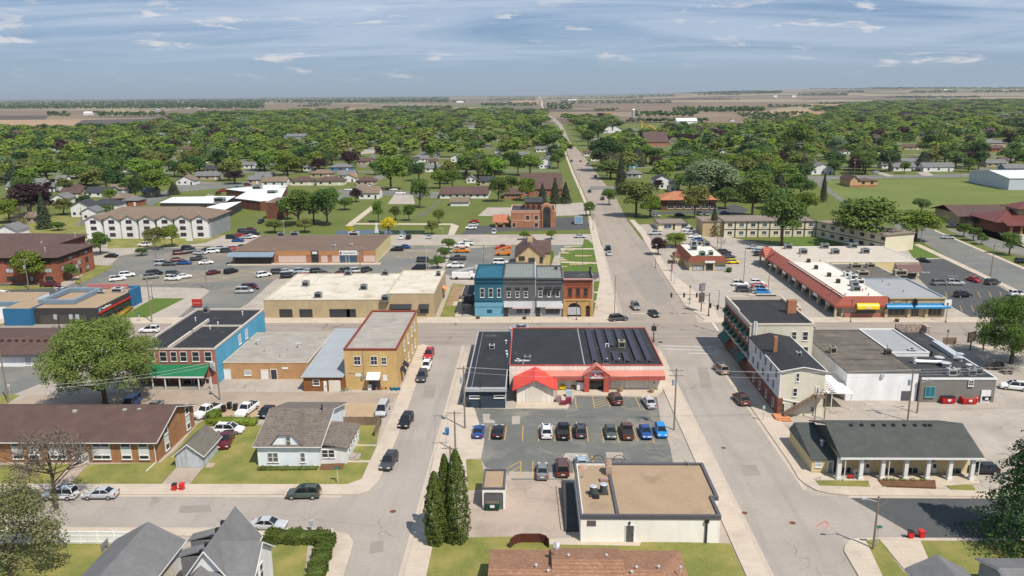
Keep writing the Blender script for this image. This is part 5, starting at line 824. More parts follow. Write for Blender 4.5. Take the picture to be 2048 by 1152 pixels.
b=MB();c=FY(570,745,y0);b.box(c.x-.5,y0-.1,2.1,c.x+.7,y0-.01,2.5);part(b,'wall_sign',WHITE,B)
x0,x1,y0,z=-43.7,-35.95,142.5,3.05;B=thing('wooden_garage',(x0,y0,0),'brown wood fronted garage with grey metal roof between the two tan buildings','garage')
b=MB();b.prism([(x0,y0),(x1,y0),(x1,149.1),(x0,149.1)],0,z-.05);b.box(x0+.1-.9,149.5,0,x1,170,3.7) if 0 else None;part(b,'wall',WOODM,B);r=MB();r.slab([(x0-.4,y0-.4,z),(x1,y0-.4,z),(x1,169.8,4.4),(x0-.4,169.8,4.4)],.12);part(r,'roof',mat('pale_metal_roof',S(176,182,186),S(164,170,176),.3,.6,pat=('x',1.2,.25,.06),big=(.3,S(190,188,180),.55,.75,.4)),B)
b=MB();b.box(x0-.02,149.4,0,x1,169.8,3.4);part(b,'rear_wall',BGE,B);win(B,(627,760,638,770),'Y',y0,WHITE,GL);door(B,(648,762,653,781),y0,WHITE);a=FY(658.5,781,y0);c=FY(680.5,760,y0);b=MB();b.box(a.x,y0-.06,.02,c.x,y0-.01,c.z);part(b,'garage_door',MATS['garage_door_panels'],B)
x0,x1,y0,y1,z=-35.85,-25.8,143.4,171.0,8.3;B=thing('tan_brick_building',(x0,y0,0),'two storey tan brick building with three upper windows and white door awning at the street','building')
flat_block(B,x0,x1,y0,y1,z,BRT,CREAMROOF if 0 else LR,plain('rust_trim',(0,0,0)),ph=.4,pw=.25)
for r_ in((709,713,720,729),(742.5,713,753.5,729),(764,715,772,728.5)):win(B,r_,'Y',y0,WHITE,GL,mull=2)
a=FY(735,758,y0);c=FY(761,744,y0);b=MB();b.slab([(a.x,y0-1.6,2.6),(c.x,y0-1.6,2.6),(c.x,y0-.02,3.6),(a.x,y0-.02,3.6)],.06);part(b,'door_awning',WHITE,B);b=MB();b.box(a.x+.2,y0-.06,.05,c.x-.1,y0-.01,2.5);part(b,'door',GL,B)
for r_ in((711,746,722,753),(766,750,774,762)):b=MB();a=FY(r_[0],r_[3],y0);c=FY(r_[2],r_[1],y0);b.box(a.x,y0-.08,a.z,c.x,y0-.01,c.z);part(b,'wall_panel',WHITE,B)
for k,ya in enumerate((146.5,149.8)):b=MB();b.slab([(x1+.02,ya,3.2),(x1+1.0,ya,2.2),(x1+1.0,ya+2.0,2.2),(x1+.02,ya+2.0,3.2)],.06);part(b,'side_awning',BLK,B)
for y_ in(152,157,162,166):win(B,(y_,5,y_+1,6.8),'XE',x1,WHITE,GL);win(B,(y_,1.2,y_+1,2.8),'XE',x1,WHITE,GL)
b=MB();b.tube((x0+3.6,y0-.05,2.4),(x0+3.6,y0-.05,7.8),.06,5);b.tube((x0+.6,y0-.05,3.4),(x0+3.6,y0-.05,3.4),.04,5);b.box(x0+3.1,y0-.25,2.2,x0+3.5,y0-.02,2.9);part(b,'conduit',GALV,B);c=P(730,684,z);
# low white building with brown roof at the left edge
z=2.9;yq=P(60,733).y;B=thing('low_white_building',(-95,yq,0),'long low white building with wide brown shingle roof by the main street left edge','building');xq=P(130,733).x+4
walls(B,-170,xq,yq,yq+17,z,WHB);yrr=P(60,676,4.2).y;r=MB();r.slab([(-171,yq-.7,z),(xq+.5,yq-.7,z),(xq+.5,yrr,4.3),(-171,yrr,4.3)],.2).slab([(-171,yrr,4.3),(xq+.5,yrr,4.3),(xq+.5,yq+18,z+.3),(-171,yq+18,z+.3)],.2);part(r,'roof',SHB,B)
b=MB();b.box(-171,yq-.8,z-.55,xq+.5,yq-.68,z-.05);part(b,'fascia',GYT,B)
for k in range(9):c=P(4+k*14.5,681,4.2);b=MB();b.box(c.x-.3,c.y-.2,3.9,c.x+.3,c.y+.2,4.45);part(b,'roof_vent',plain('brown_trim',(0,0,0)),B)
win(B,(52,716,61,730),'Y',yq,WHITE,CURT,rail=False)
# ---------------------------------------------------------------- white cottage
x0,x1,y0,z=-41.9,-32.4,110.9,3.5;zr=5.9;yr2=P(590,818,zr).y;yb2=yr2+(yr2-y0)
B=thing('white_cottage',(x0,y0,0),'white clapboard cottage with weathered brown shingle roof and clipped front gable','house')
gable(B,x0,x1,y0,yb2,z,zr-z,'x',SHW,SIDB,over=.45,fascia=WHITE)
a=FY(549,890,y0-.05);c=FY(594,890,y0-.05);xl,xr=FY(540,890,y0).x,FY(607,890,y0).x;xm=(xl+xr)/2;zt2=FY(570,869,y0).z;w2=1.0
b=MB();b.add([(xl+.4,y0-.06,z-.2),(xr-.4,y0-.06,z-.2),(xr-.4,y0-.06,z+.25),(xm+w2,y0-.06,zt2),(xm-w2,y0-.06,zt2),(xl+.4,y0-.06,z+.25)],[(0,1,2,3,4,5)]);part(b,'front_gable',SIDB,B)
r=MB();d2=yr2-.6
r.slab([(xl-.1,y0-.35,z-.1),(xm-w2-.1,y0-.35,zt2+.1),(xm-.6,d2,zr+.12),(xl+.2,y0+1.2,z+.25)],.12).slab([(xm+w2+.1,y0-.35,zt2+.1),(xr+.1,y0-.35,z-.1),(xr-.2,y0+1.2,z+.25),(xm+.6,d2,zr+.12)],.12).slab([(xm-w2-.1,y0-.35,zt2+.1),(xm+w2+.1,y0-.35,zt2+.1),(xm+.6,d2,zr+.12),(xm-.6,d2,zr+.12)],.12);part(r,'gable_roof',SHW,B)
for r_ in((537,906,544,923),(547.5,906,555,923),(602.5,906,609,923)):win(B,r_,'Y',y0,WHITE,plain('curtained_glass',S(120,116,112),.4))
win(B,(573,874,580,890),'Y',y0-.08,WHITE,MATS['curtained_glass'])
xe=P(692,925).x+.3;ye0=y0+.9;ye1=P(663,848,2.8).y;b=MB();b.box(x1+.02,ye0,0,xe,ye1,2.7);part(b,'sun_porch_wall',SID,B);r=MB();r.slab([(x1+.02,ye0-.3,3.4),(x1+1.4,ye0-.35,3.35),(xe+.3,ye0-.35,2.75),(xe+.3,ye1+.3,2.75),(x1+1.4,ye1-1.5,3.9),(x1+.02,ye1-1.5,4.0)],.12);part(r,'porch_roof',SHW,B)
for r_ in((645,900,655,914),(658,900,668,914)):win(B,r_,'Y',ye0,WHITE,GL)
for k in range(5):win(B,(ye0+1.2+k*1.7,1.2,ye0+2.2+k*1.7,2.3),'XE',xe,WHITE,GL,sill=False)
b=MB();c=P(680,921);b.box(xe+.05,ye0+1,0,xe+1.6,ye0+3,.35);b.box(xe+.05,ye0+1.2,.35,xe+1.0,ye0+2.8,.6);part(b,'door_steps',CONC,B)
b=MB();c=P(663,840,4);b.tube((x1-1.4,yr2-.5,zr-.4),(x1-1.4,yr2-.5,zr+1.0),.12,6);part(b,'vent_pipe',BLK,B)
# ---------------------------------------------------------------- brown roofed brick apartments
y0=112.0;x1=P(315,925).x;z=3.75;zr=6.4;yr2=P(240,813,zr).y;B=thing('brick_apartments',(x1-10,y0,0),'long brick apartment building with broad brown roof at the left edge','building');yb2=yr2*2-y0
gable(B,-108,x1,y0,yb2,z,zr-z,'x',SHB,BRC,over=.6,fascia=WHITE);PW=plain('white_panel',S(226,228,228,.8),.6)
for u0,u1 in((101,130),(188,219),(245,261),(280,296),(28,43),(60,76)):
 a=FY(u0,926,y0);c=FY(u1,886,y0);b=MB();b.box(a.x,y0-.05,.5,c.x,y0-.01,z-.2);part(b,'white_panel',PW,B);mu=2 if u1-u0>20 else 1
 win(B,(a.x+.15,.7,c.x-.15,1.25),'u',y0-.05,WHITE,GL,mull=mu,rail=False);win(B,(a.x+.15,2.75,c.x-.15,z-.35),'u',y0-.05,WHITE,GL,mull=mu,rail=False)
win(B,(148,886,169,894),'Y',y0,WHITE,GL,rail=False)
for u in(147,162):door(B,(u,905,u+13,928),y0,WHITE,WHITE)
for dy in(3.0,11.0):b=MB();b.box(x1+.01,y0+dy,.3,x1+.05,y0+dy+1.5,4.4+(.6 if dy>5 else 0));part(b,'white_panel',PW,B);win(B,(y0+dy+.2,.6,y0+dy+1.3,1.5),'XE',x1+.05,WHITE,GL,rail=False);win(B,(y0+dy+.2,3.3,y0+dy+1.3,4.3),'XE',x1+.05,WHITE,GL,rail=False)
b=MB();b.tube((x1-.1,y0-.1,.2),(x1-.1,y0-.1,z-.2),.07,6);b.tube((x1-.1,y0-.1,.2),(x1-.3,y0-3,.08),.07,6);part(b,'downpipe',WHITE,B)
for px,py in((150,824),(250,822),(279,821)):c=P(px,py,6);b=MB();b.box(c.x-.3,c.y-.2,5.7,c.x+.3,c.y+.2,6.35);part(b,'roof_vent',ALU,B)
# shed garage
x0,x1,y0=-54.5,-50.2,110.5;z,zr=2.1,3.85;ye=P(412,852,zr).y;B=thing('old_shed',(x0,y0,0),'old pale blue plank shed with weathered wooden shingle roof beside the driveway','shed')
gable(B,x0,x1,y0,ye,z,zr-z,'y',mat('mossy_shakes',S(128,122,112),S(100,98,90),1.2,.95,pat=('x',.25,.4,.2),streak=((3,.4,1),S(86,88,76),.5),fine=.4),mat('peeling_paint',S(206,214,222,.8),S(190,198,206,.8),.8,.8,pat=('h',.18,.3,.15),streak=((3,3,.3),S(150,140,130),.6)),over=.3,fascia=WHITE)
b=MB();b.box(x0+.3,y0-.05,.05,x1-.3,y0-.01,2.0);b.box((x0+x1)/2-.03,y0-.08,.05,(x0+x1)/2+.03,y0-.05,2.0);part(b,'double_door',MATS['peeling_paint'],B)
# ---------------------------------------------------------------- bottom edge houses
def at(px,py,z):return P(px,py,z)
zr=5.2;a=at(297,1048,zr);zE=3.0;xr_=at(363,1093,zE).x;hw_=xr_-a.x;B=thing('grey_roof_garage',(a.x,a.y-8,0),'white garage with smooth grey shingle roof in the bottom left corner','garage')
ro=gable(B,a.x-hw_+.4,xr_-.4,a.y-14,a.y-.4,zE+.15,zr-zE,'y',SHG,SID,over=.4,fascia=WHITE)
for px,py in((291,1068),(272,1088),(253,1110),(233,1132)):c=P(px,py,zr-.3);b=MB();b.box(c.x-.22,c.y-.22,zr-1.0,c.x+.22,c.y+.22,zr-.15);part(b,'roof_vent',BLK,ro)
yy=a.y-6
for k in range(2):b=MB();b.box(xr_-.4,yy-k*4,.1,xr_-.34,yy-k*4+3,2.3);part(b,'garage_door',MATS['garage_door_panels'],B)
zr=7.6;zE=4.2;a=at(471,1014,zr);f=at(409,1100,zr);xr_=at(524,1055,zE).x;B=thing('grey_gabled_house',(a.x,a.y-8,0),'white two storey house with steep grey shingle gables at the bottom edge','house');hw_=min(xr_-a.x,4.6);ridx=a.x
ro=gable(B,ridx-hw_,ridx+hw_,f.y,a.y-.4,zE,zr-zE,'y',SHG,SID,over=.4,fascia=WHITE)
xe=at(526,1073,6.9).x;ym=at(500,1073,6.9).y;gable(B,ridx,xe,ym-4.6,ym+2.2,4.3,2.6,'x',SHG,SID,over=.35,fascia=WHITE,names=('wing_wall','wing_roof'))
for k,(dy,zz_) in enumerate(((-1.0,2.6),(-2.6,2.6))):win(B,(ym+dy-.9,zz_,ym+dy,zz_+1.8),'XE',xe,WHITE,GL)
for k in range(5):c=at(455-k*15.4,1031+k*14.5+6,zr-.2);b=MB();b.box(ridx-.95,c.y-.2,zr-1.0,ridx-.5,c.y+.2,zr-.5);part(b,'roof_vent',BLK,ro)
for(px,py) in((405,1068),(386,1100)):c=at(px,py,4.6);b=MB();b.slab([(c.x-1.5,c.y-.8,4.2),(ridx-hw_*.55,c.y-.8,5.3),(ridx-hw_*.55,c.y+.8,5.3),(c.x-1.5,c.y+.8,4.2)],.15);b.box(c.x-1.2,c.y-.7,0.1,ridx-hw_+.5,c.y+.7,4.15);part(b,'side_roof',SHG,B)
gable(B,ridx-3.4,ridx+2.2,f.y-6,f.y-.3,3.0,2.6,'y',SHG,SID,over=.35,fascia=WHITE,names=('front_wall','front_roof'))
zr=4.6;zE=2.9;yr2=at(1180,1139,zr).y;yb2=at(1180,1100,zE).y;x0,x1=at(980,1097,zE).x,at(1359,1100,zE).x;B=thing('orange_roof_house',(x0,yr2-3,0),'house with wide orange brown shingle hip roof and satellite dish at the bottom edge','house')
walls(B,x0+.5,x1-.5,yr2*2-yb2+.5,yb2-.5,zE,SIDT);r=MB();yf=yr2*2-yb2;r.add([(x0,yf,zE),(x1,yf,zE),(x1,yb2,zE),(x0,yb2,zE),(x0+.2,yr2,zr),(x1-3.2,yr2,zr),(x0,yf,zE-.2),(x1,yf,zE-.2),(x1,yb2,zE-.2),(x0,yb2,zE-.2)],[(0,1,5,4),(1,2,5),(2,3,4,5),(3,0,4),(0,6,7,1),(1,7,8,2),(2,8,9,3),(3,9,6,0),(6,9,8,7)]);ro=part(r,'roof',SHO,B)
xq=at(1103,1113,zr+.3).x;xq2=at(1245,1113,zr+.3).x;r=MB();r.slab([(xq,yr2-3.2,zE+.85),(xq2,yr2-3.2,zE+.85),(xq2,yr2+1.2,zr+.45),(xq,yr2+1.2,zr+.45)],.5).slab([(xq,yr2+1.2,zr+.45),(xq2,yr2+1.2,zr+.45),(xq2,yb2-.1,zE+.35),(xq,yb2-.1,zE+.35)],.4);part(r,'raised_roof',SHO,B)
for px,py in((1137,1112),(1213,1112),(1072,1132),(1096,1143),(1273,1136),(1317,1135),(1361,1136),(1263,1145)):c=P(px,py,zr);vent(ro,c.x,c.y,zr-.4,.55,.1,ALU)
c=P(1112,1106,zr);b=MB();b.tube((c.x,c.y,zr-.3),(c.x,c.y,zr+.9),.04,5);b.tube((c.x,c.y,zr+.9),(c.x-.12,c.y-.1,zr+1.0),.5,12,.3);part(b,'satellite_dish',ALU,B)
b=MB();c=P(1051,1096);cc=(c.x,c.y);
F_=thing('curved_brown_fence',(c.x,c.y,0),'curved dark brown board fence behind the orange roofed house','fence');pp=[(1020,1098),(1030,1089),(1042,1086),(1080,1086),(1092,1090),(1098,1098)]
for p,q in zip(pp,pp[1:]):p=P(*p);q=P(*q);b.add([(p.x,p.y,0),(q.x,q.y,0),(q.x,q.y,1.3),(p.x,p.y,1.3),(p.x,p.y+.08,0),(q.x,q.y+.08,0),(q.x,q.y+.08,1.3),(p.x,p.y+.08,1.3)],[(0,1,2,3),(7,6,5,4),(3,2,6,7)])
part(b,'boards',mat('brown_fence_boards',S(112,60,48),S(96,50,40),.8,.85,pat=('v',.2,.4,.15)),F_)
zr=4.6;a=at(1874,1111,zr);B=thing('grey_roof_house',(a.x,a.y-4,0),'small grey house with ribbed grey gable roof at the bottom right','house');gable(B,a.x-2.9,a.x+2.9,a.y-9,a.y-.3,3.0,1.5,'y',SHG,SIDG,over=.4,fascia=ALU)
zr=4.4;a=at(1957,1117,3.4);B=thing('grey_side_house',(a.x,a.y-4,0),'grey house with pale shingle roof cut off by the bottom right corner','house');gable(B,a.x+.2,a.x+14,a.y-8,a.y,3.2,1.4,'x',SHG,SIDG,over=.4,fascia=ALU)
# ---------------------------------------------------------------- bank with blue end walls
B=thing('blue_and_charcoal_bank',(-115,190,0),'low charcoal office with bright blue end walls and tan ballast roof behind the big tree','office')
x0,x1,y0=P(66,651).x,P(197,649).x,188.6;z=4.2;y1=P(292,575,z).y
flat_block(B,x0,x1,y0,y1-.4,z,CHAR,TANROOF,plain('dark_coping',S(96,90,86),.8),ph=.12,pw=.15);ym=P(268,614).y
b=MB();b.box(x0-7,y0-1.2,0,x0+.02,y0+9,z+.1);part(b,'blue_wall',BLUE,B);b=MB();b.box(x0-6.7,y0-.9,z+.1,x0-.3,y0+8.7,z+.2);part(b,'corner_roof',TANROOF,B);b=MB();b.box(x1-.3,ym,0,x1+.5,y1+.2,z+.5).box(x1-12,y1-.4,3.6,x1-.3,y1+.2,z+.5);part(b,'east_blue_wall',BLUE,B)
b=MB();b.box(x1,y0+.3,2.5,x1+.25,ym,2.95);part(b,'red_band',REDT,B)
for k in range(6):b=MB();b.box(x1+.01,y0+1.5+k*2.8,.5,x1+.06,y0+3.4+k*2.8,2.3);part(b,'window',GL,B)
text(B,'TruAlliance',x1+.12,y0+4.2,3.45,.62,WHITE,width=4.6,axis='e');b=MB();b.box(x1+.05,y0+.6,3.0,x1+.15,y0+1.5,3.9);part(b,'logo_panel',plain('pale_blue_panel',S(140,180,206),.5),B)
b=MB();b.box(x0+1.5,y0-.05,0,x1-3,y0-.01,2.4);part(b,'recess',plain('dark_recess_grey',S(92,86,82),.8),B)
for px in(111,142,155):c=FY(px,636,y0-.1);b=MB();b.box(c.x-.45,y0-.12,1.3,c.x+.45,y0-.06,2.6);part(b,'window',CURT,B)
xa2,xb2=P(75,595,z).x,P(150,612,z).x;yA,yB=y0+7.5,y1-2;b=MB();rx0,rx1=P(85,598,z).x+2,P(160,603,z).x;ry0,ry1=P(120,607,z).y,P(150,583,z).y
b.box(rx0,ry0-.5,z,rx1,ry0+.5,z+1).box(rx0,ry1-.5,z,rx1,ry1+.5,z+1).box(rx1-1,ry0+.5,z,rx1,ry1-.5,z+1).box(rx0,ry0+.5,z,rx0+1,ry1-.5,z+1);part(b,'raised_roof_ring',plain('blue_grey_metal',S(136,156,172),.6),B)
b=MB();b.box(x0-40,y0+5,0,x0-7.1,y1-3,3.6);part(b,'west_wing',WHB,B);b=MB();b.box(x0-40,y0+4.8,3.6,x0-7,y0+5.8,4.5);part(b,'west_fascia',MATS['blue_grey_metal'],B);b=MB();b.box(x0-40,y0+5.9,3.6,x0-7.1,y1-3,3.75);part(b,'west_roof',TANROOF,B)
c=P(237,583,z);ac_unit(c.x,c.y,z,3.0,2,1.0,ALU,parent=B);c=P(203,586,z);ac_unit(c.x,c.y,z,2.2,1,.5,ALU,parent=B)
for px in(113,125,152,168):c=P(px,580,z);vent(B,c.x,c.y,z,.6,.3,ALU)
b=MB();c=P(205,577,z);b.box(c.x-4,c.y,z,c.x+7,c.y+.6,z+1.2);part(b,'red_parapet',plain('pink_red_coping',S(206,130,130),.6),B)
# red monument sign
c=P(395,615);B=thing('red_sign',(c.x,c.y,0),'red box sign on the kerb beside the bank lawn','sign');b=MB();b.box(c.x-1.3,c.y-.2,.5,c.x+1.3,c.y+.2,2.3).box(c.x-1.1,c.y-.1,0,c.x-.9,c.y+.1,.5).box(c.x+.9,c.y-.1,0,c.x+1.1,c.y+.1,.5);part(b,'sign_box',REDT,B);b=MB();b.box(c.x-1.0,c.y-.24,1.1,c.x+1.0,c.y-.2,1.5);part(b,'sign_panel',plain('pale_red',S(226,130,120),.5),B)
# ---------------------------------------------------------------- retail strip by the big lot
B=thing('retail_strip',(-100,261,0),'long low retail building with brown gravel roof and orange fascia in the big parking lot','shopping row');x0,x1,y0,y1,z=P(466,527).x,P(752,525).x,261.9,293.2,4.2
GRV=mat('brown_gravel_roof',S(134,112,96),S(112,94,84),.15,.95,streak=((.04,.5,1),S(96,84,78),.6),big=(.15,S(160,136,114),.55,.75,.5),fine=.25)
b=MB();b.quad((x0,y0,0),(x1,y0,0),(x1,y0,z-.2),(x0,y0,z-.2));b.quad((x0,y1,0),(x0,y0,0),(x0,y0,z),(x0,y1,z));part(b,'front_wall',BRO,B);b=MB();b.quad((x1,y0,0),(x1,y1,0),(x1,y1,z+.1),(x1,y0,z+.1));b.quad((x1,y1,0),(x0,y1,0),(x0,y1,z+.1),(x1,y1,z+.1));part(b,'side_wall',mat('pale_yellow_block',S(226,212,158),S(216,202,150),.3,.85),B)
r=MB();r.box(x0,y0+.05,z-.2,x1-.05,y1-.05,z+.05);part(r,'roof',GRV,B);ORF=plain('orange_fascia',S(206,148,96),.7)
def seg(u0,u1,zb,zt,m,nm,d=.1):a=FY(u0,515,y0);c=FY(u1,515,y0);b=MB();b.box(a.x,y0-d,zb,c.x,y0-.01,zt);part(b,nm,m,B)
seg(552,622,2.7,4.2,ORF,'fascia');seg(638,678,2.7,4.2,ORF,'fascia');seg(727,752,2.7,4.2,ORF,'fascia');seg(557,612,.3,2.6,plain('pink_panel',S(232,204,194),.7),'panel');seg(642,655,.3,2.6,MATS['pink_panel'],'panel');seg(664,679,.3,2.6,MATS['pink_panel'],'panel');seg(727,750,.4,2.6,MATS['pink_panel'],'panel')
seg(623,637,0,2.9,GL,'entrance');seg(623,637,2.9,4.3,NAVY,'sign_panel',.15);seg(625,635,3.2,4.0,WHITE,'sign_face',.2);seg(680,714,0,2.7,GLB,'entrance');seg(679,715,2.75,4.3,WHITE,'sign_panel',.15);seg(680.5,684,3.1,3.9,GYT,'sign_emblem',.2);seg(687,712,3.3,3.7,plain('pale_grey_letter',S(190,192,196),.5),'sign_lettering',.2)
for u in(692,698):seg(u-.3,u+.3,0,2.7,WHITE,'door_frame',.16)
b=MB();b.slab([(x0-1,y0-3.0,2.9),(FY(551,515,y0).x,y0-3.0,2.9),(FY(551,515,y0).x,y0-.1,3.9),(x0-1,y0-.1,3.9)],.2);part(b,'canopy',plain('blue_grey_metal',(0,0,0)),B);seg(470,548,.3,2.6,GL,'shop_window')
for u in(480,500,520,540):seg(u,u+.8,.2,2.7,BRNT,'mullion',.14)
b=MB();b.box(x0-1,y0-3,0,x1+2,y0-.02,.14);part(b,'walkway',WALK,B)
for px,py,sx in((590,471,3),(708,471,4),(563,472,2.6),(668,493,1),(702,491,1)):c=P(px,py,z);ac_unit(c.x,c.y,z,sx,2,1.3 if sx>1 else.6,ALU if px>600 else GALV,parent=B)
# ---------------------------------------------------------------- three storey brick apartments (left), L plan with hipped brown roof
B=thing('brown_brick_apartments',(-165,240,0),'three storey brown brick apartment building with low brown hip roof at the left edge','building');z=8.2;x1=P(112,514.5,z).x-.4;y0=P(112,514.5,z).y+.5;y1=P(181,489,z).y
for(a0,a1,b0,b1,nm,rn) in((-215,x1,y0,y1,'wall','roof'),(-215,P(181,467,8.2).x-1,y1+.1,P(181,467,8.2).y-2,'north_wall','north_roof')):
 walls(B,a0,a1,b0,b1,z,BRK if nm=='wall' else BRD,nm);hip(B,a0,a1,b0,b1,z,2.2,SHB,1.0,rn)
for fl in range(3):
 for k in range(4):win(B,(y0+2+k*4.5,.8+fl*2.6,y0+3.6+k*4.5,2.2+fl*2.6),'XE',x1,BRNT,CURT if(k+fl)%2 else GL,sill=False,rail=False,mull=2)
 for k in range(6):win(B,(x1-4-k*6,.8+fl*2.6,x1-1.8-k*6,2.1+fl*2.6),'u',y0,BRNT,CURT if(k+fl)%2 else GL,sill=False,rail=False,mull=2)
b=MB();b.box(-215,y0-.12,6.9,x1+.1,y0-.02,8.1);b.box(x1+.02,y0,6.9,x1+.12,y1,8.1);part(b,'dark_band',plain('umber_band',S(74,58,52),.8),B)
for px,py in((63,470),(83,488),(90,500),(150,470)):c=P(px,py,z+1.5);vent(B,c.x,c.y,z+.8,1.4,.12,ALU)
# ---------------------------------------------------------------- senior apartments with white gabled bays
B=thing('gabled_bay_apartments',(-150,311,0),'three storey pale apartment block with seven white gabled bays and taupe roof','building');x0,x1,y0=P(182,477).x,P(412,477).x,311.8;z=8.0;yr2=P(300,413,z+3.4).y;y1=yr2*2-y0
walls(B,x0,x1+2.2,y0,y1,z,SIDG);hip(B,x0,x1+2.2,y0,y1,z,3.4,SHT,.8,ends=.9)
for k,px in enumerate((190,226,260,295,331,366,400)):
 c=P(px,478);xb=c.x;b=MB();w2=3.2;b.box(xb-w2,y0-1.2,0,xb+w2,y0-.01,z-.3);b.add([(xb-w2,y0-1.2,z-.3),(xb+w2,y0-1.2,z-.3),(xb,y0-1.2,z+1.3)],[(0,1,2)]);bay=part(b,'bay',SID,B)
 r=MB();r.slab([(xb-w2-.7,y0-1.7,z-.6),(xb,y0-1.7,z+1.5),(xb,y0+3,z+1.5),(xb-w2-.7,y0+3,z-.6)],.2).slab([(xb,y0-1.7,z+1.5),(xb+w2+.7,y0-1.7,z-.6),(xb+w2+.7,y0+3,z-.6),(xb,y0+3,z+1.5)],.2);part(r,'bay_roof',SHT,bay)
 for fl in range(3):win(B,(xb-1.1,1.0+fl*2.6,xb+1.1,2.3+fl*2.6),'u',y0-1.2,plain('plum_trim',S(140,110,124),.6),GL,mull=2,rail=False,sill=False)
 if k<6:
  for fl in range(3):win(B,(xb+3.9,1.0+fl*2.6,xb+6.0,2.3+fl*2.6),'u',y0,WHITE,GLB,mull=2,rail=False,sill=False)
# ---------------------------------------------------------------- white flat roofed school and brick stair block
B=thing('white_roof_school',(-130,400,0),'sprawling low school with bright white flat roofs behind the pale apartments','school');WR=mat('bright_white_roof',S(250,250,250),S(240,242,244),.1,.7,fine=.03)
def pblock(B,pts,z,wm,rm,nm='wall',rn='roof'):
 w_=[tuple(P(*p,z)[:2]) for p in pts];b=MB();b.prism(w_,0,z-.25);part(b,nm,wm,B);cx=sum(p[0] for p in w_)/len(w_);cy=sum(p[1] for p in w_)/len(w_);b=MB();b.prism([(cx+(x-cx)*1.015,cy+(y-cy)*1.015) for x,y in w_],z-.25,z);part(b,rn,rm,B)
pblock(B,[(320,405),(347,394),(470,392),(445,406)],4.0,CHAR,WR);pblock(B,[(398,418),(445,406),(482,403),(440,424)],4.4,CHAR,WR,'link_wall','link_roof');pblock(B,[(470,396),(500,380),(572,375),(560,398),(520,402)],5.0,BRD,WR,'hall_wall','hall_roof');pblock(B,[(452,378),(540,370),(575,372),(500,384)],4.5,BRD,WR,'rear_wall','rear_roof')
for px,py in((440,403),(545,388),(515,378)):c=P(px,py,4.5);ac_unit(c.x,c.y,4.4,5,3,2.0,GALV,parent=B)
B=thing('brick_stair_block',(P(548,437).x,P(548,437).y,0),'plain square brown brick block standing among the trees beside the school','building');c0,c1=P(533,438),P(562,438);flat_block(B,c0.x,c1.x,c0.y,c0.y+18,HT(548,438,404),BRD,GRV,plain('pale_coping',(0,0,0)),ph=.2)
# ---------------------------------------------------------------- brick bank with tall arched window
B=thing('arched_brick_bank',(0,330,0),'orange brick bank with a tall dark arched window and drive through canopy','bank');y0=P(1050,455).y;x0,x1=P(1022,455).x,P(1111,455).x;z=HT(1050,455,421);y1=y0+19
flat_block(B,x0,x1,y0,y1,z,BRO,MEMB2,plain('pink_stone',S(226,180,156),.8),ph=.5,pw=.3)
b=MB();zc=z+3.2;c=P(1052,407,z+2);xq0,xq1=FY(1050,415,y0+9).x,FY(1084,415,y0+9).x;b.box(xq0,y0+8,z-.5,xq1,y1-1,z+2.6);part(b,'upper_storey',BRO,B);b=MB();b.slab([(xq0-.4,y0+7.5,z+2.6),(xq1+.3,y0+7.5,z+2.6),(xq1+.3,y0+13,z+4.0),(xq0-.4,y0+13,z+4.0)],.3);part(b,'upper_roof',GRAYROOF if 0 else MEMB2,B)
for px in(1056,1067,1078):c=FY(px,416,y0+8);b=MB();b.tube((c.x,y0+7.95,z+.4),(c.x,y0+7.85,z+.4),1.0,14);part(b,'half_round_window',BRNT,B)
xa_=FY(1086,440,y0).x;xb_=FY(1101,440,y0).x;xm=(xa_+xb_)/2;rr=(xb_-xa_)/2;b=MB();b.box(xa_,y0-.5,.3,xb_,y0-.35,z);b.add([(xm-rr*math.cos(math.pi*i/12),y0-.5,z+rr*math.sin(math.pi*i/12)) for i in range(13)],[tuple(range(13))[::-1]]);part(b,'arched_window',GL,B)
t=MB();t.box(xa_-.5,y0-.65,0,xa_,y0+6,z).box(xb_,y0-.65,0,xb_+.5,y0+6,z)
for i in range(12):
 a0,a1=math.pi*i/12,math.pi*(i+1)/12;r0,r1=rr,rr+.9
 t.add([(xm-r0*math.cos(a0),y0-.65,z+r0*math.sin(a0)),(xm-r0*math.cos(a1),y0-.65,z+r0*math.sin(a1)),(xm-r1*math.cos(a1),y0-.65,z+r1*math.sin(a1)),(xm-r1*math.cos(a0),y0-.65,z+r1*math.sin(a0)),(xm-r1*math.cos(a0),y0+6,z+r1*math.sin(a0)),(xm-r1*math.cos(a1),y0+6,z+r1*math.sin(a1))],[(0,1,2,3)[::-1],(3,2,5,4)[::-1]])
part(t,'arch_surround',BRO,B);b=MB()
for zz_ in(3,6):b.box(xa_,y0-.56,zz_,xb_,y0-.5,zz_+.1)
b.box(xm-.06,y0-.56,.3,xm+.06,y0-.5,z+rr*.9);part(b,'mullion',BRNT,B)
for r_ in((1052,431,1058.5,441.5),(1069,431,1076,441),(1069,446,1076,454),(1025,446,1031,454)):win(B,r_,'Y',y0,MATS['pink_stone'],GL,rail=False,fw=.35)
b=MB()
for zz_ in(2.9,6.1):b.box(x0,y0-.1,zz_,xa_-.55,y0-.02,zz_+.35)
part(b,'stone_band',MATS['pink_stone'],B)
b=MB();c0=P(992,452);zr_=HT(1005,452,436);b.slab([(P(987,450).x,y0,zr_-1.2),(x0-1.0,y0,zr_-1.2),(x0-1.0,y0+6.5,zr_+1.2),(P(987,450).x,y0+6.5,zr_+1.2)],.3);part(b,'canopy_roof',mat('orange_tile',S(196,124,92),None,.5,.8,pat=('x',.6,.3,.2)),B)
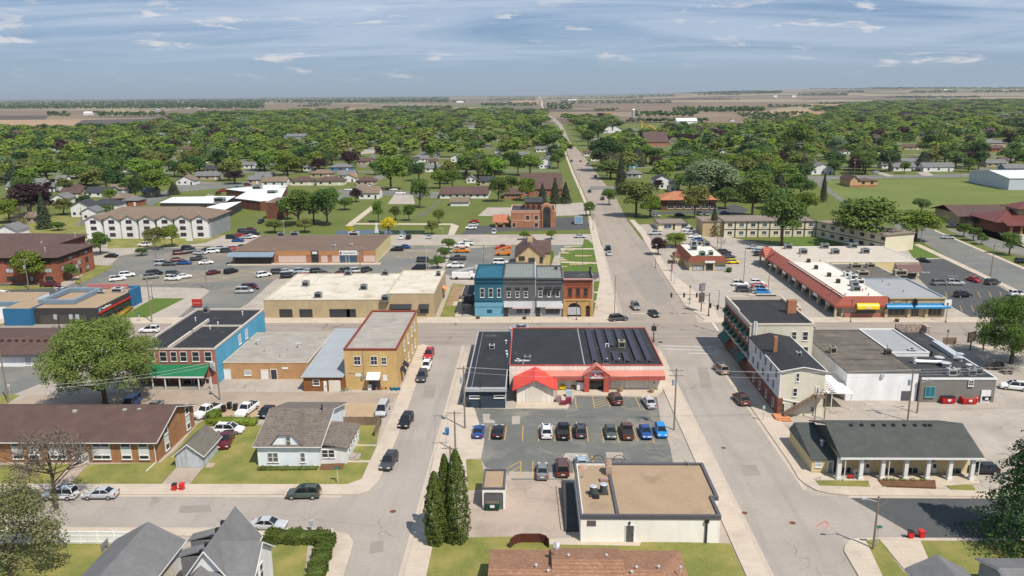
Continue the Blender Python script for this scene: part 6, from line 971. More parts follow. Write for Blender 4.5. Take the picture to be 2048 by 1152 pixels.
for px in(994,1009):c=P(px,451);b=MB();b.box(c.x-.5,y0+.4,0,c.x+.5,y0+1.4,zr_-1);b.box(c.x-.5,y0+5.4,0,c.x+.5,y0+6.4,zr_+.6);part(b,'canopy_pillar',BRO,B)
# stone house with brown roof
B=thing('stone_house',(-3,225,0),'cream stone house with steep brown gable roof behind the main street row','house');x0,x1=P(1032,545).x,P(1095,545).x;y0=P(1060,545).y;zE=HT(1032,545,513);zr=HT(1060,545,490);yb=P(1060,470,zr).y
gable(B,x0,x1-1.2,y0,yb,zE,zr-zE,'y',SHB,mat('cream_stone',S(226,204,158),S(210,186,140),.8,.92,pat=('brick',.8,.35)),over=.5)
gable(B,(x0+x1)/2,x1+1.0,y0+7,yb-1.5,zE,(zr-zE)*.8,'x',SHB,MATS['cream_stone'],over=.4,names=('wing_wall','wing_roof'))
for r_ in((1038,513,1049,520),(1057.5,516,1069,526),(1080,515,1085,525)):win(B,r_,'Y',y0,BRNT,GL,rail=False)
b=MB();c=P(1060,480,zr);b.box(c.x-.8,c.y-3,zr-1.5,c.x+.8,c.y-1.6,zr+1.4);part(b,'chimney',MATS['cream_stone'],B)
# ---------------------------------------------------------------- two storey cream motel, L shaped
B=thing('cream_motel',(110,320,0),'two storey cream motel with dark belt course and taupe roof behind the parking lot','motel');z=6.2
TR=mat('taupe_flat_roof',S(152,138,126),S(138,124,114),.2,.95,big=(.1,S(140,126,112),.5,.7,.5),fine=.2)
ym=P(1500,474).y;xm0,xm1=P(1446,474).x,P(1632,474).x;ydp=P(1500,430,z).y
CRM=mat('cream_render',S(230,220,194,.8),S(220,210,184,.8),.3,.9,fine=.06)
flat_block(B,xm0,xm1,ym,ydp,z,CRM,TR,plain('dark_eave',S(92,76,66),.8),ph=.05,pw=.3,lip=.5)
cE=P(1810,503);xe1=cE.x;ye0=P(1770,500).y;ang=[];q0=Vector((xm1,ym,0));q1=P(1768,505);q1.z=0;dv=(q1-q0).normalized();nv=Vector((-dv.y,dv.x,0));q2=q1+nv*13;q3=q0+nv*13+dv*2
b=MB();b.prism([tuple(q0[:2]),tuple(q1[:2]),tuple(q2[:2]),tuple(q3[:2])],0,z-.1);part(b,'wing_wall',CRM,B);b=MB();b.prism([tuple((q0-nv*.5)[:2]),tuple((q1-nv*.5+dv*.5)[:2]),tuple((q2+nv*.5+dv*.5)[:2]),tuple((q3+nv*.5)[:2])],z-.08,z+.1);part(b,'wing_roof',TR,B)
def obox(b,o,u,s0,s1,z0,z1,d0,d1):
 n=Vector((u.y,-u.x,0));pts=[o+u*s0+n*d0,o+u*s1+n*d0,o+u*s1+n*d1,o+u*s0+n*d1];b.prism([tuple(p[:2]) for p in pts],z0,z1)
Lw=(q1-q0).length;b=MB();obox(b,q0,dv,0,Lw,2.9,3.15,.01,.12);b.box(xm0,ym-.12,2.9,xm1,ym-.01,3.15)
for k in range(9):b.box(xm0+k*(xm1-xm0)/8-.2,ym-.15,0,xm0+k*(xm1-xm0)/8+.2,ym-.01,z-.1)
part(b,'belt_course',MATS['dark_eave'],B)
for fl in range(2):
 for k in range(7):g=MB();obox(g,q0,dv,3+k*Lw/7,5+k*Lw/7,1+fl*3.1,2.3+fl*3.1,.01,.08);part(g,'window',GLB if k%2 else GL,B)
 for k in range(8):xx=xm0+1.6+k*(xm1-xm0)/8;win(B,(xx,1.0+fl*3.1,xx+1.7,2.3+fl*3.1),'u',ym,WHITE,GLB if k%2 else GL,mull=2,rail=False)
yW=ym-7;b=MB();xW1=P(1412,480).x;b.box(xW1,ym+1,0,xm0-.05,ydp-3,z-.2);part(b,'west_wall',BGE,B);b=MB();b.box(xW1-.4,ym+.6,z-.2,xm0-.05,ydp-2.6,z);part(b,'west_roof',TR,B)
x0,x1,y0,y1=P(1316,460).x,P(1376,460).x,P(1345,460).y,0;z=HT(1345,460,447);B=thing('motel_office',(x0,y0,0),'small cream office with taupe roof on the lawn in front of the brick motel','building');flat_block(B,x0,x1,y0,P(1345,437,z).y,z,CRM,TR,plain('dark_eave',(0,0,0)),ph=.05,lip=.5)
for r_ in((1328,449,1343,457),(1363,449,1374,457)):win(B,r_,'Y',y0,WHITE,GLB,mull=2,rail=False)
door(B,(1345.5,448.5,1350,459.5),y0,BRNT)
x0,x1,y0=P(1320,418).x,P(1428,418).x,P(1370,420).y;z=HT(1370,420,399);B=thing('brick_motel',(x0,y0,0),'two storey red brick motel with orange brown roof behind the round trees','motel');walls(B,x0,x1,y0,y0+14,z,BRD);hip(B,x0,x1,y0,y0+14,z,3.2,mat('copper_shingles',S(190,128,92),S(170,112,80),.5,.9,fine=.3),1.6)
for k in range(6):
 for fl in range(2):xx=x0+3+k*(x1-x0)/6.3;win(B,(xx,.8+fl*3,xx+3,2.4+fl*3),'u',y0,WHITE,GL,mull=2,rail=False)
# right edge buildings
x0,y0=P(1912,448).x,P(1930,449).y;z=HT(1930,449,425);B=thing('brown_roof_church',(x0,y0,0),'wide tan brick building with large brown roof at the right edge','building');xx1=x0+58;walls(B,x0+1,xx1,y0+1,y0+22,z-1,BGE);gable(B,x0,xx1,y0,y0+23,z-1.4,3.0,'x',SHB,BGE,over=1.0,wall=False);b=MB();b.box(x0+4,y0-4,0,x0+10,y0+1,3.2);part(b,'porch_wall',BGE,B);gable(B,x0+3,x0+11,y0-5,y0+5,3.2,1.5,'y',SHB,BGE,over=.3,wall=False,names=('w','porch_roof'))
for k in range(5):win(B,(x0+14+k*5,1,x0+16+k*5,2.6),'u',y0+1,WHITE,GL)
x0,y0=P(1992,465).x,P(2010,466).y;B=thing('red_roof_building',(x0,y0,0),'brick building with stepped red metal roofs and columns at the right edge','building');RR=mat('dark_red_metal_roof',S(126,70,62),S(112,62,54),.4,.5,pat=('x',.8,.3,.15));walls(B,x0,x0+34,y0+2,y0+18,4.4,BRK);hip(B,x0-1,x0+36,y0,y0+19,4.4,3.6,RR,.8);walls(B,x0+10,x0+24,y0+5,y0+14,9.0,BGE,'tower_wall',z0=5.5);hip(B,x0+9,x0+25,y0+4,y0+15,9.0,2.2,RR,.6,'tower_roof')
for k in range(5):b=MB();b.box(x0+3+k*4,y0-3,0,x0+3.8+k*4,y0-2.2,3.6);part(b,'column',BRO,B)
b=MB();b.slab([(x0+1,y0-4.2,3.6),(x0+24,y0-4.2,3.6),(x0+24,y0+1,5.2),(x0+1,y0+1,5.2)],.2);part(b,'porch_roof',RR,B)
x0,y0=P(1996,376).x,P(1996,376).y-10;z=6.5;B=thing('white_metal_hall',(x0,y0,0),'large white metal hall with low gable roof beyond the sports field at the right edge','hall');gable(B,x0,x0+75,y0,y0+42,z,2.6,'x',mat('white_ribbed_roof',S(236,236,234),None,.2,.6,pat=('x',3,.2,.1)),plain('pale_metal_wall',S(206,212,222,.8),.5),over=.4)
x0,x1,y0=P(1713,374).x,P(1755,374).x,P(1730,374).y;z=HT(1713,374,360);zr=HT(1713,374,352);B=thing('pump_house',(x0,y0,0),'small tan and orange brick pump house with brown roof on the sports field','building');TBK=mat('two_tone_brick',S(222,184,140),S(206,166,124),.5,.9);gable(B,x0-4,x1-11,y0,y0+16,z,zr-z,'y',SHB,TBK,over=.5);walls(B,x1-11,x1,y0,y0+10,z-.5,TBK,'annex_wall');hip(B,x1-11,x1,y0,y0+10,z-.5,1.2,SHB,.4,'annex_roof');b=MB();b.box(x0-4.1,y0-.1,0,x1+.1,y0-.01,1.2);part(b,'brick_base',BRO,B)
for k in range(2):win(B,(x1-9+k*5,2,x1-7.6+k*5,3.4),'u',y0,BRNT,GL,rail=False)
# long brown roofed hall and church
def simple(name,label,cat,u0,u1,yb,te,tr,dep,rm,wm,axis='x',over=.6,nwin=4,hipd=False,pane=None,grp=None):
 x0,x1,y0=P(u0,yb).x,P(u1,yb).x,P((u0+u1)/2,yb).y;z=max(2.2,HT((u0+u1)/2,yb,te));zr=max(z+1.0,HT((u0+u1)/2,yb,tr) if 0 else z+1.0)
 # ridge height from the pixel of the ridge line at its own depth
 if axis=='x':
  for _ in range(6):yr=y0+dep/2;lo=z+.8;hi=z+9;best=min((abs(Q(((x0+x1)/2,yr,h))[1]-tr),h) for h in np.linspace(z+.8,z+.8+dep*.42,40));zr=best[1]
 else:zr=z+min(dep,x1-x0)*.28
 B=thing(name,(x0,y0,0),label,cat,grp)
 if hipd:walls(B,x0,x1,y0,y0+dep,z,wm);hip(B,x0,x1,y0,y0+dep,z,zr-z,rm,over)
 else:gable(B,x0,x1,y0,y0+dep,z,zr-z,axis,rm,wm,over=over)
 w_=x1-x0
 for k in range(nwin):xx=x0+w_*(k+.5)/nwin-.6;win(B,(xx,1.0,xx+1.3,min(2.2,z-.3)),'u',y0,WHITE,pane or GL,rail=False,sill=False,fw=.12)
 return B
simple('brown_roof_hall','long white walled hall with low brown shingle roof beside the highway trees','building',880,976,397,388,373,24,SHB,SID,nwin=7)
simple('white_garage','white garage with pale brown roof standing on the lawn before the long hall','garage',901,937,412,404,394,9,SHT,SID,nwin=0)
simple('brown_roof_church_hall','brick church hall with very large plain brown roof behind the brick bank','church',1042,1124,392,378,346,34,SHB,BRK,nwin=4)
simple('brick_church_wing','brown and white church wing left of the large plain brown roof','building',1008,1042,398,388,376,16,SHB,BRO,nwin=2)
B=simple('white_church','white church with dark brown gable roof and a cross on its front gable','church',1206,1244,266,259,247,30,SHB,SID,axis='y',nwin=0)
o=LOC[B.name];xm=(P(1206,266).x+P(1244,266).x)/2;y_=P(1225,266).y-.5;b=MB();b.box(xm-.6,y_-.3,4.5,xm+.6,y_,13.5).box(xm-3.2,y_-.3,9.5,xm+3.2,y_,10.6);part(b,'cross',NAVY,B)
simple('sprawling_brown_roof_hall','sprawling brown roofed hall behind dark trees right of the highway','building',1292,1338,293,284,264,60,SHB,BRO,nwin=3);simple('white_farm_shed','long white farm shed with white roof on the far brown field','shed',1353,1395,249,242,236,26,WHITE,SID,nwin=0)
B=thing('yellow_play_tower',tuple(P(1300,262)),'bright yellow frame tower between trees right of the highway','frame');o=LOC[B.name];b=MB();b.box(o.x-13,o.y,0,o.x-11,o.y+1,14).tube((o.x-8,o.y,4),(o.x,o.y,8),.8,5).tube((o.x,o.y,8),(o.x+8,o.y,3),.8,5);part(b,'frame',plain('yellow_metal',S(240,180,40),.5),B)
B=thing('farm_silo',tuple(P(1266.5,237)),'tall grey farm silo with pale dome on the far field','silo');o=LOC[B.name];b=MB();h=HT(1266.5,237,220);b.tube((o.x,o.y,0),(o.x,o.y,h),3.6,14);part(b,'silo_wall',LGR,B);b=MB();b.tube((o.x,o.y,h),(o.x,o.y,h+2),3.6,14,2.6).tube((o.x,o.y,h+2),(o.x,o.y,h+3),2.6,14,.6);part(b,'dome',WHITE,B)
B=thing('round_tank',tuple(P(317,231)),'pale round water tank beside the far wood','tank');o=LOC[B.name];b=MB();b.tube((o.x,o.y,0),(o.x,o.y,12),2,8).tube((o.x,o.y,12),(o.x,o.y,18),6,12).tube((o.x,o.y,18),(o.x,o.y,21),6,12,2);part(b,'tank_body',LGR,B)
# ================================================================ vehicles
def paint(n,c):return mat('paint_'+n,c,tuple(x*.92 for x in c),2.0,0.25,spec=0.6,fine=0.0)
PAINT={'white':paint('white',(.75,.75,.74)),'silver':paint('silver',(.42,.43,.45)),'grey':paint('grey',(.17,.18,.18)),'black':paint('black',(.012,.012,.014)),'dark grey':paint('dark_grey',(.05,.052,.056)),'red':paint('red',(.38,.02,.02)),'maroon':paint('maroon',(.10,.012,.018)),
         'blue':paint('blue',(.015,.06,.22)),'bright blue':paint('bright_blue',(.01,.22,.6)),'yellow':paint('yellow',(.7,.55,.02)),'brown':paint('brown',(.10,.045,.035)),'tan':paint('tan',(.28,.24,.18)),'teal':paint('teal',(.12,.30,.33)),'pale blue':paint('pale_blue',(.3,.38,.45)),'orange':paint('orange',(.62,.22,.03)),'dark green':paint('dark_green',(.06,.08,.065))}
TYRE=plain('tyre_rubber',(.015,.015,.015),.85);RIM=plain('wheel_rim',(.45,.45,.46),.35,.6);HEAD=plain('headlight_glass',(.75,.76,.74),.15);TAIL=plain('taillight_red',(.4,.01,.01),.3);CGL=glass('car_glass',(.012,.015,.018))
SPEC={  # length, width, belt height, roof height, stations of the hull (x, ztop) and greenhouse (x front low, x front top, x rear top, x rear low)
 'sedan':(4.7,1.84,.92,1.44,[(-2.35,.62),(-2.25,.95),(-1.55,1.0),(.75,.95),(1.5,.9),(2.15,.74),(2.35,.55)],(1.15,.35,-.95,-1.75)),
 'suv':(4.75,1.92,1.05,1.74,[(-2.37,.7),(-2.32,1.1),(-1.6,1.1),(.9,1.06),(1.6,1.02),(2.2,.9),(2.37,.6)],(1.2,.45,-1.95,-2.25)),
 'van':(5.0,1.98,1.05,1.85,[(-2.5,.7),(-2.46,1.1),(-1.6,1.1),(1.2,1.05),(1.8,1.0),(2.35,.82),(2.5,.55)],(1.75,.8,-2.25,-2.44)),
 'hatchback':(4.3,1.8,.95,1.55,[(-2.15,.65),(-2.1,1.0),(-1.4,1.02),(.8,.98),(1.4,.92),(2.0,.78),(2.15,.55)],(1.25,.45,-1.5,-2.0)),
 'pickup':(5.7,2.0,1.1,1.86,[(-2.85,.75),(-2.83,1.2),(-.75,1.2),(1.1,1.18),(1.8,1.15),(2.7,1.05),(2.85,.65)],(1.35,.75,-.6,-.78))}
PROTO={}
def hull(sp,kind):
 Ln,W,zb,zr,st,gh=sp;b=MB();z0=.32;rings=[]
 for(x,zt) in st:
  k=1-.10*max(0,(abs(x)/(Ln/2)-.8)/.2);w2=W/2*k
  rings.append([(x,-w2+.05,z0),(x,-w2,z0+.16),(x,-w2+.01,zt-.2),(x,-w2+.10,zt-.03),(x,0,zt+.02),(x,w2-.10,zt-.03),(x,w2-.01,zt-.2),(x,w2,z0+.16),(x,w2-.05,z0)])
 v=[p for r in rings for p in r];n=9;fs=[]
 for i in range(len(rings)-1):
  for j in range(n):fs.append((i*n+j,i*n+(j+1)%n,(i+1)*n+(j+1)%n,(i+1)*n+j)[::-1])
 fs.append(tuple(range(n)));fs.append(tuple(range((len(rings)-1)*n,len(rings)*n))[::-1]);b.add(v,fs)
 if kind=='pickup':pass
 # roof skin and pillars
 a,bf,c,d=gh;wl,wr=W/2-.12,W/2-.3
 b.slab([(bf-.05,-wr,zr),(bf-.05,wr,zr),(c+.03,wr,zr),(c+.03,-wr,zr)][::-1],.05)
 for s in(-1,1):
  for(p,q) in(((a,s*wl,zb),(bf,s*wr,zr-.02)),((d,s*wl,zb),(c,s*wr,zr-.02)),(((bf+c)/2,s*(wl+.01),zb),((bf+c)/2,s*(wr+.01),zr-.02))):b.tube(p,q,.05,4)
  b.box(a-.35,s*(W/2-.02),zb-.02,a-.2,s*(W/2+.16),zb+.14)
 return b
def make_proto(kind,near):
 Ln,W,zb,zr,st,gh=SPEC[kind];root=bpy.data.objects.new('proto',None);LOC[root.name]=Vector((0,0,0));ch=[]
 def add(b,name,m,par=None,obj=False):me=b.mesh(name+'_mesh',m);o=bpy.data.objects.new(name,me);ch.append((o,par));return o
 body=add(hull(SPEC[kind],kind),'body',PAINT['white'])
 a,bf,c,d=gh;wl,wr=W/2-.12,W/2-.3;g=MB()
 g.add([(a,-wl,zb-.08),(a,wl,zb-.08),(d,wl,zb-.08),(d,-wl,zb-.08),(bf,-wr,zr-.04),(bf,wr,zr-.04),(c,wr,zr-.04),(c,-wr,zr-.04)],[(0,1,5,4),(1,2,6,5),(2,3,7,6),(3,0,4,7),(4,5,6,7)]);add(g,'windows',CGL)
 xw=Ln/2*.62;r=.36 if kind in('pickup','suv') else.33
 for sx in(-1,1):
  for sy in(-1,1):
   t=MB();y=sy*(W/2-.12);t.tube((sx*xw,y-.12,r),(sx*xw,y+.135,r),r,14);wo=add(t,'wheel',TYRE)
   if near:t=MB();t.tube((sx*xw,sy*(W/2+.0),r),(sx*xw,sy*(W/2+.02),r),r*.62,10);add(t,'rim',RIM,wo)
 if near:
  for sy in(-1,1):
   t=MB();y=sy*(W/2-.38);t.box(Ln/2-.14,y-.2,.62,Ln/2+.0,y+.2,.76);add(t,'headlight',HEAD)
   t=MB();y=sy*(W/2-.26);t.box(-Ln/2-.02,y-.15,.72,-Ln/2+.08,y+.15,.95);add(t,'taillight',TAIL)
  t=MB();t.box(-Ln/2-.04,-.26,.6,-Ln/2+.0,.26,.74);add(t,'number_plate',WHITE)
  if kind=='suv':
   t=MB();t.box(-.3,-.38,zr+.0,.3,.38,zr+.015);add(t,'sunroof',CGL)
   for s_ in(-1,1):t=MB();t.box(-1.6,s_*(W/2-.36),zr,.2,s_*(W/2-.4),zr+.06);add(t,'roof_rail',BLK)
 if kind=='pickup':t=MB();t.box(-2.7,-W/2+.2,1.205,-.85,W/2-.2,1.23);add(t,'cargo_bed',plain('bed_liner',(.02,.02,.022),.8))
 PROTO[(kind,near)]=ch;return ch
HEADS={'N':math.pi/2,'S':-math.pi/2,'E':0,'W':math.pi}
def place_vehicle(px,py,kind,col,hd,where,group=None):
 c=P(px,py,.7);near=c.y<240;ch=PROTO.get((kind,near)) or make_proto(kind,near)
 word={'suv':'sport utility car','pickup':'pickup truck'}.get(kind,kind)
 nm={'suv':'suv','pickup':'pickup_truck','hatchback':'hatchback_car','sedan':'sedan_car','van':'van'}[kind]
 o=thing(nm,(c.x,c.y,0.02),f'{col} {word} {where}',{'pickup':'pickup truck','van':'van'}.get(kind,'car'),group,HEADS.get(hd,hd if isinstance(hd,(int,float)) else 0)+random.uniform(-.03,.03));mp={}
 for src,par in ch:
  q=src.copy();link(q);q.parent=mp[par] if par else o;mp[src]=q
  if src.name.startswith('body'):q.material_slots[0].link='OBJECT';q.material_slots[0].material=PAINT[col]
 return o
D=math.radians
V=[
 # hardware store lot
 (957,861,'sedan','blue','N','in the front row of the hardware store lot'),(997,861,'sedan','black','N','in the front row of the hardware store lot'),(1093,861,'suv','white','N','in the front row of the hardware store lot'),(1127,861,'pickup','black','N','beside the white car in the hardware store lot'),
 (1161,860,'suv','dark grey','N','in the middle of the hardware store lot'),(1221,862,'sedan','dark green','S','facing the camera in the hardware store lot'),(1254,861,'pickup','brown','N','between green and blue cars in the hardware store lot'),(1291,862,'sedan','blue','S','facing the camera near the right end of the lot row'),(1322,860,'hatchback','bright blue','S','at the right end of the hardware store row'),
 (1231,796,'suv','brown',D(98),'parked before the hardware store entrance'),(1298,803,'sedan','silver',D(98),'parked by the planter at the store front'),(1085,940,'sedan','grey','N','parked left of the white flat building'),(1125,934,'van','brown','N','parked against the white flat building'),(1163,925,'sedan','pale blue','N','half hidden behind the white flat building'),
 # streets near
 (858,708,'suv','red','S','first in the kerb row beside the tan brick building'),(853,730,'hatchback','white','S','in the kerb row beside the tan brick building'),(844,752,'suv','dark grey','S','last in the kerb row beside the tan brick building'),(812,841,'suv','black',D(-97),'parked on the left street beside the wooden fence'),(778,922,'suv','dark grey',D(-97),'parked on the left street beside the cottage lawn'),(765,818,'van','silver','S','parked on the gravel yard by the wooden fence'),
 (607,985,'suv','dark green','W','parked on the side street below the cottage'),(537,1047,'sedan','silver','E','parked beside the hedge at the bottom'),(201,986,'sedan','silver','W','parked before the brick apartments'),(121,987,'suv','white','W','parked before the brick apartments'),(36,987,'sedan','grey','W','behind the bare tree at the left edge'),
 (414,822,'pickup','white',D(-110),'parked beside the utility pole behind the shed'),(494,818,'pickup','white',D(-100),'parked on gravel beside the black bins'),(532,822,'sedan','black',D(-95),'half hidden behind the cottage roof'),(459,858,'suv','white','E','parked on the cottage lawn'),(452,879,'pickup','maroon',D(-80),'parked behind the old shed'),(262,806,'van','blue','S','half hidden under the big tree'),(308,812,'sedan','grey','S','behind the brown roof near the big tree'),(299,659,'suv','white','W','on the main street beside the blue sided building'),
 (1442,737,'suv','tan',D(100),'driving in the shade of the corner building'),(1482,797,'suv','brown',D(97),'parked in the shade beside the rear wing'),(1237,636,'suv','dark grey',D(20),'turning at the crossing'),(1307,626,'sedan','black',D(-80),'waiting at the highway crossing'),(1271,612,'suv','grey',D(-85),'waiting at the highway crossing'),(1609,652,'sedan','maroon','E','on the main street behind the corner building'),(1040,655,'sedan','pale blue','W','on the main street behind the hardware store'),
 # highway going away
 (1218,506,'sedan','silver','N','on the highway beside the stone house lawn'),(1216,496,'suv','black','N','on the highway beside the stone house lawn'),(1205,397,'suv','dark grey','N','on the highway beyond the brick bank'),(1179,382,'sedan','black','S','on the highway beyond the brick bank'),(1191,352,'sedan','maroon','N','on the far highway'),(1161,322,'sedan','red','N','on the far highway'),(1143,322,'suv','blue','S','on the far highway'),(1176,327,'sedan','black','S','on the far highway'),
 # right side
 (2028,772,'suv','white',D(160),'parked beside the grey block building at the right edge'),(1966,937,'hatchback','black','W','parked at the right end of the apartment row'),(1932,886,'sedan','silver','S','half hidden behind the apartment row roof'),(1817,548,'pickup','white',D(-15),'parked beside the brown awning store'),(1846,520,'sedan','black',D(-20),'parked beside the brown awning store'),(1880,565,'suv','grey',D(5),'parked in the dark lot right of the mall'),(1911,565,'suv','silver',D(-3),'parked in the dark lot right of the mall'),(1946,558,'sedan','red',D(100),'parked in the dark lot right of the mall'),
 (1985,564,'suv','dark grey',D(20),'parked in the dark lot right of the mall'),(1926,589,'suv','black',D(10),'parked in the dark lot right of the mall'),(2036,587,'suv','white','E','parked at the right edge of the dark lot'),(1896,474,'sedan','silver',D(-12),'on the side street past the cream motel'),(2045,522,'suv','black','E','at the right edge on the side street'),(1905,452,'sedan','black','E','near the brown roofed tan building'),(1893,430,'van','teal',D(-15),'near the brown roofed tan building'),
 (1481,567,'suv','white',D(-8),'in the lot behind the corner building'),(1488,579,'suv','dark grey',D(-8),'in the lot behind the corner building'),(1514,564,'hatchback','white',D(-8),'in the lot behind the corner building'),(1519,571,'sedan','red',D(-8),'in the lot behind the corner building'),(1523,577,'suv','silver',D(-8),'in the lot behind the corner building'),(1526,583,'hatchback','bright blue',D(-8),'in the lot behind the corner building'),(1518,501,'sedan','pale blue',D(-8),'beside the mall entrance gable'),(1521,508,'suv','dark grey',D(-8),'beside the mall entrance gable'),(1507,474+20,'sedan','silver',D(-8),'beside the mall entrance gable'),
 (1449,504,'suv','black','E','parked right of the restaurant'),(1457,512,'sedan','dark grey','E','parked right of the restaurant'),(1466,523,'hatchback','yellow','E','parked right of the restaurant'),(1310,466,'pickup','silver','W','parked before the small motel office'),(1375,459,'suv','white','W','in the row behind the restaurant'),(1381,465,'sedan','silver','W','in the row behind the restaurant'),(1390,472,'sedan','white','W','in the row behind the restaurant'),(1395,479,'sedan','blue','W','in the row behind the restaurant'),(1160,472,'sedan','silver','E','crossing on the street below the brick bank'),(1154,444,'sedan','black','W','at the bank drive through machine'),
 (1359,429,'sedan','black','E','parked before the brick motel'),(1399,427,'suv','dark grey','S','parked before the brick motel'),(1413,427,'sedan','grey','S','parked before the brick motel'),(1450,425,'sedan','blue','E','parked beyond the cream motel'),(1311,431,'sedan','silver','E','parked before the brick motel'),
 # left big lot
 (235,557,'suv','white',D(30),'at the left end of the big lot'),(254,549,'suv','white',D(30),'at the left end of the big lot'),(302,553,'suv','grey',D(30),'in the middle of the big lot'),(309,546,'van','black',D(40),'in the middle of the big lot'),(347,547,'suv','dark green','E','in the middle of the big lot'),(346,556,'suv','white','E','in the middle of the big lot'),(367,552,'sedan','white',D(25),'in the middle of the big lot'),(427,544,'sedan','maroon',D(50),'in the middle of the big lot'),(462,542,'suv','black',D(60),'in the middle of the big lot'),
 (325,526,'van','silver',D(10),'in the far row of the big lot'),(339,527,'sedan','dark green',D(10),'in the far row of the big lot'),(354,519,'sedan','maroon',D(30),'in the far row of the big lot'),(369,525,'sedan','blue',D(10),'in the far row of the big lot'),(397,517,'pickup','dark grey',D(20),'in the far row of the big lot'),(412,524,'sedan','white',D(20),'in the far row of the big lot'),(359,505,'suv','maroon',D(30),'in the farthest row left of the retail strip'),(375,503,'pickup','dark grey',D(30),'in the farthest row left of the retail strip'),(376,496,'suv','black','E','in the farthest row left of the retail strip'),
 (400,505,'sedan','silver','E','in the farthest row left of the retail strip'),(415,499,'sedan','black','E','in the farthest row left of the retail strip'),(426,502,'suv','white',D(20),'in the farthest row left of the retail strip'),(441,495,'sedan','silver',D(10),'in the farthest row left of the retail strip'),(454,501,'suv','dark grey',D(10),'in the farthest row left of the retail strip'),(467,496,'sedan','red',D(30),'in the farthest row left of the retail strip'),(485,493,'sedan','black',D(30),'in the farthest row left of the retail strip'),
 (476,480,'sedan','blue','E','in the crowded row by the school'),(464,474,'suv','black','E','in the crowded row by the school'),(478,470,'sedan','red','E','in the crowded row by the school'),(490,466,'suv','dark grey','E','in the crowded row by the school'),(501,458,'sedan','maroon','E','in the crowded row by the school'),(494,474,'sedan','silver','E','in the crowded row by the school'),(487,462,'suv','black','E','in the crowded row by the school'),(507,466,'suv','black','E','in the crowded row by the school'),(502,474-2,'sedan','white','E','in the crowded row by the school'),(522,443,'suv','black','S','in the crowded row by the school'),
 (222,511,'sedan','black','W','beside the tree by the brown brick apartments'),(289,489,'suv','white','W','below the gabled bay apartments'),(101,569,'pickup','maroon','E','on the street before the brown brick apartments'),(489,581,'van','silver',D(8),'at the kerb left of the buff brick block'),(501,574,'van','maroon',D(8),'at the kerb left of the buff brick block'),(9,590,'van','white',D(-20),'at the left edge behind the bank'),
 (527,549,'suv','white',D(45),'in the row before the retail strip'),(556,543,'suv','dark grey',D(20),'in the row before the retail strip'),(572,542,'sedan','silver',D(20),'in the row before the retail strip'),(576,551,'suv','black',D(20),'in the row before the retail strip'),(602,542,'suv','pale blue',D(20),'in the row before the retail strip'),(608,550,'sedan','red',D(20),'in the row before the retail strip'),(618,542,'sedan','silver',D(20),'in the row before the retail strip'),(634,542,'suv','black',D(20),'in the row before the retail strip'),(648,546,'sedan','dark grey',D(20),'in the row before the retail strip'),(682,546,'sedan','maroon',D(20),'in the row before the retail strip'),
 (692,540,'suv','dark green',D(60),'in the row before the retail strip'),(713,541,'suv','silver',D(30),'in the row before the retail strip'),(732,539,'suv','dark grey',D(60),'in the row before the retail strip'),(794,498,'suv','black','W','right of the retail strip'),(808,493,'sedan','blue','W','right of the retail strip'),(803,474,'hatchback','white','N','at the kerb below the pond'),(817,474,'suv','black','N','at the kerb below the pond'),(858,473,'sedan','silver','N','at the kerb below the pond'),(848,520,'van','dark grey','E','beside the row of round shrubs'),(839,535,'van','black','W','beside the row of round shrubs'),
 (911,531,'pickup','white','W','in the lot behind the teal building'),(916,516,'pickup','dark grey','W','in the lot behind the teal building'),(924,501,'pickup','orange','E','in the lot behind the teal building'),(924,491,'pickup','white','E','in the lot behind the teal building'),(932,486,'pickup','white','W','in the lot behind the teal building'),(1006,495,'pickup','red','W','beside the stone house'),(1001,524,'van','white','E','just behind the teal building'),
 (942,455,'suv','white','W','in the drive of the brick bank'),(946,449,'sedan','silver','W','in the drive of the brick bank'),(948,442,'sedan','red','W','in the drive of the brick bank'),(988,464,'suv','silver','S','in the drive of the brick bank'),
 (762,379,'sedan','red','E','on the street beyond the park'),(787,379,'sedan','white','W','on the street beyond the park'),(801,386,'pickup','white','W','in the small lot beyond the park'),(697,379,'sedan','white','E','on the street beyond the park'),(447,381,'pickup','red','E','on the street behind the school'),(474,376,'pickup','teal','W','on the street behind the school'),(420,392,'hatchback','white','E','beside the school roof'),(437,386,'van','maroon','N','beside the school roof'),(495,369,'suv','maroon','E','on the street behind the school'),
 (1602,354,'van','white','W','on the street left of the sports field'),(1751,344,'suv','pale blue','W','in a driveway beyond the sports field'),(1832,340,'suv','black','W','in a driveway beyond the sports field'),(684,340,'sedan','red','S','before a low far bungalow'),(612,366,'hatchback','dark grey','S','in a driveway behind the dense trees'),(634,367,'suv','dark grey','S','in a driveway behind the dense trees'),(740,371,'pickup','silver','S','in a driveway behind the dense trees'),
]
for v in V:place_vehicle(*v,group='parked and driving vehicles')
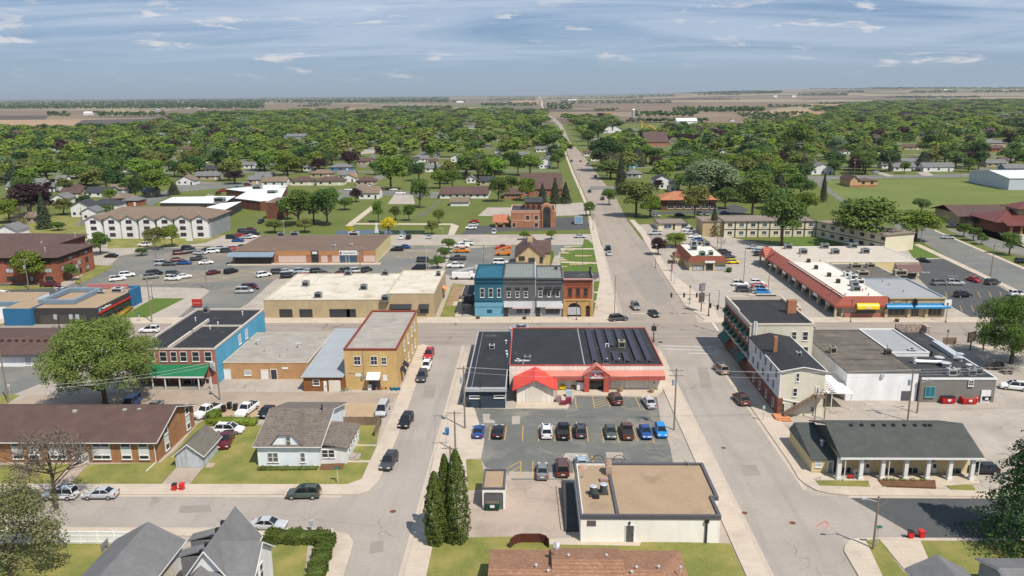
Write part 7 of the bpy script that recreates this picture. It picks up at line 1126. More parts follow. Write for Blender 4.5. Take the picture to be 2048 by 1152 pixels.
# orange boom lift and white bucket truck
c=P(1007,508,.5);B=thing('boom_lift',(c.x,c.y,0),'orange boom lift parked beside the stone house','boom lift');b=MB();b.box(c.x-2.6,c.y-1,.5,c.x+2.6,c.y+1,1.3);part(b,'chassis',PAINT['orange'],B);b=MB();b.slab([(c.x-3.2,c.y-.3,1.9),(c.x+3.4,c.y-.3,3.9),(c.x+3.4,c.y+.3,3.9),(c.x-3.2,c.y+.3,1.9)],.5);b.box(c.x+.4,c.y-.8,1.3,c.x+2.4,c.y+.8,2.3);part(b,'boom',PAINT['orange'],B)
for sx in(-1.8,1.8):
 for sy in(-.9,.9):b=MB();b.tube((c.x+sx,c.y+sy-.2,.5),(c.x+sx,c.y+sy+.2,.5),.5,12);part(b,'wheel',TYRE,B)
c=P(928,553,.8);B=thing('bucket_truck',(c.x,c.y,0),'white utility bucket truck parked behind the garden','truck');b=MB();b.box(c.x-3.6,c.y-1.1,.7,c.x+1.6,c.y+1.1,2.2);b.box(c.x-3.6,c.y-1.1,.5,c.x+3.4,c.y+1.1,.75);part(b,'service_body',PAINT['white'],B);b=MB();b.box(c.x+1.7,c.y-1.05,.7,c.x+3.6,c.y+1.05,1.6).box(c.x+1.7,c.y-1,1.6,c.x+2.8,c.y+1,2.5);part(b,'cab',PAINT['white'],B);b=MB();b.slab([(c.x-3,c.y-.25,2.6),(c.x+3.8,c.y-.25,4.0),(c.x+3.8,c.y+.25,4.0),(c.x-3,c.y+.25,2.6)],.4);b.box(c.x-3.0,c.y-.3,2.2,c.x-2.2,c.y+.3,2.6).box(c.x+3.4,c.y-.5,3.3,c.x+4.4,c.y+.5,4.3);part(b,'boom',ALU,B)
for sx in(-2.2,2.5):
 for sy in(-1,1):b=MB();b.tube((c.x+sx,c.y+sy-.15,.48),(c.x+sx,c.y+sy+.15,.48),.48,12);part(b,'wheel',TYRE,B)
# ================================================================ poles, signals, bins, fences and other street furniture
PW_=mat('weathered_pole_wood',S(160,146,130),S(136,122,108),2.0,.9);POLES={}
def upole(key,bx,by,ty,label,arms=1,trans=True,lamp=None,h=None,lean=0):
 p=P(bx,by);h=h or HT(bx,by,ty);B=thing('utility_pole',(p.x,p.y,0),label,'utility pole','wooden utility poles');b=MB();b.tube((p.x,p.y,0),(p.x+lean,p.y,h),.16,8,.11);part(b,'pole',PW_,B);tops=[]
 for k in range(arms):z=h-.35-k*.9;b=MB();b.box(p.x-1.2+lean,p.y-.06,z-.06,p.x+1.2+lean,p.y+.06,z+.06);a=part(b,'crossarm',PW_,B);b=MB();[b.tube((p.x+dx+lean,p.y,z+.06),(p.x+dx+lean,p.y,z+.24),.05,6) for dx in(-1.1,-.5,.5,1.1)];part(b,'insulators',WHITE,a)
 if trans:b=MB();b.tube((p.x-.42+lean,p.y,h-2.9),(p.x-.42+lean,p.y,h-1.9),.24,10);part(b,'transformer',plain('transformer_grey',S(176,190,196),.5),B)
 if lamp:b=MB();b.tube((p.x+lean,p.y,h-.8),(p.x+lamp,p.y-.2,h-.2),.04,5);b.box(p.x+lamp-.35,p.y-.35,h-.3,p.x+lamp+.25,p.y-.05,h-.12);part(b,'lamp_arm',ALU,B)
 POLES[key]=(p,h);return B
upole('A',1348,860,737,'wooden utility pole with transformer at the right edge of the store lot',2)
upole('B',1746,1099,992,'plain wooden street pole on the grass corner at bottom right',0,False,-1.8)
upole('C',930,858,733,'wooden utility pole with crossarm before the dark shop',1);upole('D',911,905,822,'wooden utility pole with crossarm by the blue mailbox',1,False);upole('E',902,966,892,'short pole with crossarm and transformer between the tall cedars',1)
upole('F',17,806,697,'leaning weathered pole beside the left parking lot',0,False);upole('G',440,800,712,'wooden utility pole beside the blue sided building porch',0);upole('H',304,645,549,'wooden pole on the bank lawn corner',0,False,-1.2)
upole('I',414,578,499,'wooden pole at the corner of the big lot',0,False,-.8);upole('J',722,560,492,'wooden pole with white boxes behind the buff brick block',1);upole('K',58,580,518,'wooden pole with transformer before the brown brick apartments',1);upole('L',162,572,517,'wooden pole beside the brick apartment corner',1);upole('M',313,526,471,'pole beside the trees below the gabled bay apartments',0,False,.8)
upole('N',1815,842,738,'wooden pole with transformers behind the apartment row',1);upole('O',1834,826,756,'thin dark pole beside the white block building',0,False,1.6);upole('P',1981,552,488,'grey wooden pole on the right side street',1,False);upole('Q',1841,489,452,'pole beside the cream motel end',0,False);upole('R',1708,352,318,'pair pole beside the pump house',1);upole('S',1803,357,325,'wooden pole at the sports field edge',1,False);upole('T',1922,354,316,'wooden pole by the field road',1,False)
upole('U',968,545,489,'wooden pole with transformer behind the teal building',1);upole('V',164,452,434,'short pole left of the pale apartments',1,False);upole('W',162+3,448,415,'tall bare pole left of the pale apartments',0,False);upole('X',488,376,338,'wooden pole on the street behind the school',1,False);upole('Y',744,372,345,'wooden pole beside the far bungalows',1,False);upole('Z',1845,447,396,'tall thin pole beside the sports field',1,False)
WIRE=plain('wire_grey',(.42,.42,.42),.5)
def wire(k1,k2,dz=-.2,dx=0,sag=.6,ex=None):
 (p,h1)=POLES[k1];(q,h2)=POLES[k2] if k2 else ex;b=MB();n=10;prev=None
 for i in range(n+1):
  t=i/n;v=Vector((p.x+dx+(q.x-p.x)*t,p.y+(q.y-p.y)*t,h1+dz+(h2-h1)*t-4*sag*t*(1-t)))
  if prev:b.tube(prev,v,.021,3)
  prev=v
 return b
WN={'A':'the store lot pole','C':'the dark shop pole','N':'the apartment row pole','D':'the mailbox pole','E':'the cedar pole','R':'the pump house pole','S':'the sports field pole','T':'the field road pole'}
for k1,k2,ds in(('C','A',3),('A','N',3),('D','C',2),('E','D',2),('R','S',2),('S','T',2)):
 o=thing('power_line',tuple(POLES[k1][0]),f'thin grey power lines strung from {WN[k1]} to {WN[k2]}','power line');LOC[o.name]=Vector(POLES[k1][0])
 for i in range(ds):part(wire(k1,k2,-.1-(.9 if i==2 else 0),(-1,1,0)[i],.5+.1*i),'wire',WIRE,o)
p=POLES['N'][0];POLES['Z9']=(Vector((150,133,0)),12.0);o=thing('power_line',tuple(p),'thin grey power lines running off the right edge past the big tree','power line')
for i in range(3):part(wire('N','Z9',-.1-.5*i,(-1,1,0)[i]),'wire',WIRE,o)
POLES['Y9']=(Vector((-80,122,0)),10.0);o=thing('power_line',tuple(POLES['G'][0]),'dark service wires running left from the porch pole','power line')
for i in range(2):part(wire('G','Y9',-1-.6*i),'wire',WIRE,o)
# street lamps
LM=plain('lamp_grey',(.12,.11,.11),.5)
def lamp(bx,by,ty,label,arm=0.0,m=None,head='box',dy=0):
 p=P(bx,by);h=HT(bx,by,ty);B=thing('street_lamp',(p.x,p.y,0),label,'street lamp','street and lot lamps');b=MB();b.tube((p.x,p.y,0),(p.x,p.y,.4),.2,8);b.tube((p.x,p.y,.3),(p.x,p.y,h),.09,6,.06)
 if arm:b.tube((p.x,p.y,h-.2),(p.x+arm,p.y+dy,h),.05,5)
 part(b,'pole',m or LM,B);b=MB();b.box(p.x+arm-.35,p.y+dy-.2,h,p.x+arm+.35,p.y+dy+.2,h+.16) if head=='box' else b.tube((p.x+arm,p.y+dy,h),(p.x+arm,p.y+dy,h+.5),.22,8);part(b,'lamp_head',ALU if head=='box' else m or LM,B)
for a in((1855,0,0),) if 0 else():pass
lamp(1487,563,496,'tall lot lamp beside the white cars behind the corner building');lamp(1535,600,530,'tall lot lamp beside the mall arcade columns');lamp(1349,568,547-48,'tall pale lamp pole before the restaurant',0,ALU);lamp(1153,641,607,'short dark lamp on the sidewalk by the stone arches',0,None,'tube');lamp(1701,645,603,'short dark lamp before the yellow awning',0,None,'tube');lamp(1891,645,610,'short dark lamp at the end of the blue awning',0,None,'tube')
lamp(1165,533,495,'short lamp on the lawn beside the highway',0,None,'tube');lamp(1379,609,575,'short lamp behind the traffic signal corner',0,None,'tube');lamp(1342,562,533,'small lamp by the restaurant kerb',0,None,'tube');lamp(853,541,493,'thin lamp beside the round shrubs',0,ALU);lamp(887,490,457,'thin lamp where the park path meets the street',-1,ALU);lamp(1434,500,447,'tall thin lamp right of the restaurant tree',0);lamp(305,597,567,'thin lamp beside the bank blue wall',0);lamp(569,470,441,'thin lamp before the brick stair block',0,ALU)
lamp(119,656,637,'black lamp before the charcoal bank',0,BLK,'tube');lamp(1893,690,664,'short dark lamp beside the black roof',0,None,'tube');lamp(1311,566-30,490,'thin curb lamp left of the restaurant',0);lamp(1229,632,552,'tall dark lamp with curved arm at the left corner of the crossing',.6,None,'box',2.5);lamp(1437,612,580,'curved arm lamp behind the corner building',-1.6);lamp(1178,452,415,'thin lamp beside the highway by the bank',0);lamp(1186,330+130,430,'short lamp on the highway sidewalk',0,None,'tube');lamp(1158,330+60,345,'thin lamp on the far highway sidewalk',0)
# traffic signals
SB=plain('signal_brown',(.09,.07,.06),.5)
def signal(bx,by,ty,label,ax,ay,heads=3,armz=None):
 p=P(bx,by);h=HT(bx,by,ty);z=armz or h-.6;B=thing('traffic_signal',(p.x,p.y,0),label,'traffic signal','traffic signals at the crossing');b=MB();b.tube((p.x,p.y,0),(p.x,p.y,.5),.28,8);b.tube((p.x,p.y,0),(p.x,p.y,h),.15,8,.11);part(b,'mast',SB,B)
 if ax or ay:b=MB();b.tube((p.x,p.y,z),(p.x+ax,p.y+ay,z+.25),.09,6,.05);part(b,'mast_arm',SB,B)
 for k in range(heads):
  t=(k+1)/heads;q=Vector((p.x+ax*t,p.y+ay*t,z)) if(ax or ay) else Vector((p.x+.35*(1 if k else-1),p.y,3.2));b=MB();b.box(q.x-.2,q.y-.18,q.z-.55,q.x+.2,q.y+.18,q.z+.55);hd=part(b,'signal_head',BLK,B);b=MB()
  for j,zz_ in enumerate((.33,0,-.33)):b.tube((q.x,q.y-.18,q.z+zz_),(q.x,q.y-.26,q.z+zz_),.12,8)
  part(b,'lenses',GL,hd)
signal(1417,633,586,'brown traffic signal mast with long arm at the right corner of the crossing',-9.5,0.3,3);signal(1307,684,646,'traffic signal post behind the hardware store corner',0,0,2,5);signal(1447,668,620,'traffic signal on the corner of the brick building',-2.6,3.4,2,6.0)
# pole signs by the highway corner
def sign(bx,by,ty,label,w=2.6,h=1.6,m=None,fm=None,base=None,name='pole_sign',rz=0,txt=None,cat='sign',two=False):
 p=P(bx,by);H=HT(bx,by,ty);B=thing(name,(p.x,p.y,0),label,cat);LOC[B.name]=Vector((p.x,p.y,0));b=MB();b.tube((p.x,p.y,0),(p.x,p.y,H-h*.5),.07 if w<1 else.14,6);part(b,'post',base or SB,B)
 b=MB();b.box(p.x-w/2,p.y-.12,H-h,p.x+w/2,p.y+.12,H);bd=part(b,'sign_box',fm or SB,B);b=MB();b.box(p.x-w/2+.08*w,p.y-.15,H-h+.08*h,p.x+w/2-.08*w,p.y-.12,H-.08*h);part(b,'sign_face',m or WHITE,bd)
 if two:b=MB();b.box(p.x-w/2,p.y-.12,H-h*2.6,p.x+w/2,p.y+.12,H-h*1.3);part(b,'lower_sign',fm or SB,B)
 B.rotation_euler=(0,0,rz);return B
sign(1402,624,567,'tall brown pole sign with two grey boards at the crossing corner',1.7,1.9,plain('dull_sign_face',S(150,140,150),.6),two=True,rz=.5);sign(1344,543,521,'dark flat pole sign before the restaurant',3.0,1.0,CHAR,base=plain('red_post',S(170,60,50),.6));sign(1940,701,664,'cream pole sign with dark frame beside the black roof',2.6,2.2,plain('cream_sign',S(206,180,160),.6),rz=.5);sign(1966,701,649,'dark purple board sign on a tall post beside the big right tree',2.6,2.4,plain('plum_sign',S(110,90,100),.6),rz=.5)
sign(1320,705,683,'small green street name sign behind the hardware store',.9,.25,GREENA,GREENA,ALU,'street_sign');sign(1753,1093,1052,'green street name sign beside the plain pole at bottom right',.8,.25,plain('street_green',S(60,150,130),.5),GREENA,ALU,'street_sign');sign(676,966,934,'small green street name sign on the cottage lawn corner',.8,.25,MATS['street_green'],GREENA,ALU,'street_sign');sign(624,1062,1040,'white street sign beside the hedge corner',.55,.7,ALU,ALU,ALU,'street_sign')
sign(279,643,626,'teal street name sign on the bank lawn',1.0,.3,MATS['street_green'],GREENA,ALU,'street_sign');sign(1526,842,812,'thin sign post on the sidewalk beside the rear wing',.4,.5,ALU,ALU,ALU,'street_sign');sign(379,482,473,'small white notice board on the lawn before the pale apartments',2.6,2.2,WHITE,WHITE,WHITE,'notice_board');sign(1157,450,432,'pale blue board of the bank drive through machine',3.4,3.4,plain('pale_blue_panel',S(140,180,206),.5),ALU,ALU,'machine_sign');sign(1378,615,597,'small teal street name sign near the traffic signal corner',.9,.3,MATS['street_green'],GREENA,ALU,'street_sign');sign(1468,774,771,'small grey parking notice by the shaded kerb',.35,.5,ALU,ALU,ALU,'street_sign');sign(20,787,769,'small grey sign on a post beside the left parking lot',.5,.5,ALU,ALU,ALU,'street_sign')
# bins
def bin_(px,py,label,body,lid=None,s=1.0):
 p=P(px,py,.5*s);B=thing('wheelie_bin',(p.x,p.y,0),label,'bin','wheeled bins');b=MB();w=.3*s;v=[(-w*.85,-w,.1),(w*.85,-w,.1),(w*.85,w*.9,.1),(-w*.85,w*.9,.1),(-w,-w*1.2,s),(w,-w*1.2,s),(w,w*1.1,s),(-w,w*1.1,s)]
 b.add([(p.x+a,p.y+c,z) for a,c,z in v],[(0,3,2,1),(4,5,6,7),(0,1,5,4),(1,2,6,5),(2,3,7,6),(3,0,4,7)]);part(b,'bin_body',body,B);b=MB();b.box(p.x-w*1.08,p.y-w*1.3,s,p.x+w*1.08,p.y+w*1.3,s+.08);part(b,'lid',lid or body,B)
 for dx in(-w,w):b=MB();b.tube((p.x+dx-.04,p.y+w,.12),(p.x+dx+.04,p.y+w,.12),.12,8);part(b,'wheel',TYRE,B)
RB=plain('red_plastic',(.6,.02,.02),.4);BB=plain('black_plastic',(.015,.015,.017),.4)
bin_(1821,1070,'red wheelie bin with black lid at the bottom right driveway',RB,BB);bin_(1843,1069,'all red wheelie bin at the bottom right driveway',RB);bin_(349,975,'red wheelie bin with dark lid by the shed driveway',RB,BB);bin_(364,974,'all red wheelie bin by the shed driveway',RB)
for k,(x,y) in enumerate(((447,818),(459,812),(471,815))):bin_(x,y,('left black bin of the three by the white pickup trucks','middle black bin of the three by the white pickup trucks','right black bin of the three by the white pickup trucks')[k],BB,None,1.15)
bin_(719,772,'blue barrel bin against the tan brick building',plain('blue_plastic',S(40,120,190),.4));bin_(949,808,'yellow topped bin behind the dark shop',BB,plain('yellow_vinyl',(0,0,0)));bin_(939,810,'navy bin behind the dark shop',plain('navy_plastic',S(30,44,70),.5));bin_(962,807,'white utility cabinet behind the dark shop',WHITE,None,1.3)
def dumpster(px,py,label,m,w=2.0,d=1.3,h=1.3,lid=None,rz=0):
 p=P(px,py,.5);B=thing('dumpster',(p.x,p.y,0),label,'dumpster','dumpsters');b=MB();X,Y=p.x,p.y
 b.add([(X-w/2+.1,Y-d/2+.15,.15),(X+w/2-.1,Y-d/2+.15,.15),(X+w/2-.1,Y+d/2,.15),(X-w/2+.1,Y+d/2,.15),(X-w/2,Y-d/2,h-.15),(X+w/2,Y-d/2,h-.15),(X+w/2,Y+d/2,h),(X-w/2,Y+d/2,h)],[(0,3,2,1),(4,5,6,7),(0,1,5,4),(1,2,6,5),(2,3,7,6),(3,0,4,7)])
 for k in range(5):b.box(X-w/2+.2+k*(w-.4)/4-.04,Y-d/2-.02,.35,X-w/2+.2+k*(w-.4)/4+.04,Y-d/2+.06,h-.2)
 part(b,'container',m,B);b=MB();b.slab([(X-w/2,Y-d/2,h-.08),(X+w/2,Y-d/2,h-.08),(X+w/2,Y+d/2,h+.07),(X-w/2,Y+d/2,h+.07)] if lid else[(X-w/2+.1,Y-d/2+.1,h-.12),(X+w/2-.1,Y-d/2+.1,h-.12),(X+w/2-.1,Y+d/2-.1,h+.02),(X-w/2+.1,Y+d/2-.1,h+.02)],.05);part(b,'lid' if lid else 'load',lid or plain('rubbish',(.12,.09,.07),.9),B)
 b=MB();b.box(X-.3,Y-d/2-.05,.6,X+.3,Y-d/2-.02,1.0);part(b,'sticker',WHITE,B);B.rotation_euler=(0,0,rz)
dumpster(985,1012,'green dumpster before the small white shed',plain('dumpster_green',S(20,84,66),.5),lid=None);dumpster(1895,801,'red dumpster with black lid behind the grey block building',RB,lid=BB,w=2.4);dumpster(1937,802,'open red dumpster in front of its twin behind the grey block building',RB,w=2.6);dumpster(1948,797,'open red dumpster behind another behind the grey block building',RB,w=2.4);dumpster(1969,798,'black dumpster at the right of the red ones',BB,w=1.6,lid=BB)
# mailbox, fences, hoop, hedges' neighbours
p=P(894,864,.6);B=thing('mailbox',(p.x,p.y,0),'blue collection mailbox on the concrete corner pad','mailbox');b=MB();b.box(p.x-.32,p.y-.32,.25,p.x+.32,p.y+.32,1.1);b.tube((p.x-.32,p.y,1.1),(p.x+.32,p.y,1.1),.32,12);part(b,'box_body',plain('postal_blue',S(40,120,180),.4),B);b=MB()
for sx in(-.26,.26):
 for sy in(-.26,.26):b.box(p.x+sx-.03,p.y+sy-.03,0,p.x+sx+.03,p.y+sy+.03,.25)
part(b,'feet',BLK,B)
def fence(name,label,pts,h,m,post=2.4,t=.06,rails=False):
 B=thing(name,tuple(P(*pts[0])),label,'fence');LOC[B.name]=P(*pts[0]);ws=[P(*p) for p in pts]
 for a,c in zip(ws,ws[1:]):
  d=(c-a).normalized();n=Vector((-d.y,d.x,0))*t/2;b=MB();b.prism([tuple((a-n)[:2]),tuple((c-n)[:2]),tuple((c+n)[:2]),tuple((a+n)[:2])],.05,h);part(b,'panel',m,B);k=max(1,int((c-a).length/post));b=MB()
  for i in range(k+1):q=a+(c-a)*i/k;b.box(q.x-.08,q.y-.08,0,q.x+.08,q.y+.08,h+.1)
  for zz_ in((.3,h-.1,h*.62) if rails else()):b.prism([tuple((a-n*2.2)[:2]),tuple((c-n*2.2)[:2]),tuple((c+n*2.2)[:2]),tuple((a+n*2.2)[:2])],zz_-.05,zz_+.05)
  part(b,'posts',m,B)
fence('white_vinyl_fence','long white vinyl fence along the street behind the bottom left yard',[(-5,1087),(296,1088)],1.75,plain('white_vinyl',(.78,.78,.78),.4),2.1,rails=True)
fence('wooden_fence','weathered wooden board fence behind the cottage yard',[(671,851),(761,851)],1.6,DECK);fence('wooden_fence','short leaning wooden fence at the right of the cottage yard',[(750,874),(761,851)],1.6,DECK);fence('chain_link_fence','grey chain link fence bordering the park lawn',[(836,436),(858,425),(878,405)],1.5,GALV)
p=P(207,1145,0);B=thing('basketball_hoop',(p.x,p.y,0),'black basketball hoop with clear backboard in the bottom left yard','basketball hoop');b=MB();q=P(226,1135);b.tube((q.x+.4,q.y,0),(q.x+.4,q.y,2.2),.07,6).tube((q.x+.4,q.y,2.2),(q.x-.6,q.y,2.9),.06,6);part(b,'post',BLK,B);b=MB();b.box(q.x-.65,q.y-.8,2.5,q.x-.6,q.y+.8,3.5);part(b,'backboard',plain('clear_board',(.2,.22,.22),.2),B);b=MB()
for i in range(10):a0,a1=2*math.pi*i/10,2*math.pi*(i+1)/10;b.tube((q.x-.95+.25*math.cos(a0),q.y+.25*math.sin(a0),2.7),(q.x-.95+.25*math.cos(a1),q.y+.25*math.sin(a1),2.7),.02,4)
part(b,'rim',RB,B)
# goods before the hardware store, planters, bags
def prop(name,label,cat,px,py,z0,parts,group=None):
 p=P(px,py,z0);B=thing(name,(p.x,p.y,0),label,cat,group)
 for(nm,m,boxes) in parts:
  one=nm[-1]=='s' and nm not in('bags','blocks') or nm=='bench';b=MB()
  for bx in boxes:
   b.box(p.x+bx[0],p.y+bx[1],bx[2],p.x+bx[3],p.y+bx[4],bx[5])
   if one:part(b,nm.rstrip('s'),m,B);b=MB()
  if not one:part(b,nm,m,B)
 return B
PK=mat('wrapped_bags',S(196,170,176),S(120,100,110),3.0,.5,pat=('h',.25,.4,.2));PK2=mat('pale_blue_bags',S(170,206,230),S(220,226,232),3.0,.5,pat=('h',.22,.3,.2));PK3=mat('maroon_bags',S(150,60,80),S(110,40,60),3.0,.5,pat=('h',.22,.4,.2));PAL=DECK
prop('pallet_of_bags','pallet of pale blue wrapped bags beside the red roofed annex','pallet',1138,788,.6,[('pallet_base',PAL,[(-.6,-.5,.1,.6,.5,.25)]),('bags',PK2,[(-.55,-.45,.25,.5,.45,1.35)])],'pallets of bagged goods');prop('pallet_of_bags','pallet of maroon wrapped bags in front of the blue ones','pallet',1137,802,.6,[('pallet_base',PAL,[(-.6,-.5,.1,.6,.5,.25)]),('bags',PK3,[(-.55,-.45,.25,.55,.45,1.2)])],'pallets of bagged goods');prop('pallet_of_bags','low pallet of dark maroon bags left of the tall ones','pallet',1126,806,.4,[('pallet_base',PAL,[(-.6,-.5,.1,.6,.5,.25)]),('bags',PK3,[(-.5,-.45,.25,.5,.45,.75)])],'pallets of bagged goods');prop('pallet_of_bags','pallet of pink wrapped bags against the annex wall','pallet',1117,797,.6,[('pallet_base',PAL,[(-.6,-.5,.1,.6,.5,.25)]),('bags',PK,[(-.5,-.45,.25,.5,.45,1.1)])],'pallets of bagged goods')
prop('propane_cage','white and grey gas bottle cage left of the store entrance','cage',1161,773,.8,[('cage',GALV,[(-.8,-.4,.1,.8,.4,1.9)]),('door_panel',WHITE,[(-.7,-.45,.3,.7,-.4,1.7)])]);prop('garden_display','yellow garden cart before the store wall','cart',1125,775,.5,[('cart_body',plain('yellow_vinyl',(0,0,0)),[(-.6,-.4,.3,.6,.4,1.0)]),('wheels',TYRE,[(-.5,-.45,.1,-.3,.45,.35),(.3,-.45,.1,.5,.45,.35)])])
ST=mat('stone_planter',S(176,150,126),S(150,126,104),3,.95)
for k,(px,py,lb) in enumerate(((1146,776,'round stone planter left of the gas cage'),(1241,781,'square stone planter right of the store entrance'),(1303,783,'round stone planter at the right end of the store'),(950+6,636,'small barrel on the sidewalk before the teal building'),(1049,637,'small round barrel on the sidewalk before the grey shops'),(1794,642,'dark round litter bin before the blue awning'))):
 p=P(px,py,.3);B=thing('planter',(p.x,p.y,0),lb,'planter','planters and tubs');b=MB();b.tube((p.x,p.y,.05),(p.x,p.y,.8),.42,10,.5);part(b,'tub',ST if k<3 else BRNT,B);b=MB();b.tube((p.x,p.y,.78),(p.x,p.y,.98),.38,8,.1);part(b,'plants',GRASS,B)
p=P(1199,780);b=MB();b.box(p.x-.6,p.y-.5,.1,p.x+.6,p.y+.5,.125);o=b.build('door_mat',CHAR);o['label']='dark rectangular mat before the hardware store entrance';o['category']='mat';ALL.append(o)
for px,lb in((1196,'left bike rack loop behind the white flat building'),(1238,'right bike rack loop behind the white flat building')):
 p=P(px,921);B=thing('bike_rack',(p.x,p.y,0),lb,'bike rack');b=MB()
 for i in range(8):a0,a1=math.pi*i/8,math.pi*(i+1)/8;b.tube((p.x-.9*math.cos(a0),p.y,.9*math.sin(a0)),(p.x-.9*math.cos(a1),p.y,.9*math.sin(a1)),.05,5)
 part(b,'hoop',BLK,B)
for k,(px,py,lb,c_) in enumerate(((692,779,'green tarp covered heap against the tan brick building',S(100,130,104)),(759,778,'group of clay flower pots beside the white door awning',S(170,116,80)),(791,779,'small teal pots at the corner of the tan brick building',S(30,120,150)),(779,777,'low brown crate beside the teal pots',S(110,66,54)))):
 p=P(px,py,.2);B=thing(('tarp_heap','clay_pots','teal_pots','brown_crate')[k],(p.x,p.y,0),lb,'pots' if k in(1,2) else 'heap');m=plain('yard_colour_%d'%k,c_,.7);b=MB()
 for i in range(4 if k else 2):dx=(i-1.5)*.45;b.tube((p.x+dx,p.y+(i%2)*.3,0),(p.x+dx,p.y+(i%2)*.3,.5),.2 if k else.8,8,.26 if k else.3)
 part(b,'items',m,B)
prop('sandwich_board','white folding board sign beside the white door awning','sign',739.5,776,.5,[('board',WHITE,[(-.35,-.2,.05,.35,-.1,1.25),(-.35,.1,.05,.35,.2,1.25)])])
# people: one by the apartment row, one beside the maroon pickup
def person(px,py,label,shirt,pants,rz=0,sit=False):
 p=P(px,py,0);me=bpy.data.meshes.new('person_body');hgt=1.72
 J=[(0,0,.95),(0,0,1.2),(0,0,1.42),(0,-.01,1.52),(0,-.02,1.64),(0,-.01,1.74),(-.1,0,.88),(-.11,-.02,.48),(-.12,.02,.08),(-.12,-.14,.04),(.1,0,.88),(.13,-.06,.48),(.12,.0,.08),(.12,-.16,.04),(-.2,0,1.4),(-.25,.02,1.12),(-.24,-.12,.9),(.2,0,1.4),(.26,.02,1.12),(.24,-.14,.92)]
 if sit:J=[(x,y,z-.35 if i not in(8,9,12,13) else z) for i,(x,y,z) in enumerate(J)];J[7]=(-.13,-.42,.5);J[11]=(.13,-.42,.5);J[8]=(-.13,-.45,.08);J[12]=(.13,-.45,.08);J[9]=(-.13,-.6,.04);J[13]=(.13,-.6,.04)
 E_=[(0,1),(1,2),(2,3),(3,4),(4,5),(0,6),(6,7),(7,8),(8,9),(0,10),(10,11),(11,12),(12,13),(2,14),(14,15),(15,16),(2,17),(17,18),(18,19)]
 R=[.15,.14,.13,.06,.105,.07,.09,.065,.045,.04,.09,.065,.045,.04,.06,.045,.035,.06,.045,.035]
 me.from_pydata(J,E_,[]);o=bpy.data.objects.new('tmp',me);link(o);md=o.modifiers.new('s','SKIN');o.modifiers.new('u','SUBSURF').levels=1
 for i,v in enumerate(me.skin_vertices[0].data):v.radius=(R[i],R[i]*.85);v.use_root=(i==0)
 dg=bpy.context.evaluated_depsgraph_get();dg.update();m2=bpy.data.meshes.new_from_object(o.evaluated_get(dg));bpy.data.objects.remove(o);m2.materials.clear()
 for m_ in(shirt,pants,plain('skin',(.42,.25,.18),.6),plain('hair',(.05,.035,.025),.8)):m2.materials.append(m_)
 zs=-.35 if sit else 0
 for f in m2.polygons:
  z=f.center.z-zs;x=abs(f.center.x);f.material_index=3 if z>1.68 or(z>1.58 and f.center.y>.02) else 2 if(z>1.5 or(x>.2 and z<1.08)) else 0 if z>.95 else 1
 B=thing('person',(p.x,p.y,.14 if sit else.02),label,'person',None,rz);q=bpy.data.objects.new('body',m2);link(q);q.parent=B;m2.polygons.foreach_set('use_smooth',[True]*len(m2.polygons))
person(1712,953,'person in white top sitting on the porch of the apartment row',plain('white_cloth',(.7,.7,.7),.8),plain('navy_cloth',(.03,.04,.09),.8),0,True)
person(99,572,'person in blue jeans standing beside the maroon pickup truck',plain('blue_cloth',(.08,.16,.4),.8),plain('navy_cloth',(0,0,0)))
prop('porch_chair','white chair under the seated person on the apartment row porch','chair',1712,952,.3,[('seat',WHITE,[(-.3,-.25,.5,.3,.3,.56)]),('back',WHITE,[(-.3,.3,.5,.3,.36,1.1)]),('legs',WHITE,[(-.3,-.25,.1,-.24,-.19,.5),(.24,-.25,.1,.3,-.19,.5)])]);prop('red_wagon','small red wagon on the porch of the apartment row','wagon',1701,955,.2,[('tray',REDT,[(-.4,-.25,.3,.4,.25,.5)]),('wheels',TYRE,[(-.35,-.3,.12,-.2,.3,.3),(.2,-.3,.12,.35,.3,.3)])])
c=P(928+32,700) if 0 else None
prop('picnic_table','dark picnic table in the garden beside the buff brick block','table',926,594,.5,[('table_top',CHAR,[(-1,-.5,.7,1,.5,.78)]),('bench',CHAR,[(-1,-.9,.4,1,-.65,.46),(-1,.65,.4,1,.9,.46)]),('legs',CHAR,[(-.8,-.8,0,-.7,.8,.7),(.7,-.8,0,.8,.8,.7)])])
prop('deck_gallery','dark covered wooden gallery on the left side of the teal building','gallery',938,633,0,[('decks',CHAR,[(-1.8,.8,2.6,1.1,12,2.8),(-1.8,.8,5.2,1.1,12,5.4)]),('posts',BLK,[(-1.8,.8,0,-1.65,.95,5.2),(-1.8,6,0,-1.65,6.15,5.2),(-1.8,11.8,0,-1.65,11.95,5.2)]),('rails',CHAR,[(-1.8,.8,3.5,-1.74,12,3.6)])])
for k,(px,py) in enumerate(((1998,727),(1982,733),(2014,742))):prop('picnic_table',('grey picnic table nearest the trunk under the big right tree','grey picnic table at the left under the big right tree','grey picnic table in front under the big right tree')[k],'table',px,py,.5,[('table_top',DECK,[(-.9,-.45,.7,.9,.45,.78)]),('bench',DECK,[(-.9,-.9,.4,.9,-.65,.46),(-.9,.65,.4,.9,.9,.46)]),('legs',DECK,[(-.7,-.7,0,-.6,.7,.7),(.6,-.7,0,.7,.7,.7)])])
prop('mural_wall','low brown board fence at the left of the big right tree','fence',1885,688,0,[('boards',DECK,[(0,0,0,3,.1,1.5)])])
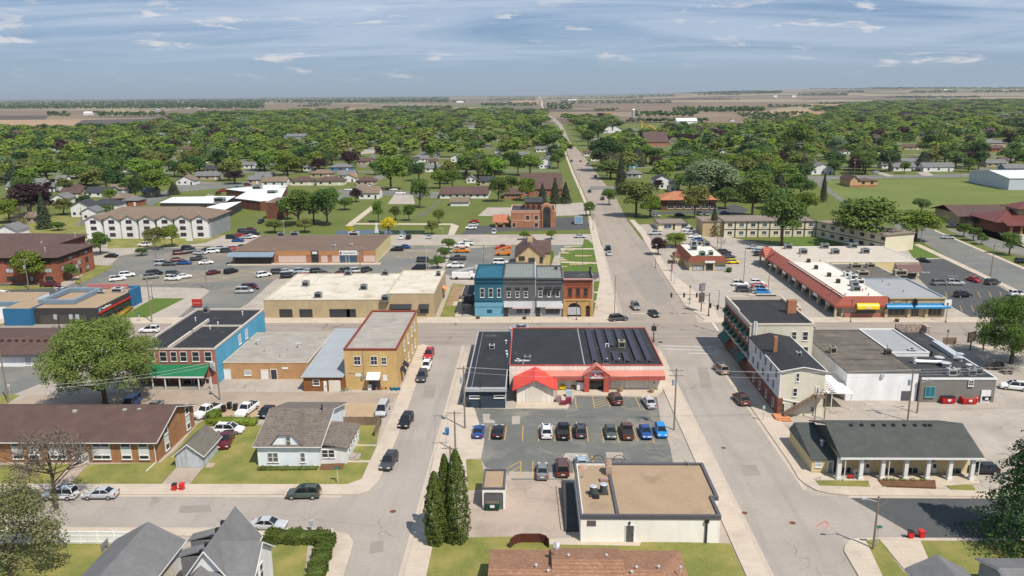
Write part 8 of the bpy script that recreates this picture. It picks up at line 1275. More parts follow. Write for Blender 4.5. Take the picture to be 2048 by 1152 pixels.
for k,(px,py,sc_) in enumerate(((1128,476+30,1),(1140,500,.7),(1125,520,.8))):prop('scrap_heap',('heap of pale building rubble beside the stone house wall','small heap of grey rubble on the lawn by the highway','yellow and grey rubble heap behind the brick and stone building')[k],'heap',px,py,0,[('planks',plain('pale_boards',S(222,196,160),.8),[(-2*sc_,-.5,0,1.6*sc_,.2,.3),(-1.2,-1.3,0,2.2*sc_,-.9,.2)]),('blocks',LGR,[(-1,.3,0,.4,1.4,.8*sc_)])])
for k,(px,py) in enumerate(((1120,535),(1160,530),(1170,513))):prop('lumber_pile',('pile of fresh planks left of the lawn lamp','pile of yellow topped planks at the foot of the lawn lamp','long pile of planks on the mown lawn')[k],'lumber',px,py,0,[('planks',MATS['pale_boards'],[(-3.5,-.5,.1,1.0,.3,.4),(-1.5,.4,.1,2.5,.8,.3)])])
prop('fountain_jet','white fountain spray in the pond of the park','fountain',753,466,0,[('nozzle',GALV,[(-.2,-.2,0,.2,.2,.4)])]);B=ALL[-1];p=LOC[B.name];b=MB();b.tube((p.x,p.y,.2),(p.x,p.y,4.6),1.1,14,.1);MIST=mat('water_spray',(.8,.82,.84),None,3,.6);nt_=MIST.node_tree;bs=nt_.nodes['Principled BSDF'];bs.inputs['Alpha'].default_value=.45;part(b,'spray',MIST,B)
# ================================================================ trees, houses of the town and far woods
def leafmat(n,c1,c2,tint=.35,sc_=.5):
 m=mat(n,c1,c2,sc_,.7,tint=tint,spec=.25,fine=.3);t=m.node_tree;b=t.nodes['Principled BSDF'];o=t.nodes['Material Output'];tr=t.nodes.new('ShaderNodeBsdfTranslucent');ms=t.nodes.new('ShaderNodeMixShader');ms.inputs[0].default_value=.2
 t.links.new(b.inputs['Base Color'].links[0].from_socket,tr.inputs[0]);t.links.new(b.outputs[0],ms.inputs[1]);t.links.new(tr.outputs[0],ms.inputs[2]);t.links.new(ms.outputs[0],o.inputs[0]);return m
LEAF={'bright green':leafmat('leaf_bright',(.155,.225,.026),(.10,.16,.02)),'dark green':leafmat('leaf_dark',(.046,.095,.02),(.03,.065,.015)),'mid green':leafmat('leaf_mid',(.10,.16,.026),(.064,.112,.02)),'olive green':leafmat('leaf_olive',(.155,.175,.04),(.11,.135,.03)),'purple leaved':leafmat('leaf_purple',(.045,.018,.02),(.028,.012,.014)),
  'yellow':leafmat('leaf_yellow',(.62,.50,.02),(.45,.38,.02),.1),'browngreen':leafmat('leaf_brown_green',(.17,.175,.07),(.12,.13,.05),.05,.8),'golden':leafmat('leaf_golden',(.42,.28,.03),(.30,.22,.03),.1),'silvery green':leafmat('leaf_silver',(.17,.22,.11),(.12,.17,.08)),'spruce':leafmat('leaf_spruce',(.062,.082,.04),(.04,.058,.03)),'cedar':leafmat('leaf_cedar',(.10,.135,.022),(.055,.085,.016),.1,1.5),'bare':leafmat('leaf_bare',(.17,.135,.11),(.13,.105,.085),.1),'hero':leafmat('leaf_hero',(.18,.24,.055),(.12,.175,.036),.05,.8),'heror':leafmat('leaf_right',(.10,.17,.02),(.05,.10,.014),.05,.8)}
BARK=mat('bark',(.10,.075,.055),(.07,.05,.04),3,.95)
def np_mesh(name,V,F,m):
 me=bpy.data.meshes.new(name);n=len(F);k=F.shape[1];me.vertices.add(len(V));me.vertices.foreach_set('co',V.astype('f4').ravel());me.loops.add(n*k);me.loops.foreach_set('vertex_index',F.astype('i4').ravel())
 me.polygons.add(n);me.polygons.foreach_set('loop_start',np.arange(0,n*k,k,dtype='i4'));me.polygons.foreach_set('loop_total',np.full(n,k,'i4'));me.update(calc_edges=True);me.materials.append(m);return me
def nrm(a):return a/np.maximum(np.linalg.norm(a,axis=1,keepdims=True),1e-6)
def leaves(rng,C,N_,size):
 n=nrm(nrm(N_)+rng.normal(0,.5 if size<.5 else.38 if size<1 else.22,N_.shape));t=nrm(np.cross(n,rng.normal(0,1,N_.shape)));b=np.cross(n,t);s=(size*rng.uniform(.6,1.3,len(C)))[:,None]
 V=np.stack([C-t*s*.6,C-b*s*.42+n*s*.1,C+t*s*.6,C+b*s*.42+n*s*.1],1).reshape(-1,3);return V,np.arange(len(V)).reshape(-1,4)
def crown_np(seed,n,size,rx=4.1,rz=4.1,zc=5.5,lobes=18,spread=.62,lr=.42,gap=.0):
 rng=np.random.default_rng(seed);d=nrm(rng.normal(0,1,(lobes,3)));d[:,2]=np.where(d[:,2]<-.7,-d[:,2],d[:,2]);r=spread*rng.uniform(.75,1.15,lobes)[:,None];L_=d*r*np.array([rx,rx,rz]);L_=np.vstack([L_,[[0,0,rz*.15]]]);R=np.append(rng.uniform(.75,1.15,lobes)*lr*rx,rx*.55)
 w_=R**2;pick=rng.choice(len(L_),n,p=w_/w_.sum());o=nrm(rng.normal(0,1,(n,3)));o[:,2]=np.where(o[:,2]<-.35,-o[:,2],o[:,2]);bump=1+.16*np.sin(o[:,0]*9+pick)*np.cos(o[:,1]*8+pick*2)*1.0
 C=L_[pick]+o*(R[pick]*bump*rng.uniform(.72,1.08,n))[:,None]*np.array([1,1,.85]);C[:,2]+=zc;return leaves(rng,C,o+np.array([0,0,.3]),size)
def cone_np(seed,n,size,r=3.6,h=9.5,z0=.6,power=.9,layers=11):
 rng=np.random.default_rng(seed);t=rng.uniform(0,1,n)**.8;ly=np.floor(t*layers)/layers;fr=t*layers-np.floor(t*layers);a=rng.uniform(0,2*math.pi,n);lob=1+.22*np.sin(a*7+ly*40)
 rad=r*(1-ly)**power*(1-.45*fr)*lob*rng.uniform(.75,1.05,n);z=z0+t*(h-z0)-.25*rad;C=np.stack([rad*np.cos(a),rad*np.sin(a),z],1);return leaves(rng,C,np.stack([np.cos(a),np.sin(a),np.full(n,.5)],1),size)
def column_np(seed,n,size,r=1.3,h=10,z0=.1):
 rng=np.random.default_rng(seed);t=rng.uniform(0,1,n);a=rng.uniform(0,2*math.pi,n);prof=np.sin(np.clip(t*.94+.06,0,1)**.62*math.pi)**.55;lob=1+.13*np.sin(a*5+t*9)+.10*np.sin(a*9-t*31)+.06*np.sin(t*60)
 rad=r*prof*lob*rng.uniform(.9,1.03,n);C=np.stack([rad*np.cos(a),rad*np.sin(a),z0+t*(h-z0)],1);return leaves(rng,C,np.stack([np.cos(a),np.sin(a),np.full(n,.35)],1),size)
def trunk_mb(seed,h=6.5,r=.28,nb=7,reach=3.0,twigs=0):
 rn=random.Random(seed);b=MB();b.tube((0,0,-.1),(0,0,h*.45),r,8,r*.75);b.tube((0,0,h*.45),(rn.uniform(-.3,.3),rn.uniform(-.3,.3),h),r*.75,7,r*.3)
 for k in range(nb):
  a=2*math.pi*k/nb+rn.uniform(-.3,.3);z=h*rn.uniform(.35,.75);q=Vector((reach*.6*math.cos(a),reach*.6*math.sin(a),z+rn.uniform(1.0,2.4)));b.tube((0,0,z),q,r*.42,5,r*.2)
  for j in range(2+twigs):
   a2=a+rn.uniform(-.7,.7);q2=q+Vector((reach*.5*math.cos(a2),reach*.5*math.sin(a2),rn.uniform(.3,1.8)));b.tube(q,q2,r*.18,4,r*.07)
   for i in range(twigs):a3=a2+rn.uniform(-.9,.9);b.tube(q2,q2+Vector((reach*.35*math.cos(a3),reach*.35*math.sin(a3),rn.uniform(.1,1.3))),r*.07,3,r*.02)
 return b
TM={}
def tproto(kind,lod,var):
 k=(kind,lod,var)
 if k in TM:return TM[k]
 s=hash(kind)%1+var*17+lod*3+len(kind);n=(4600,2000)[lod];sz=(.4,.6)[lod];m=LEAF[kind]
 if kind=='spruce':V,F=cone_np(s,n,sz)
 elif kind=='bare':V,F=crown_np(s,n//6,sz*.6,spread=.8,lr=.45)
 elif kind=='silvery green':V,F=crown_np(s,n*2,sz*.7,lobes=24)
 else:V,F=crown_np(s,n,sz)
 me=np_mesh('crown',V,F,m);tm=trunk_mb(s,twigs=3 if kind=='bare' else 0).mesh('trunk',BARK);TM[k]=(me,tm);return TM[k]
CN={'spruce':'dark conical spruce','bare':'bare branched greyish tree','yellow':'vivid yellow shrub tree','golden':'golden yellow tree','cedar':'columnar cedar'}
LANDM=[(300,440,'gabled bay apartments'),(450,392,'white roofed school'),(548,420,'brick stair block'),(620,490,'retail strip'),(760,462,'park pond'),(928,385,'long brown roofed hall'),(1050,430,'arched brick bank'),(1082,362,'brown church hall'),(1115,255,'highway bend'),(1225,255,'white church'),(1315,280,'sprawling brown hall'),(1266,225,'farm silo'),(1374,240,'white farm shed'),(1370,400,'brick motel'),(1345,448,'small motel office'),(1560,445,'cream motel'),(1730,362,'pump house'),(1850,388,'sports field'),(2030,360,'white metal hall'),
 (1970,420,'brown roofed tan building'),(60,500,'brown brick apartments'),(1700,530,'strip mall'),(1415,510,'restaurant'),(1060,500,'stone house'),(588,275,'big grey far roof'),(317,230,'round water tank'),(735,300,'small far concrete lot'),(100,410,'far left houses'),(1000,310,'white far gable'),(1470,325,'orange roofed far house'),(1180,330,'far highway'),(1645,335,'white farmhouse'),(1880,330,'field road bungalow'),(160,300,'far left wood'),(850,250,'tan far field'),(1650,240,'brown far field'),(1950,240,'far right rooftops'),(450,260,'plain field edge'),(1420,360,'silvery willow'),(690,350,'row of brown bungalows')]
def where(px,py):
 best=min(LANDM,key=lambda q:(q[0]-px)**2+((q[1]-py)*2.2)**2);dx,dy=px-best[0],(py-best[1])*2.0
 return('right of' if dx>0 else 'left of') if abs(dx)>abs(dy) else('beyond' if dy<0 else 'in front of'),best[2]
def tree_at(x,y,kind,wid,hgt,lod,var,label=None,group='trees of the town',crown=None,name=None):
 q=Q((x,y,0));w2=where(q[0],q[1]);cn=CN.get(kind,f'{kind} tree');B=thing(name or{'spruce':'spruce_tree','yellow':'yellow_shrub'}.get(kind,'tree'),(x,y,0),label or f'{cn} {w2[0]} the {w2[1]}','tree',group,random.uniform(0,6.28));c,t=crown or tproto(kind,lod,var)
 for nm,me in(('crown',c),('trunk',t)):o=link(bpy.data.objects.new(nm,me));o.parent=B
 B.scale=(wid/8.6,wid/8.6,hgt/10.0);return B
TREES=[];HOUSES=[]
def tpx(px,py,wpx,top,kind,label=None):
 p=P(px,py);k=Q((p.x,p.y,0))[2];TREES.append((p.x,p.y,kind,wpx*k/FPX,max(3,HT(px,py,top)),label))
for a in[(90,458,44,383,'spruce'),(272,399,32,350,'dark green'),(315,394,62,332,'bright green'),(348,389,36,362,'spruce'),(172,372,88,328,'mid green'),(98,386,22,362,'purple leaved'),(470,368,46,339,'purple leaved'),(202,509,46,461,'mid green'),(310,500,48,452,'olive green'),(345,494,38,446,'bright green'),(60,570,72,498,'bright green'),(145,562,34,526,'mid green'),(117,461,32,443,'mid green'),(283,512,30,495,'mid green'),
 (598,452,84,376,'mid green'),(655,452,70,372,'mid green'),(628,446,60,384,'dark green'),(575,440,44,392,'mid green'),(20,446,60,396,'bright green'),(52,474,46,408,'bare'),(128,430,44,392,'olive green'),(690,420,34,392,'bright green'),(215,432,30,408,'mid green'),(1180,432,30,402,'mid green'),(576,362,64,302,'bright green'),(638,347,40,314,'purple leaved'),(551,317,36,292,'purple leaved'),(762,320,38,289,'purple leaved'),(852,314,22,281,'purple leaved'),(712,404,28,374,'purple leaved'),(782,380,74,308,'bright green'),(757,445,29,399,'bright green'),(791,441,26,410,'mid green'),(818,442,29,408,'mid green'),(878,447,26,417,'bright green'),(840,417,52,353,'mid green'),(880,377,44,337,'bright green'),(960,362,38,304,'bare'),(997,404,54,351,'mid green'),(872,357,18,322,'spruce'),(1000,350,26,312,'spruce'),
 (778,472,36,432,'yellow'),(700,468,18,451,'yellow'),(898,499,34,476,'mid green'),(890,517,34,494,'mid green'),(876,537,38,510,'mid green'),(550,466,42,436,'olive green'),(610,465,38,433,'olive green'),(864,469,30,437,'olive green'),(1211,342,78,272,'dark green'),(1272,434,88,356,'olive green'),(1300,436,50,385,'bright green'),(1389,437,62,367,'olive green'),(1056,402,44,353,'bright green'),(1085,407,32,365,'spruce'),(1110,407,32,353,'spruce'),(1131,407,34,362,'spruce'),(1116,337,40,296,'mid green'),(1241,387,36,304,'spruce'),(1309,347,38,310,'purple leaved'),(1316,379,24,358,'purple leaved'),(1424,402,128,311,'silvery green'),(1504,434,82,350,'mid green'),(1494,332,33,297,'golden'),
 (1351,494,48,462,'bright green'),(1316,510,38,474,'purple leaved'),(1427,472,38,413,'spruce'),(1442,497,20,474,'bare'),(1048,480,22,459,'bright green'),(1103,479,24,459,'bright green'),(1731,494,152,393,'mid green'),(1831,482,92,415,'bright green'),(1563,492,94,384,'mid green'),(1927,474,34,446,'mid green'),(1946,482,34,452,'mid green'),(1963,489,24,464,'mid green'),(2018,510,47,462,'mid green'),(1961,452,54,432,'dark green'),(1882,457,26,428,'olive green'),
 (1871,318,80,263,'mid green'),(1938,304,27,274,'purple leaved'),(1958,330,30,299,'purple leaved'),(2021,302,34,264,'purple leaved'),(1708,349,32,312,'purple leaved'),(1730,348,66,301,'mid green'),(1716,302,30,272,'purple leaved'),(1568,332,30,302,'purple leaved'),(1611,347,34,300,'bare'),(1596,314,72,243,'bright green'),(1671,320,44,269,'silvery green'),(1646,404,22,342,'spruce'),(1808,347,26,321,'mid green'),(1936,344,34,314,'mid green'),(1776,322,16,297,'spruce'),(1788,322,16,299,'spruce'),(1536,372,80,320,'bright green'),(1600,396,60,345,'mid green'),(40,404,44,368,'mid green'),(172,418,36,388,'dark green'),(222,404,34,376,'bright green'),(262,386,40,352,'mid green'),(130,384,36,352,'olive green'),(905,378,44,338,'mid green'),(932,352,54,308,'bright green'),(838,362,46,322,'dark green'),(700,332,42,300,'bright green'),(664,330,44,298,'mid green'),(604,345,40,312,'olive green'),(1022,385,40,350,'mid green'),(750,350,34,322,'mid green'),(640,408,40,376,'bright green'),(1218,410,34,376,'mid green'),(1450,418,54,372,'mid green'),(1610,432,56,380,'bright green'),(1668,350,30,318,'mid green'),(1842,424,40,396,'mid green'),(1095,302,46,262,'mid green'),(1060,352,50,305,'bright green'),(1036,350,40,306,'dark green'),(1074,262,40,236,'mid green'),(1176,292,34,258,'mid green'),(1196,280,60,240,'mid green'),(1228,318,40,285,'bright green'),(1164,262,36,240,'mid green'),(1150,250,24,233,'olive green'),(690,308,24,286,'golden'),(760,256,22,239,'golden'),(1041,243,12,232,'golden'),(1655,304,14,297,'golden')]:tpx(*a)
VIS=[];rn=random.Random(5)
HR={'g':(SHG,'grey'),'n':(SHD,'dark'),'b':(SHB,'brown'),'t':(SHT,'taupe'),'o':(SHO,'orange brown')}
HW={'w':(SID,'white'),'g':(SIDG,'grey'),'t':(SIDT,'tan'),'r':(BRK,'red brick'),'y':(SIDC,'cream'),'b':(plain('blue_siding',S(110,150,180),.6),'blue')}
def house(px,py,wpx,rc,wc,ax='x',hp=0,h=2.9,dep=9.0,at_=None):
 p=P(px,py) if at_ is None else Vector(at_);k=Q((p.x,p.y,0))[2];w_=max(5.5,wpx*k/FPX);q=Q((p.x,p.y,0));dep=min(dep,max(7,w_));x0,x1,y0,y1=p.x-w_/2,p.x+w_/2,p.y,p.y+dep;wh=where(q[0],q[1]);rm,rfn=HR[rc];wm,wn=HW[wc]
 B=thing('house',(p.x,p.y,0),f'{wn} house with {rfn} {"hip" if hp else "gable"} roof {wh[0]} the {wh[1]}','house','houses of the town');HOUSES.append((x0,x1,y0,y1));(VIS.append((q[0]-wpx*.5 if wpx else q[0]-6,q[0]+(wpx*.5 or 6),q[1])) if rn.random()<(.6 if at_ is None else.3) else 0);rh=min(w_ if ax=='y' else dep,11)*.26
 if hp:walls(B,x0,x1,y0,y1,h,wm);hip(B,x0,x1,y0,y1,h,rh,rm,.5)
 else:gable(B,x0,x1,y0,y1,h,rh,ax,rm,wm,over=.5)
 n=2 if w_<9 else 3
 for i in range(n):
  xx=x0+w_*(i+.5)/n;b=MB()
  if i==n-1 and w_>7:b.box(xx-.5,y0-.08,.05,xx+.5,y0-.01,2.1);part(b,'door',WHITE if wc!='w' else BRNT,B)
  else:b.box(xx-.7,y0-.06,1.0,xx+.7,y0-.01,2.2);part(b,'window',GL,B)
for a in[(95,384,30,'g','w'),(152,384,30,'b','t','x',1),(236,388,34,'t','g'),(262,412,32,'g','r','x',1),(118,408,34,'g','w','y'),(180,440,30,'g','w','y',0,4),(1048,316,20,'g','w'),(1062,328,24,'g','w','y'),(1190,322,16,'b','w'),(371,370,36,'t','w','y'),(415,360,50,'g','t'),(197,394,50,'n','w'),(141,396,42,'b','t'),(208,420,56,'n','w','x',1),(241,407,34,'t','r','x',1),(297,393,26,'g','t'),(163,434,40,'n','w','y',0,5),(31,382,38,'g','w'),(76,373,24,'g','w'),(65,447,26,'t','t'),(15,486,42,'g','w','y',0,5),(118,344,18,'n','w'),(121,366,20,'g','w'),(417,326,16,'g','w'),(442,327,20,'n','w'),(494,337,28,'g','w'),(427,346,34,'n','t'),(508,368,26,'g','t'),(375,304,24,'b','y'),(405,253,12,'g','w'),
 (548,372,50,'t','w'),(603,371,46,'b','y','x',1),(660,371,54,'b','y','x',1),(731,371,38,'b','t','x',1),(738,398,40,'t','w','x',0,3.4,14),(680,342,44,'g','b','x',1),(693,358,32,'g','w'),(642,355,44,'t','t','x',1),(698,364,26,'o','w','y'),(728,329,28,'b','t'),(823,328,26,'n','w'),(846,324,22,'g','w'),(868,344,36,'g','w'),(865,330,16,'b','y'),(974,371,28,'n','t'),(942,366,18,'g','w','y'),(911,324,18,'g','w','y',0,4),(588,281,44,'g','g','x',0,5,26),(944,257,14,'g','w'),(995,312,12,'g','w','y',0,5),(526,362,34,'g','g'),(614,342,16,'g','w'),
 (1067,291,20,'o','w'),(1085,304,26,'g','w'),(1091,337,24,'g','w','y',0,5.5),(1081,252,14,'t','w'),(1262,337,24,'g','b','y',0,5),(1269,356,30,'g','g','x',1),(1324,378,34,'n','w','y',0,5.5),(1350,384,18,'n','y','y',0,5),(1465,327,34,'o','w','x',0,4),(1475,340,32,'g','w'),(1465,244,12,'n','w','y'),(1145,245,14,'b','r'),(1190,286,16,'g','t'),(1174,312,12,'b','w'),(1645,349,44,'g','w','y',0,4.5),(1690,308,20,'b','w'),(1821,300,42,'b','t','x',1),(1775,337,22,'g','w'),(1809,342,44,'g','w'),(1877,343,60,'g','w','x',0,3.4),(1830,331,50,'g','t'),(1937,317,24,'g','w'),(1993,334,40,'g','t'),(2030,345,40,'g','b'),(1990,294,42,'g','t','x',1,4),(1995,303,24,'b','r'),(1733,229,20,'n','t'),(1785,230,34,'g','w'),(1860,233,16,'t','w'),(1978,234,30,'g','t'),(2037,230,24,'n','t')]:house(*a)
rn=random.Random(5)
VIS+=[(1204,1246,266),(1285,1345,293),(880,980,397),(1040,1126,392),(1350,1397,249),(1316,1432,420),(1294,1312,262),(1262,1272,237),(570,612,281)];VIS+=[(1092,1106,229),(1098,1112,234),(1100,1118,239),(1107,1124,246),(1114,1132,255),(1120,1142,270)]
for(x0,x1,yb_) in VIS[-15:-6]:a=P(x0,yb_);c=P(x1,yb_);HOUSES.append((a.x,c.x,a.y,a.y+30))
OPEN=[[(640,475),(640,455),(700,400),(735,398),(880,396),(1000,400),(985,480)],[(1640,420),(1640,352),(2060,345),(2060,470),(1880,470),(1780,430)],[(500,480),(380,500),(170,500),(150,462),(262,425),(345,394),(470,372),(580,368),(600,440)],[(1000,480),(880,480),(870,372),(985,366),(1130,372),(1180,440)],[(1290,398),(1440,408),(1640,436),(1640,480),(1290,480)],
  [(1235,262),(1240,234),(1700,226),(1560,256),(1380,268)],[(715,340),(745,290),(757,292),(752,318),(725,342)],[(350,372),(450,358),(450,370),(400,385)]]
def inside(p,poly):
 c=False;j=len(poly)-1
 for i in range(len(poly)):
  if(poly[i][1]>p[1])!=(poly[j][1]>p[1]) and p[0]<(poly[j][0]-poly[i][0])*(p[1]-poly[i][1])/(poly[j][1]-poly[i][1])+poly[i][0]:c=not c
  j=i
 return c
TOP=[(-40,269),(200,266),(330,252),(350,238),(440,230),(620,226),(1024,224),(1090,226),(1100,238),(1230,242),(1260,263),(1560,258),(1620,225),(1700,214),(1780,205),(2090,203)]
BOT=[(-40,452),(60,440),(150,432),(240,410),(340,376),(520,356),(640,348),(700,345),(860,372),(1000,366),(1110,345),(1130,330),(1210,370),(1300,396),(1440,412),(1600,422),(1640,350),(2090,336)]
def curve(C_,x):
 for(a,b_),(c,d) in zip(C_,C_[1:]):
  if a<=x<=c:return b_+(d-b_)*(x-a)/(c-a)
 return C_[-1][1]
HL=[(-1e9,24)]+[(y,x) for x,y in lp]+[(1e9,lp[-1][0])];HRr=[(-1e9,42)]+[(y,x) for x,y in rp_]+[(1e9,rp_[-1][0])]
def free(x,y,px,py,near):
 if any(inside((px,py),o) for o in OPEN):return False
 if curve(HL,y)-3<x<curve(HRr,y)+5+(10 if y>700 else 0):return False
 if any(abs(x-s[0])<8 and s[1]<y<s[2] for s in SX) or any(abs(y-s[0])<8 and s[1]<x<s[2] for s in SY):return False
 for(x0,x1,y0,y1) in HOUSES:
  if x0-3<x<x1+3 and y0-(30 if near else 22)<y<y1+3:return False
 for(x0,x1,yb_) in VIS:
  if px>x0-6 and px<x1+6 and py>yb_ and Q((x,y,13))[1]<yb_-1:return False
 return True
cells={};pts=[];D_=330.0
# farther houses showing between the crowns
def clear(x,y):return math.sin(x*.012+3+math.sin(y*.009)*1.4)+math.sin(y*.014+x*.004)+.8*math.sin((x+y)*.021+1)
SX=[(-105,430,1300),(-215,560,1300),(-330,560,1300),(-450,560,1300),(160,600,1300),(275,600,1300),(390,600,1300),(520,600,1300)];SY=[(590,-620,20),(710,-620,20),(840,-620,20),(980,-700,20),(1130,-700,20),(610,50,760),(720,50,760),(850,50,760),(990,50,860),(1140,50,860)]
for(x,a,c) in SX:wr('street',x-4,a,x+4,c,ASPH2,.03)
for(y,a,c) in SY:wr('street',a,y-4,c,y+4,ASPH2,.036)
for(y,a,c) in SY:
 x=a+10
 while x<c-12:
  q=Q((x,y+11,0));x+=rn.uniform(26,90)
  if 0<q[0]<2048 and free(x,y+11,q[0],q[1],True) and all(abs(x-h[0])>26 or abs(y+11-h[2])>22 for h in HOUSES):house(q[0],q[1],0,rn.choice('ggntbt'),rn.choice('wwwtgyrb'),rn.choice('xxy'),rn.random()<.3,2.9,9,(x,y+11,0))
for i in range(60):
 px=rn.uniform(10,2040);py=rn.uniform(curve(TOP,px)+8,curve(BOT,px)-14);p=P(px,py)
 if p.y<1700 and clear(p.x,p.y)>(-.4 if p.y<800 else.35) and free(p.x,p.y,px,py,True) and all(abs(p.x-(h[0]+h[1])/2)>24 or abs(p.y-h[2])>24 for h in HOUSES):house(px,py,0,rn.choice('ggntbt'),rn.choice('wwwtgyrb'),rn.choice('xxy'),rn.random()<.3,2.9,9,(p.x,p.y,0)) if Q((p.x,p.y,0)) else 0
HB=sorted(HOUSES,key=lambda h:h[2])
while D_<4200:
 s=max(15,D_*.019);x=-D_*.70-30
 while x<D_*.72+30:
  xx=x+rn.uniform(-.42,.42)*s;yy=D_+rn.uniform(-.42,.42)*s;q=Q((xx,yy,0));x+=s
  if-40<q[0]<2090 and curve(TOP,q[0])<q[1]<curve(BOT,q[0]) and free(xx,yy,q[0],q[1],yy<900) and rn.random()<(.93 if clear(xx,yy)<.9 else.45) and all(abs(xx-t[0])>(t[3]+6)*.5 or abs(yy-t[1])>(t[3]+6)*.5 for t in TREES):pts.append((xx,yy,s))
 D_+=s*.95
KW=['mid green']*30+['bright green']*32+['dark green']*16+['olive green']*12+['purple leaved']*5+['spruce']*6+['bare']*2+['silvery green']*2
for(x,y,kind,wd,hg,lb) in TREES:tree_at(x,y,kind,wd,hg,0,rn.randrange(3),lb)
pts.sort(key=lambda t:t[1]);NI=190
for(x,y,s) in pts[:NI]:tree_at(x,y,rn.choice(KW),rn.uniform(13,22),rn.uniform(11,18),1,rn.randrange(3))
# beyond those the town's trees read as one mass
def mass(name,items,label,cat,seed,lo,kinds):
 rng=np.random.default_rng(seed);protos=[crown_np(seed+i,lo[0],lo[1],lobes=9) for i in range(5)];byk={}
 for(x,y,wd,hg) in items:byk.setdefault(kinds[rng.integers(len(kinds))],[]).append((x,y,wd,hg))
 Vs=[];Fs=[];Ms=[];off=0;ks=sorted(byk)
 for mi,k in enumerate(ks):
  for(x,y,wd,hg) in byk[k]:
   V,F=protos[rng.integers(5)];a=rng.uniform(0,6.28);c,s_=math.cos(a),math.sin(a);X=(V[:,0]*c-V[:,1]*s_)*wd/8.6+x;Y=(V[:,0]*s_+V[:,1]*c)*wd/8.6+y;Z=V[:,2]*hg/10+HZ(x,y)
   Vs.append(np.stack([X,Y,Z],1));Fs.append(F+off);Ms.append(np.full(len(F),mi,'i4'));off+=len(V)
 me=np_mesh(name,np.concatenate(Vs),np.concatenate(Fs),LEAF[ks[0]]);[me.materials.append(LEAF[k]) for k in ks[1:]];me.polygons.foreach_set('material_index',np.concatenate(Ms));o=link(bpy.data.objects.new(name,me));o['kind']='stuff';o['label']=label;o['category']=cat;return o
mass('distant_trees',[(x,y,rn.uniform(.85,1.4)*max(15.5,s*1.0),rn.uniform(11,19)) for(x,y,s) in pts[NI:]],'dense mass of leafy trees covering the far side of the town','trees',31,(420,1.0),[k for k in KW if k!='spruce'])
belt=[]
for(x0,x1,ya,yb,rows,hh) in[(-20,530,219,199,14,15),(97,143,235,231,3,15),(200,334,235,230,3,13),(180,206,229,228,2,10),(400,440,229,226,2,10),(330,430,214,211,3,12),(520,900,206,195,9,15),(600,640,214,213,2,7),(770,906,219,216,2,11),(876,932,205,203,2,14),(965,1080,213,209,3,12),(980,1075,202,194,4,12),(618,666,212,209,2,9),(690,704,222,219,2,14),(860,1040,232,226,3,10),(1092,1148,221,209,6,12),(1125,1345,208,203,3,10),(1092,1290,198,191,4,10),(1280,1352,194,191,2,16),(1400,1484,191,188,2,18),(1350,1532,227,222,4,15),(1270,1400,236,231,3,12),
 (1480,1620,236,230,3,9),(1190,1240,224,221,2,9),(1536,1640,216,213,2,9),(1600,1700,192,189,3,14),(1698,1730,186,184,2,16),(1825,1916,186.5,184,3,16),(1950,2060,186,183,3,16),(1640,1720,210,208,2,9),(1560,2060,178.5,176.5,2,14),(1110,1560,187,183.5,3,12),(1250,1330,184,181,2,16),(1750,1830,179,178,2,18),(1780,1960,197,195,2,12),(1380,1480,200,199,1,8),(1500,1600,243,240,2,9),(1260,1420,250,246,2,9)]:
 for r in range(rows):
  py=ya+(yb-ya)*r/max(1,rows-1);D0=PH((x0+x1)/2,max(py,196.8-.009*(x0+x1)/2+1.6) if x0<1100 else py).y;st=max(8,D0*.0032);n=int((x1-x0)/FPX*D0/st)
  for i in range(n):
   if rn.random()<.1:continue
   px=x0+(x1-x0)*(i+rn.uniform(-.4,.4))/max(1,n);p=PH(px,max(py,196.8-.009*px+1.6)) if px<1100 else PH(px,py)
   if abs(px-1084)>10 and not(py>222 and 1084<px<1106):belt.append((p.x,p.y+rn.uniform(-.4,.4)*st,st*rn.uniform(1.3,2.0),hh*rn.uniform(.75,1.2)))
mass('far_woods',belt,'dark bands of woodland and hedgerow trees on the far farmland','woods',77,(40,2.6),['mid green']*2+['dark green']*6+['olive green'])
# farm buildings far out
for k,(px,py,w_,lb) in enumerate(((175,230,16,'white farm barn beside the round far left wood'),(375,217,12,'white gabled farm barn on the far left horizon'),(360,208,10,'white farmhouse below the far left horizon'),(920,206,14,'long white farm shed beside a wood left of the highway'),(1551,195,7,'white barn at the left of the far right farmstead'),(1588,195,8,'white shed at the right of the far right farmstead'),(2010,184,9,'white farm shed on the horizon at the far right'),(1892,181.5,8,'white farm shed on the horizon right of centre'),(1218,232,14,'orange roofed shed left of the silo'),(1145,202,16,'row of pale sheds beside the far highway'))):
 p=PH(px,py);kk=Q(tuple(p))[2];W_=w_*kk/FPX;B=thing('farm_shed',tuple(p),lb,'barn','far farm buildings');gable(B,p.x-W_/2,p.x+W_/2,p.y,p.y+15,p.z+5+kk*.0006,4,'x',WHITE if k!=8 else SHO,SID,over=.5)
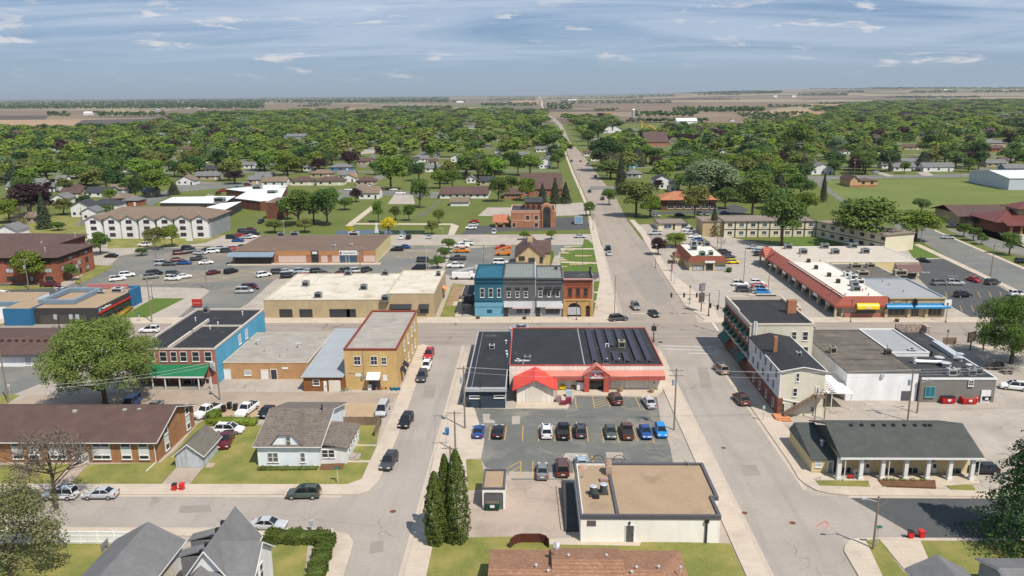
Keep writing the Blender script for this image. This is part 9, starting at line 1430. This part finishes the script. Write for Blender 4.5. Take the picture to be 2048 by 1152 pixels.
# ---------------------------------------------------------------- large trees close to the camera
def hero(px,py,V,F,kind,label,seed,nb,reach,h,r,twigs=0,name='tree',xy=None):
 p=P(px,py) if xy is None else Vector(xy);B=thing(name,(p.x,p.y,0),label,'tree');me=np_mesh('crown',V,F,LEAF[kind]);o=link(bpy.data.objects.new('crown',me));o.parent=B;t=trunk_mb(seed,h,r,nb,reach,twigs).mesh('trunk',BARK);o=link(bpy.data.objects.new('trunk',t));o.parent=B;return B
hb_=HT(208,818,636);V_,F_=crown_np(3,64000,.25,9.8,hb_*.5,hb_*.52,80,.74,.25);hero(212,816,V_,F_,'hero','very large light green maple behind the brown roofed brick apartments',3,9,6.5,8,.5)
V_,F_=crown_np(5,34000,.25,8.4,6.8,7.8,44,.7,.28);hero(2022,728,V_,F_,'heror','large dense green tree beyond the grey block building at the right edge',5,8,5,8,.45)
V_,F_=crown_np(8,5200,.2,4.8,4.6,7.4,30,.8,.3);hero(0,0,V_,F_,'bare','sparse bare branched tree at the left edge before the brick apartments',8,10,4.6,8.2,.3,3,xy=(-65.5,97.8,0))
V_,F_=crown_np(9,12000,.25,6.8,6.3,5.6,60,.74,.26);hero(0,0,V_,F_,'browngreen','budding brownish green tree in the bottom left corner beside the white fence',9,8,3.5,5.5,.3,1,xy=(-61.3,81.5,0))
rng=np.random.default_rng(4);V_,F_=cone_np(12,26000,.3,8.4,20.5,.8,.85,15);hero(0,0,V_,F_,'dark green','tall dark spreading conifer at the bottom right edge casting a wide shadow',12,8,3.5,12,.35,1,'conifer_tree',xy=(62.0,89.5,0))
for k,(px,py,w_,top,lb,sd) in enumerate(((872,1087,36,943,'front left cedar, shortest of the three tall columns',1),(893,1078,30,908,'slim middle cedar, behind the other two columns',2),(915,1082,42,899,'right hand cedar, widest of the three tall columns',3))):
 p=P(px,py);kk=Q((p.x,p.y,0))[2];h=HT(px,py,top);V_,F_=column_np(sd,9000,.2,w_*kk/FPX*.56,h);hero(px,py,V_,F_,'cedar',lb,sd,3,.5,h*.7,.15,0,'cedar_tree')
# hedges and shrubs
def hedge(name,label,pts,h,w_,kind='cedar',n=6500,cat='hedge'):
 rng=np.random.default_rng(len(pts)+n);V=[];N_=[]
 for a,c in zip(pts,pts[1:]):
  a=P(*a);c=P(*c);d=c-a;L_=d.length;d.normalize();nn=Vector((-d.y,d.x,0));m=int(n*L_/12)
  for i in range(m):
   s=rng.uniform(-.3,L_+.3);f=rng.integers(3);u=rng.uniform(-1,1);zz_=rng.uniform(.05,1);wob=1+.12*math.sin(s*2.1)+.08*math.sin(s*5)
   o_=(u,1.0) if f==0 else((-1)**f,zz_);p=a+d*s+nn*(o_[0]*w_/2*wob*rng.uniform(.85,1.05));V.append((p.x,p.y,o_[1]*h*wob*rng.uniform(.9,1.03)));N_.append((nn.x*o_[0]*(f!=0),nn.y*o_[0]*(f!=0),.4+(f==0)))
 Vq,Fq=leaves(rng,np.array(V),np.array(N_),.2);cv=[]
 for a,c in zip(pts,pts[1:]):a=P(*a);c=P(*c);d=(c-a).normalized();q=Vector((-d.y,d.x,0))*w_*.42;cv+=[(v.x,v.y,z) for z in(.02,h*.9) for v in(a-q,c-q,c+q,a+q)]
 k0=len(Vq);Vq=np.vstack([Vq,np.array(cv)]);Fq=np.vstack([Fq]+[np.array([(0,3,2,1),(4,5,6,7),(0,1,5,4),(1,2,6,5),(2,3,7,6),(3,0,4,7)])+k0+8*i for i in range(len(cv)//8)]);me=np_mesh(name,Vq,Fq,LEAF[kind]);o=link(bpy.data.objects.new(name,me));o['label']=label;o['category']=cat;ALL.append(o)
hedge('hedge','clipped L shaped green hedge around the bottom lawn',[(534,1082),(655,1084),(628,1175)],1.3,2.0);hedge('shrub_row','low green shrub row along the gravel yard behind the shed',[(418,848),(512,850)],1.2,1.8,'bright green',1200);hedge('flower_bed','low leafy flower bed under the cottage front wall',[(518,940),(632,939)],.45,.9,'olive green',700,'flower bed');hedge('shrub','bushy yellow green shrub beside the shed roof',[(421,846),(437,838)],2.0,2.0,'bright green',2400,'shrub')
hedge('shrub_row','rusty yellow shrubs along the charcoal bank side',[(228,642),(262,618)],.9,1.4,'golden',400);hedge('shrub','tall green shrub against the stone house wall',[(1098,530),(1103,515)],2.5,1.6,'bright green',900,'shrub');hedge('shrub_row','low shrubs below the brick apartment corner',[(168,545),(182,537)],1.2,2.2,'mid green',500);hedge('shrub','small round shrub at the restaurant corner',[(1456,545),(1459,543)],1.4,1.4,'dark green',900,'shrub')
for k,px in enumerate((1769,1783,1803,1823,1844)):
 hedge('hosta_plant',('first','second','third','fourth','fifth')[k]+' small leafy plant from the left in the porch bed',[(px-1.5,963),(px+1.5,963)],.45,.5,'bright green',1800,'plant')
# ================================================================ light spring haze over the farmland
hb=MB();hb.box(-25950,-59,-1.0,25950,29950,150.0);hz_=bpy.data.materials.new('haze_air');hz_.use_nodes=True;t=hz_.node_tree;t.nodes.clear();o_=t.nodes.new('ShaderNodeOutputMaterial');pv_=t.nodes.new('ShaderNodeVolumePrincipled');pv_.inputs['Density'].default_value=4.6e-5;pv_.inputs['Color'].default_value=(.80,.87,.95,1);pv_.inputs['Anisotropy'].default_value=.3;t.links.new(pv_.outputs[0],o_.inputs['Volume'])
hz_o=hb.build('haze',hz_);structure(hz_o,'stuff');hz_o['label']='thin pale haze over the distant farmland'
# ================================================================ labels: number the look-alikes from left to right
bpy.context.view_layer.update();by={}
for o in ALL:by.setdefault(o.get('label',''),[]).append(o)
ORD=['first','second','third','fourth','fifth','sixth','seventh','eighth','ninth','tenth','eleventh','twelfth']
for lb,os_ in by.items():
 if len(os_)<2:continue
 os_.sort(key=lambda o:Q(tuple(o.location))[0])
 if len(os_)<=12 and len(lb.split())<=13:
  for i,o in enumerate(os_):o['label']=f'{lb}, {ORD[i]} from left' if i<len(os_)-1 else f'{lb}, rightmost such one'
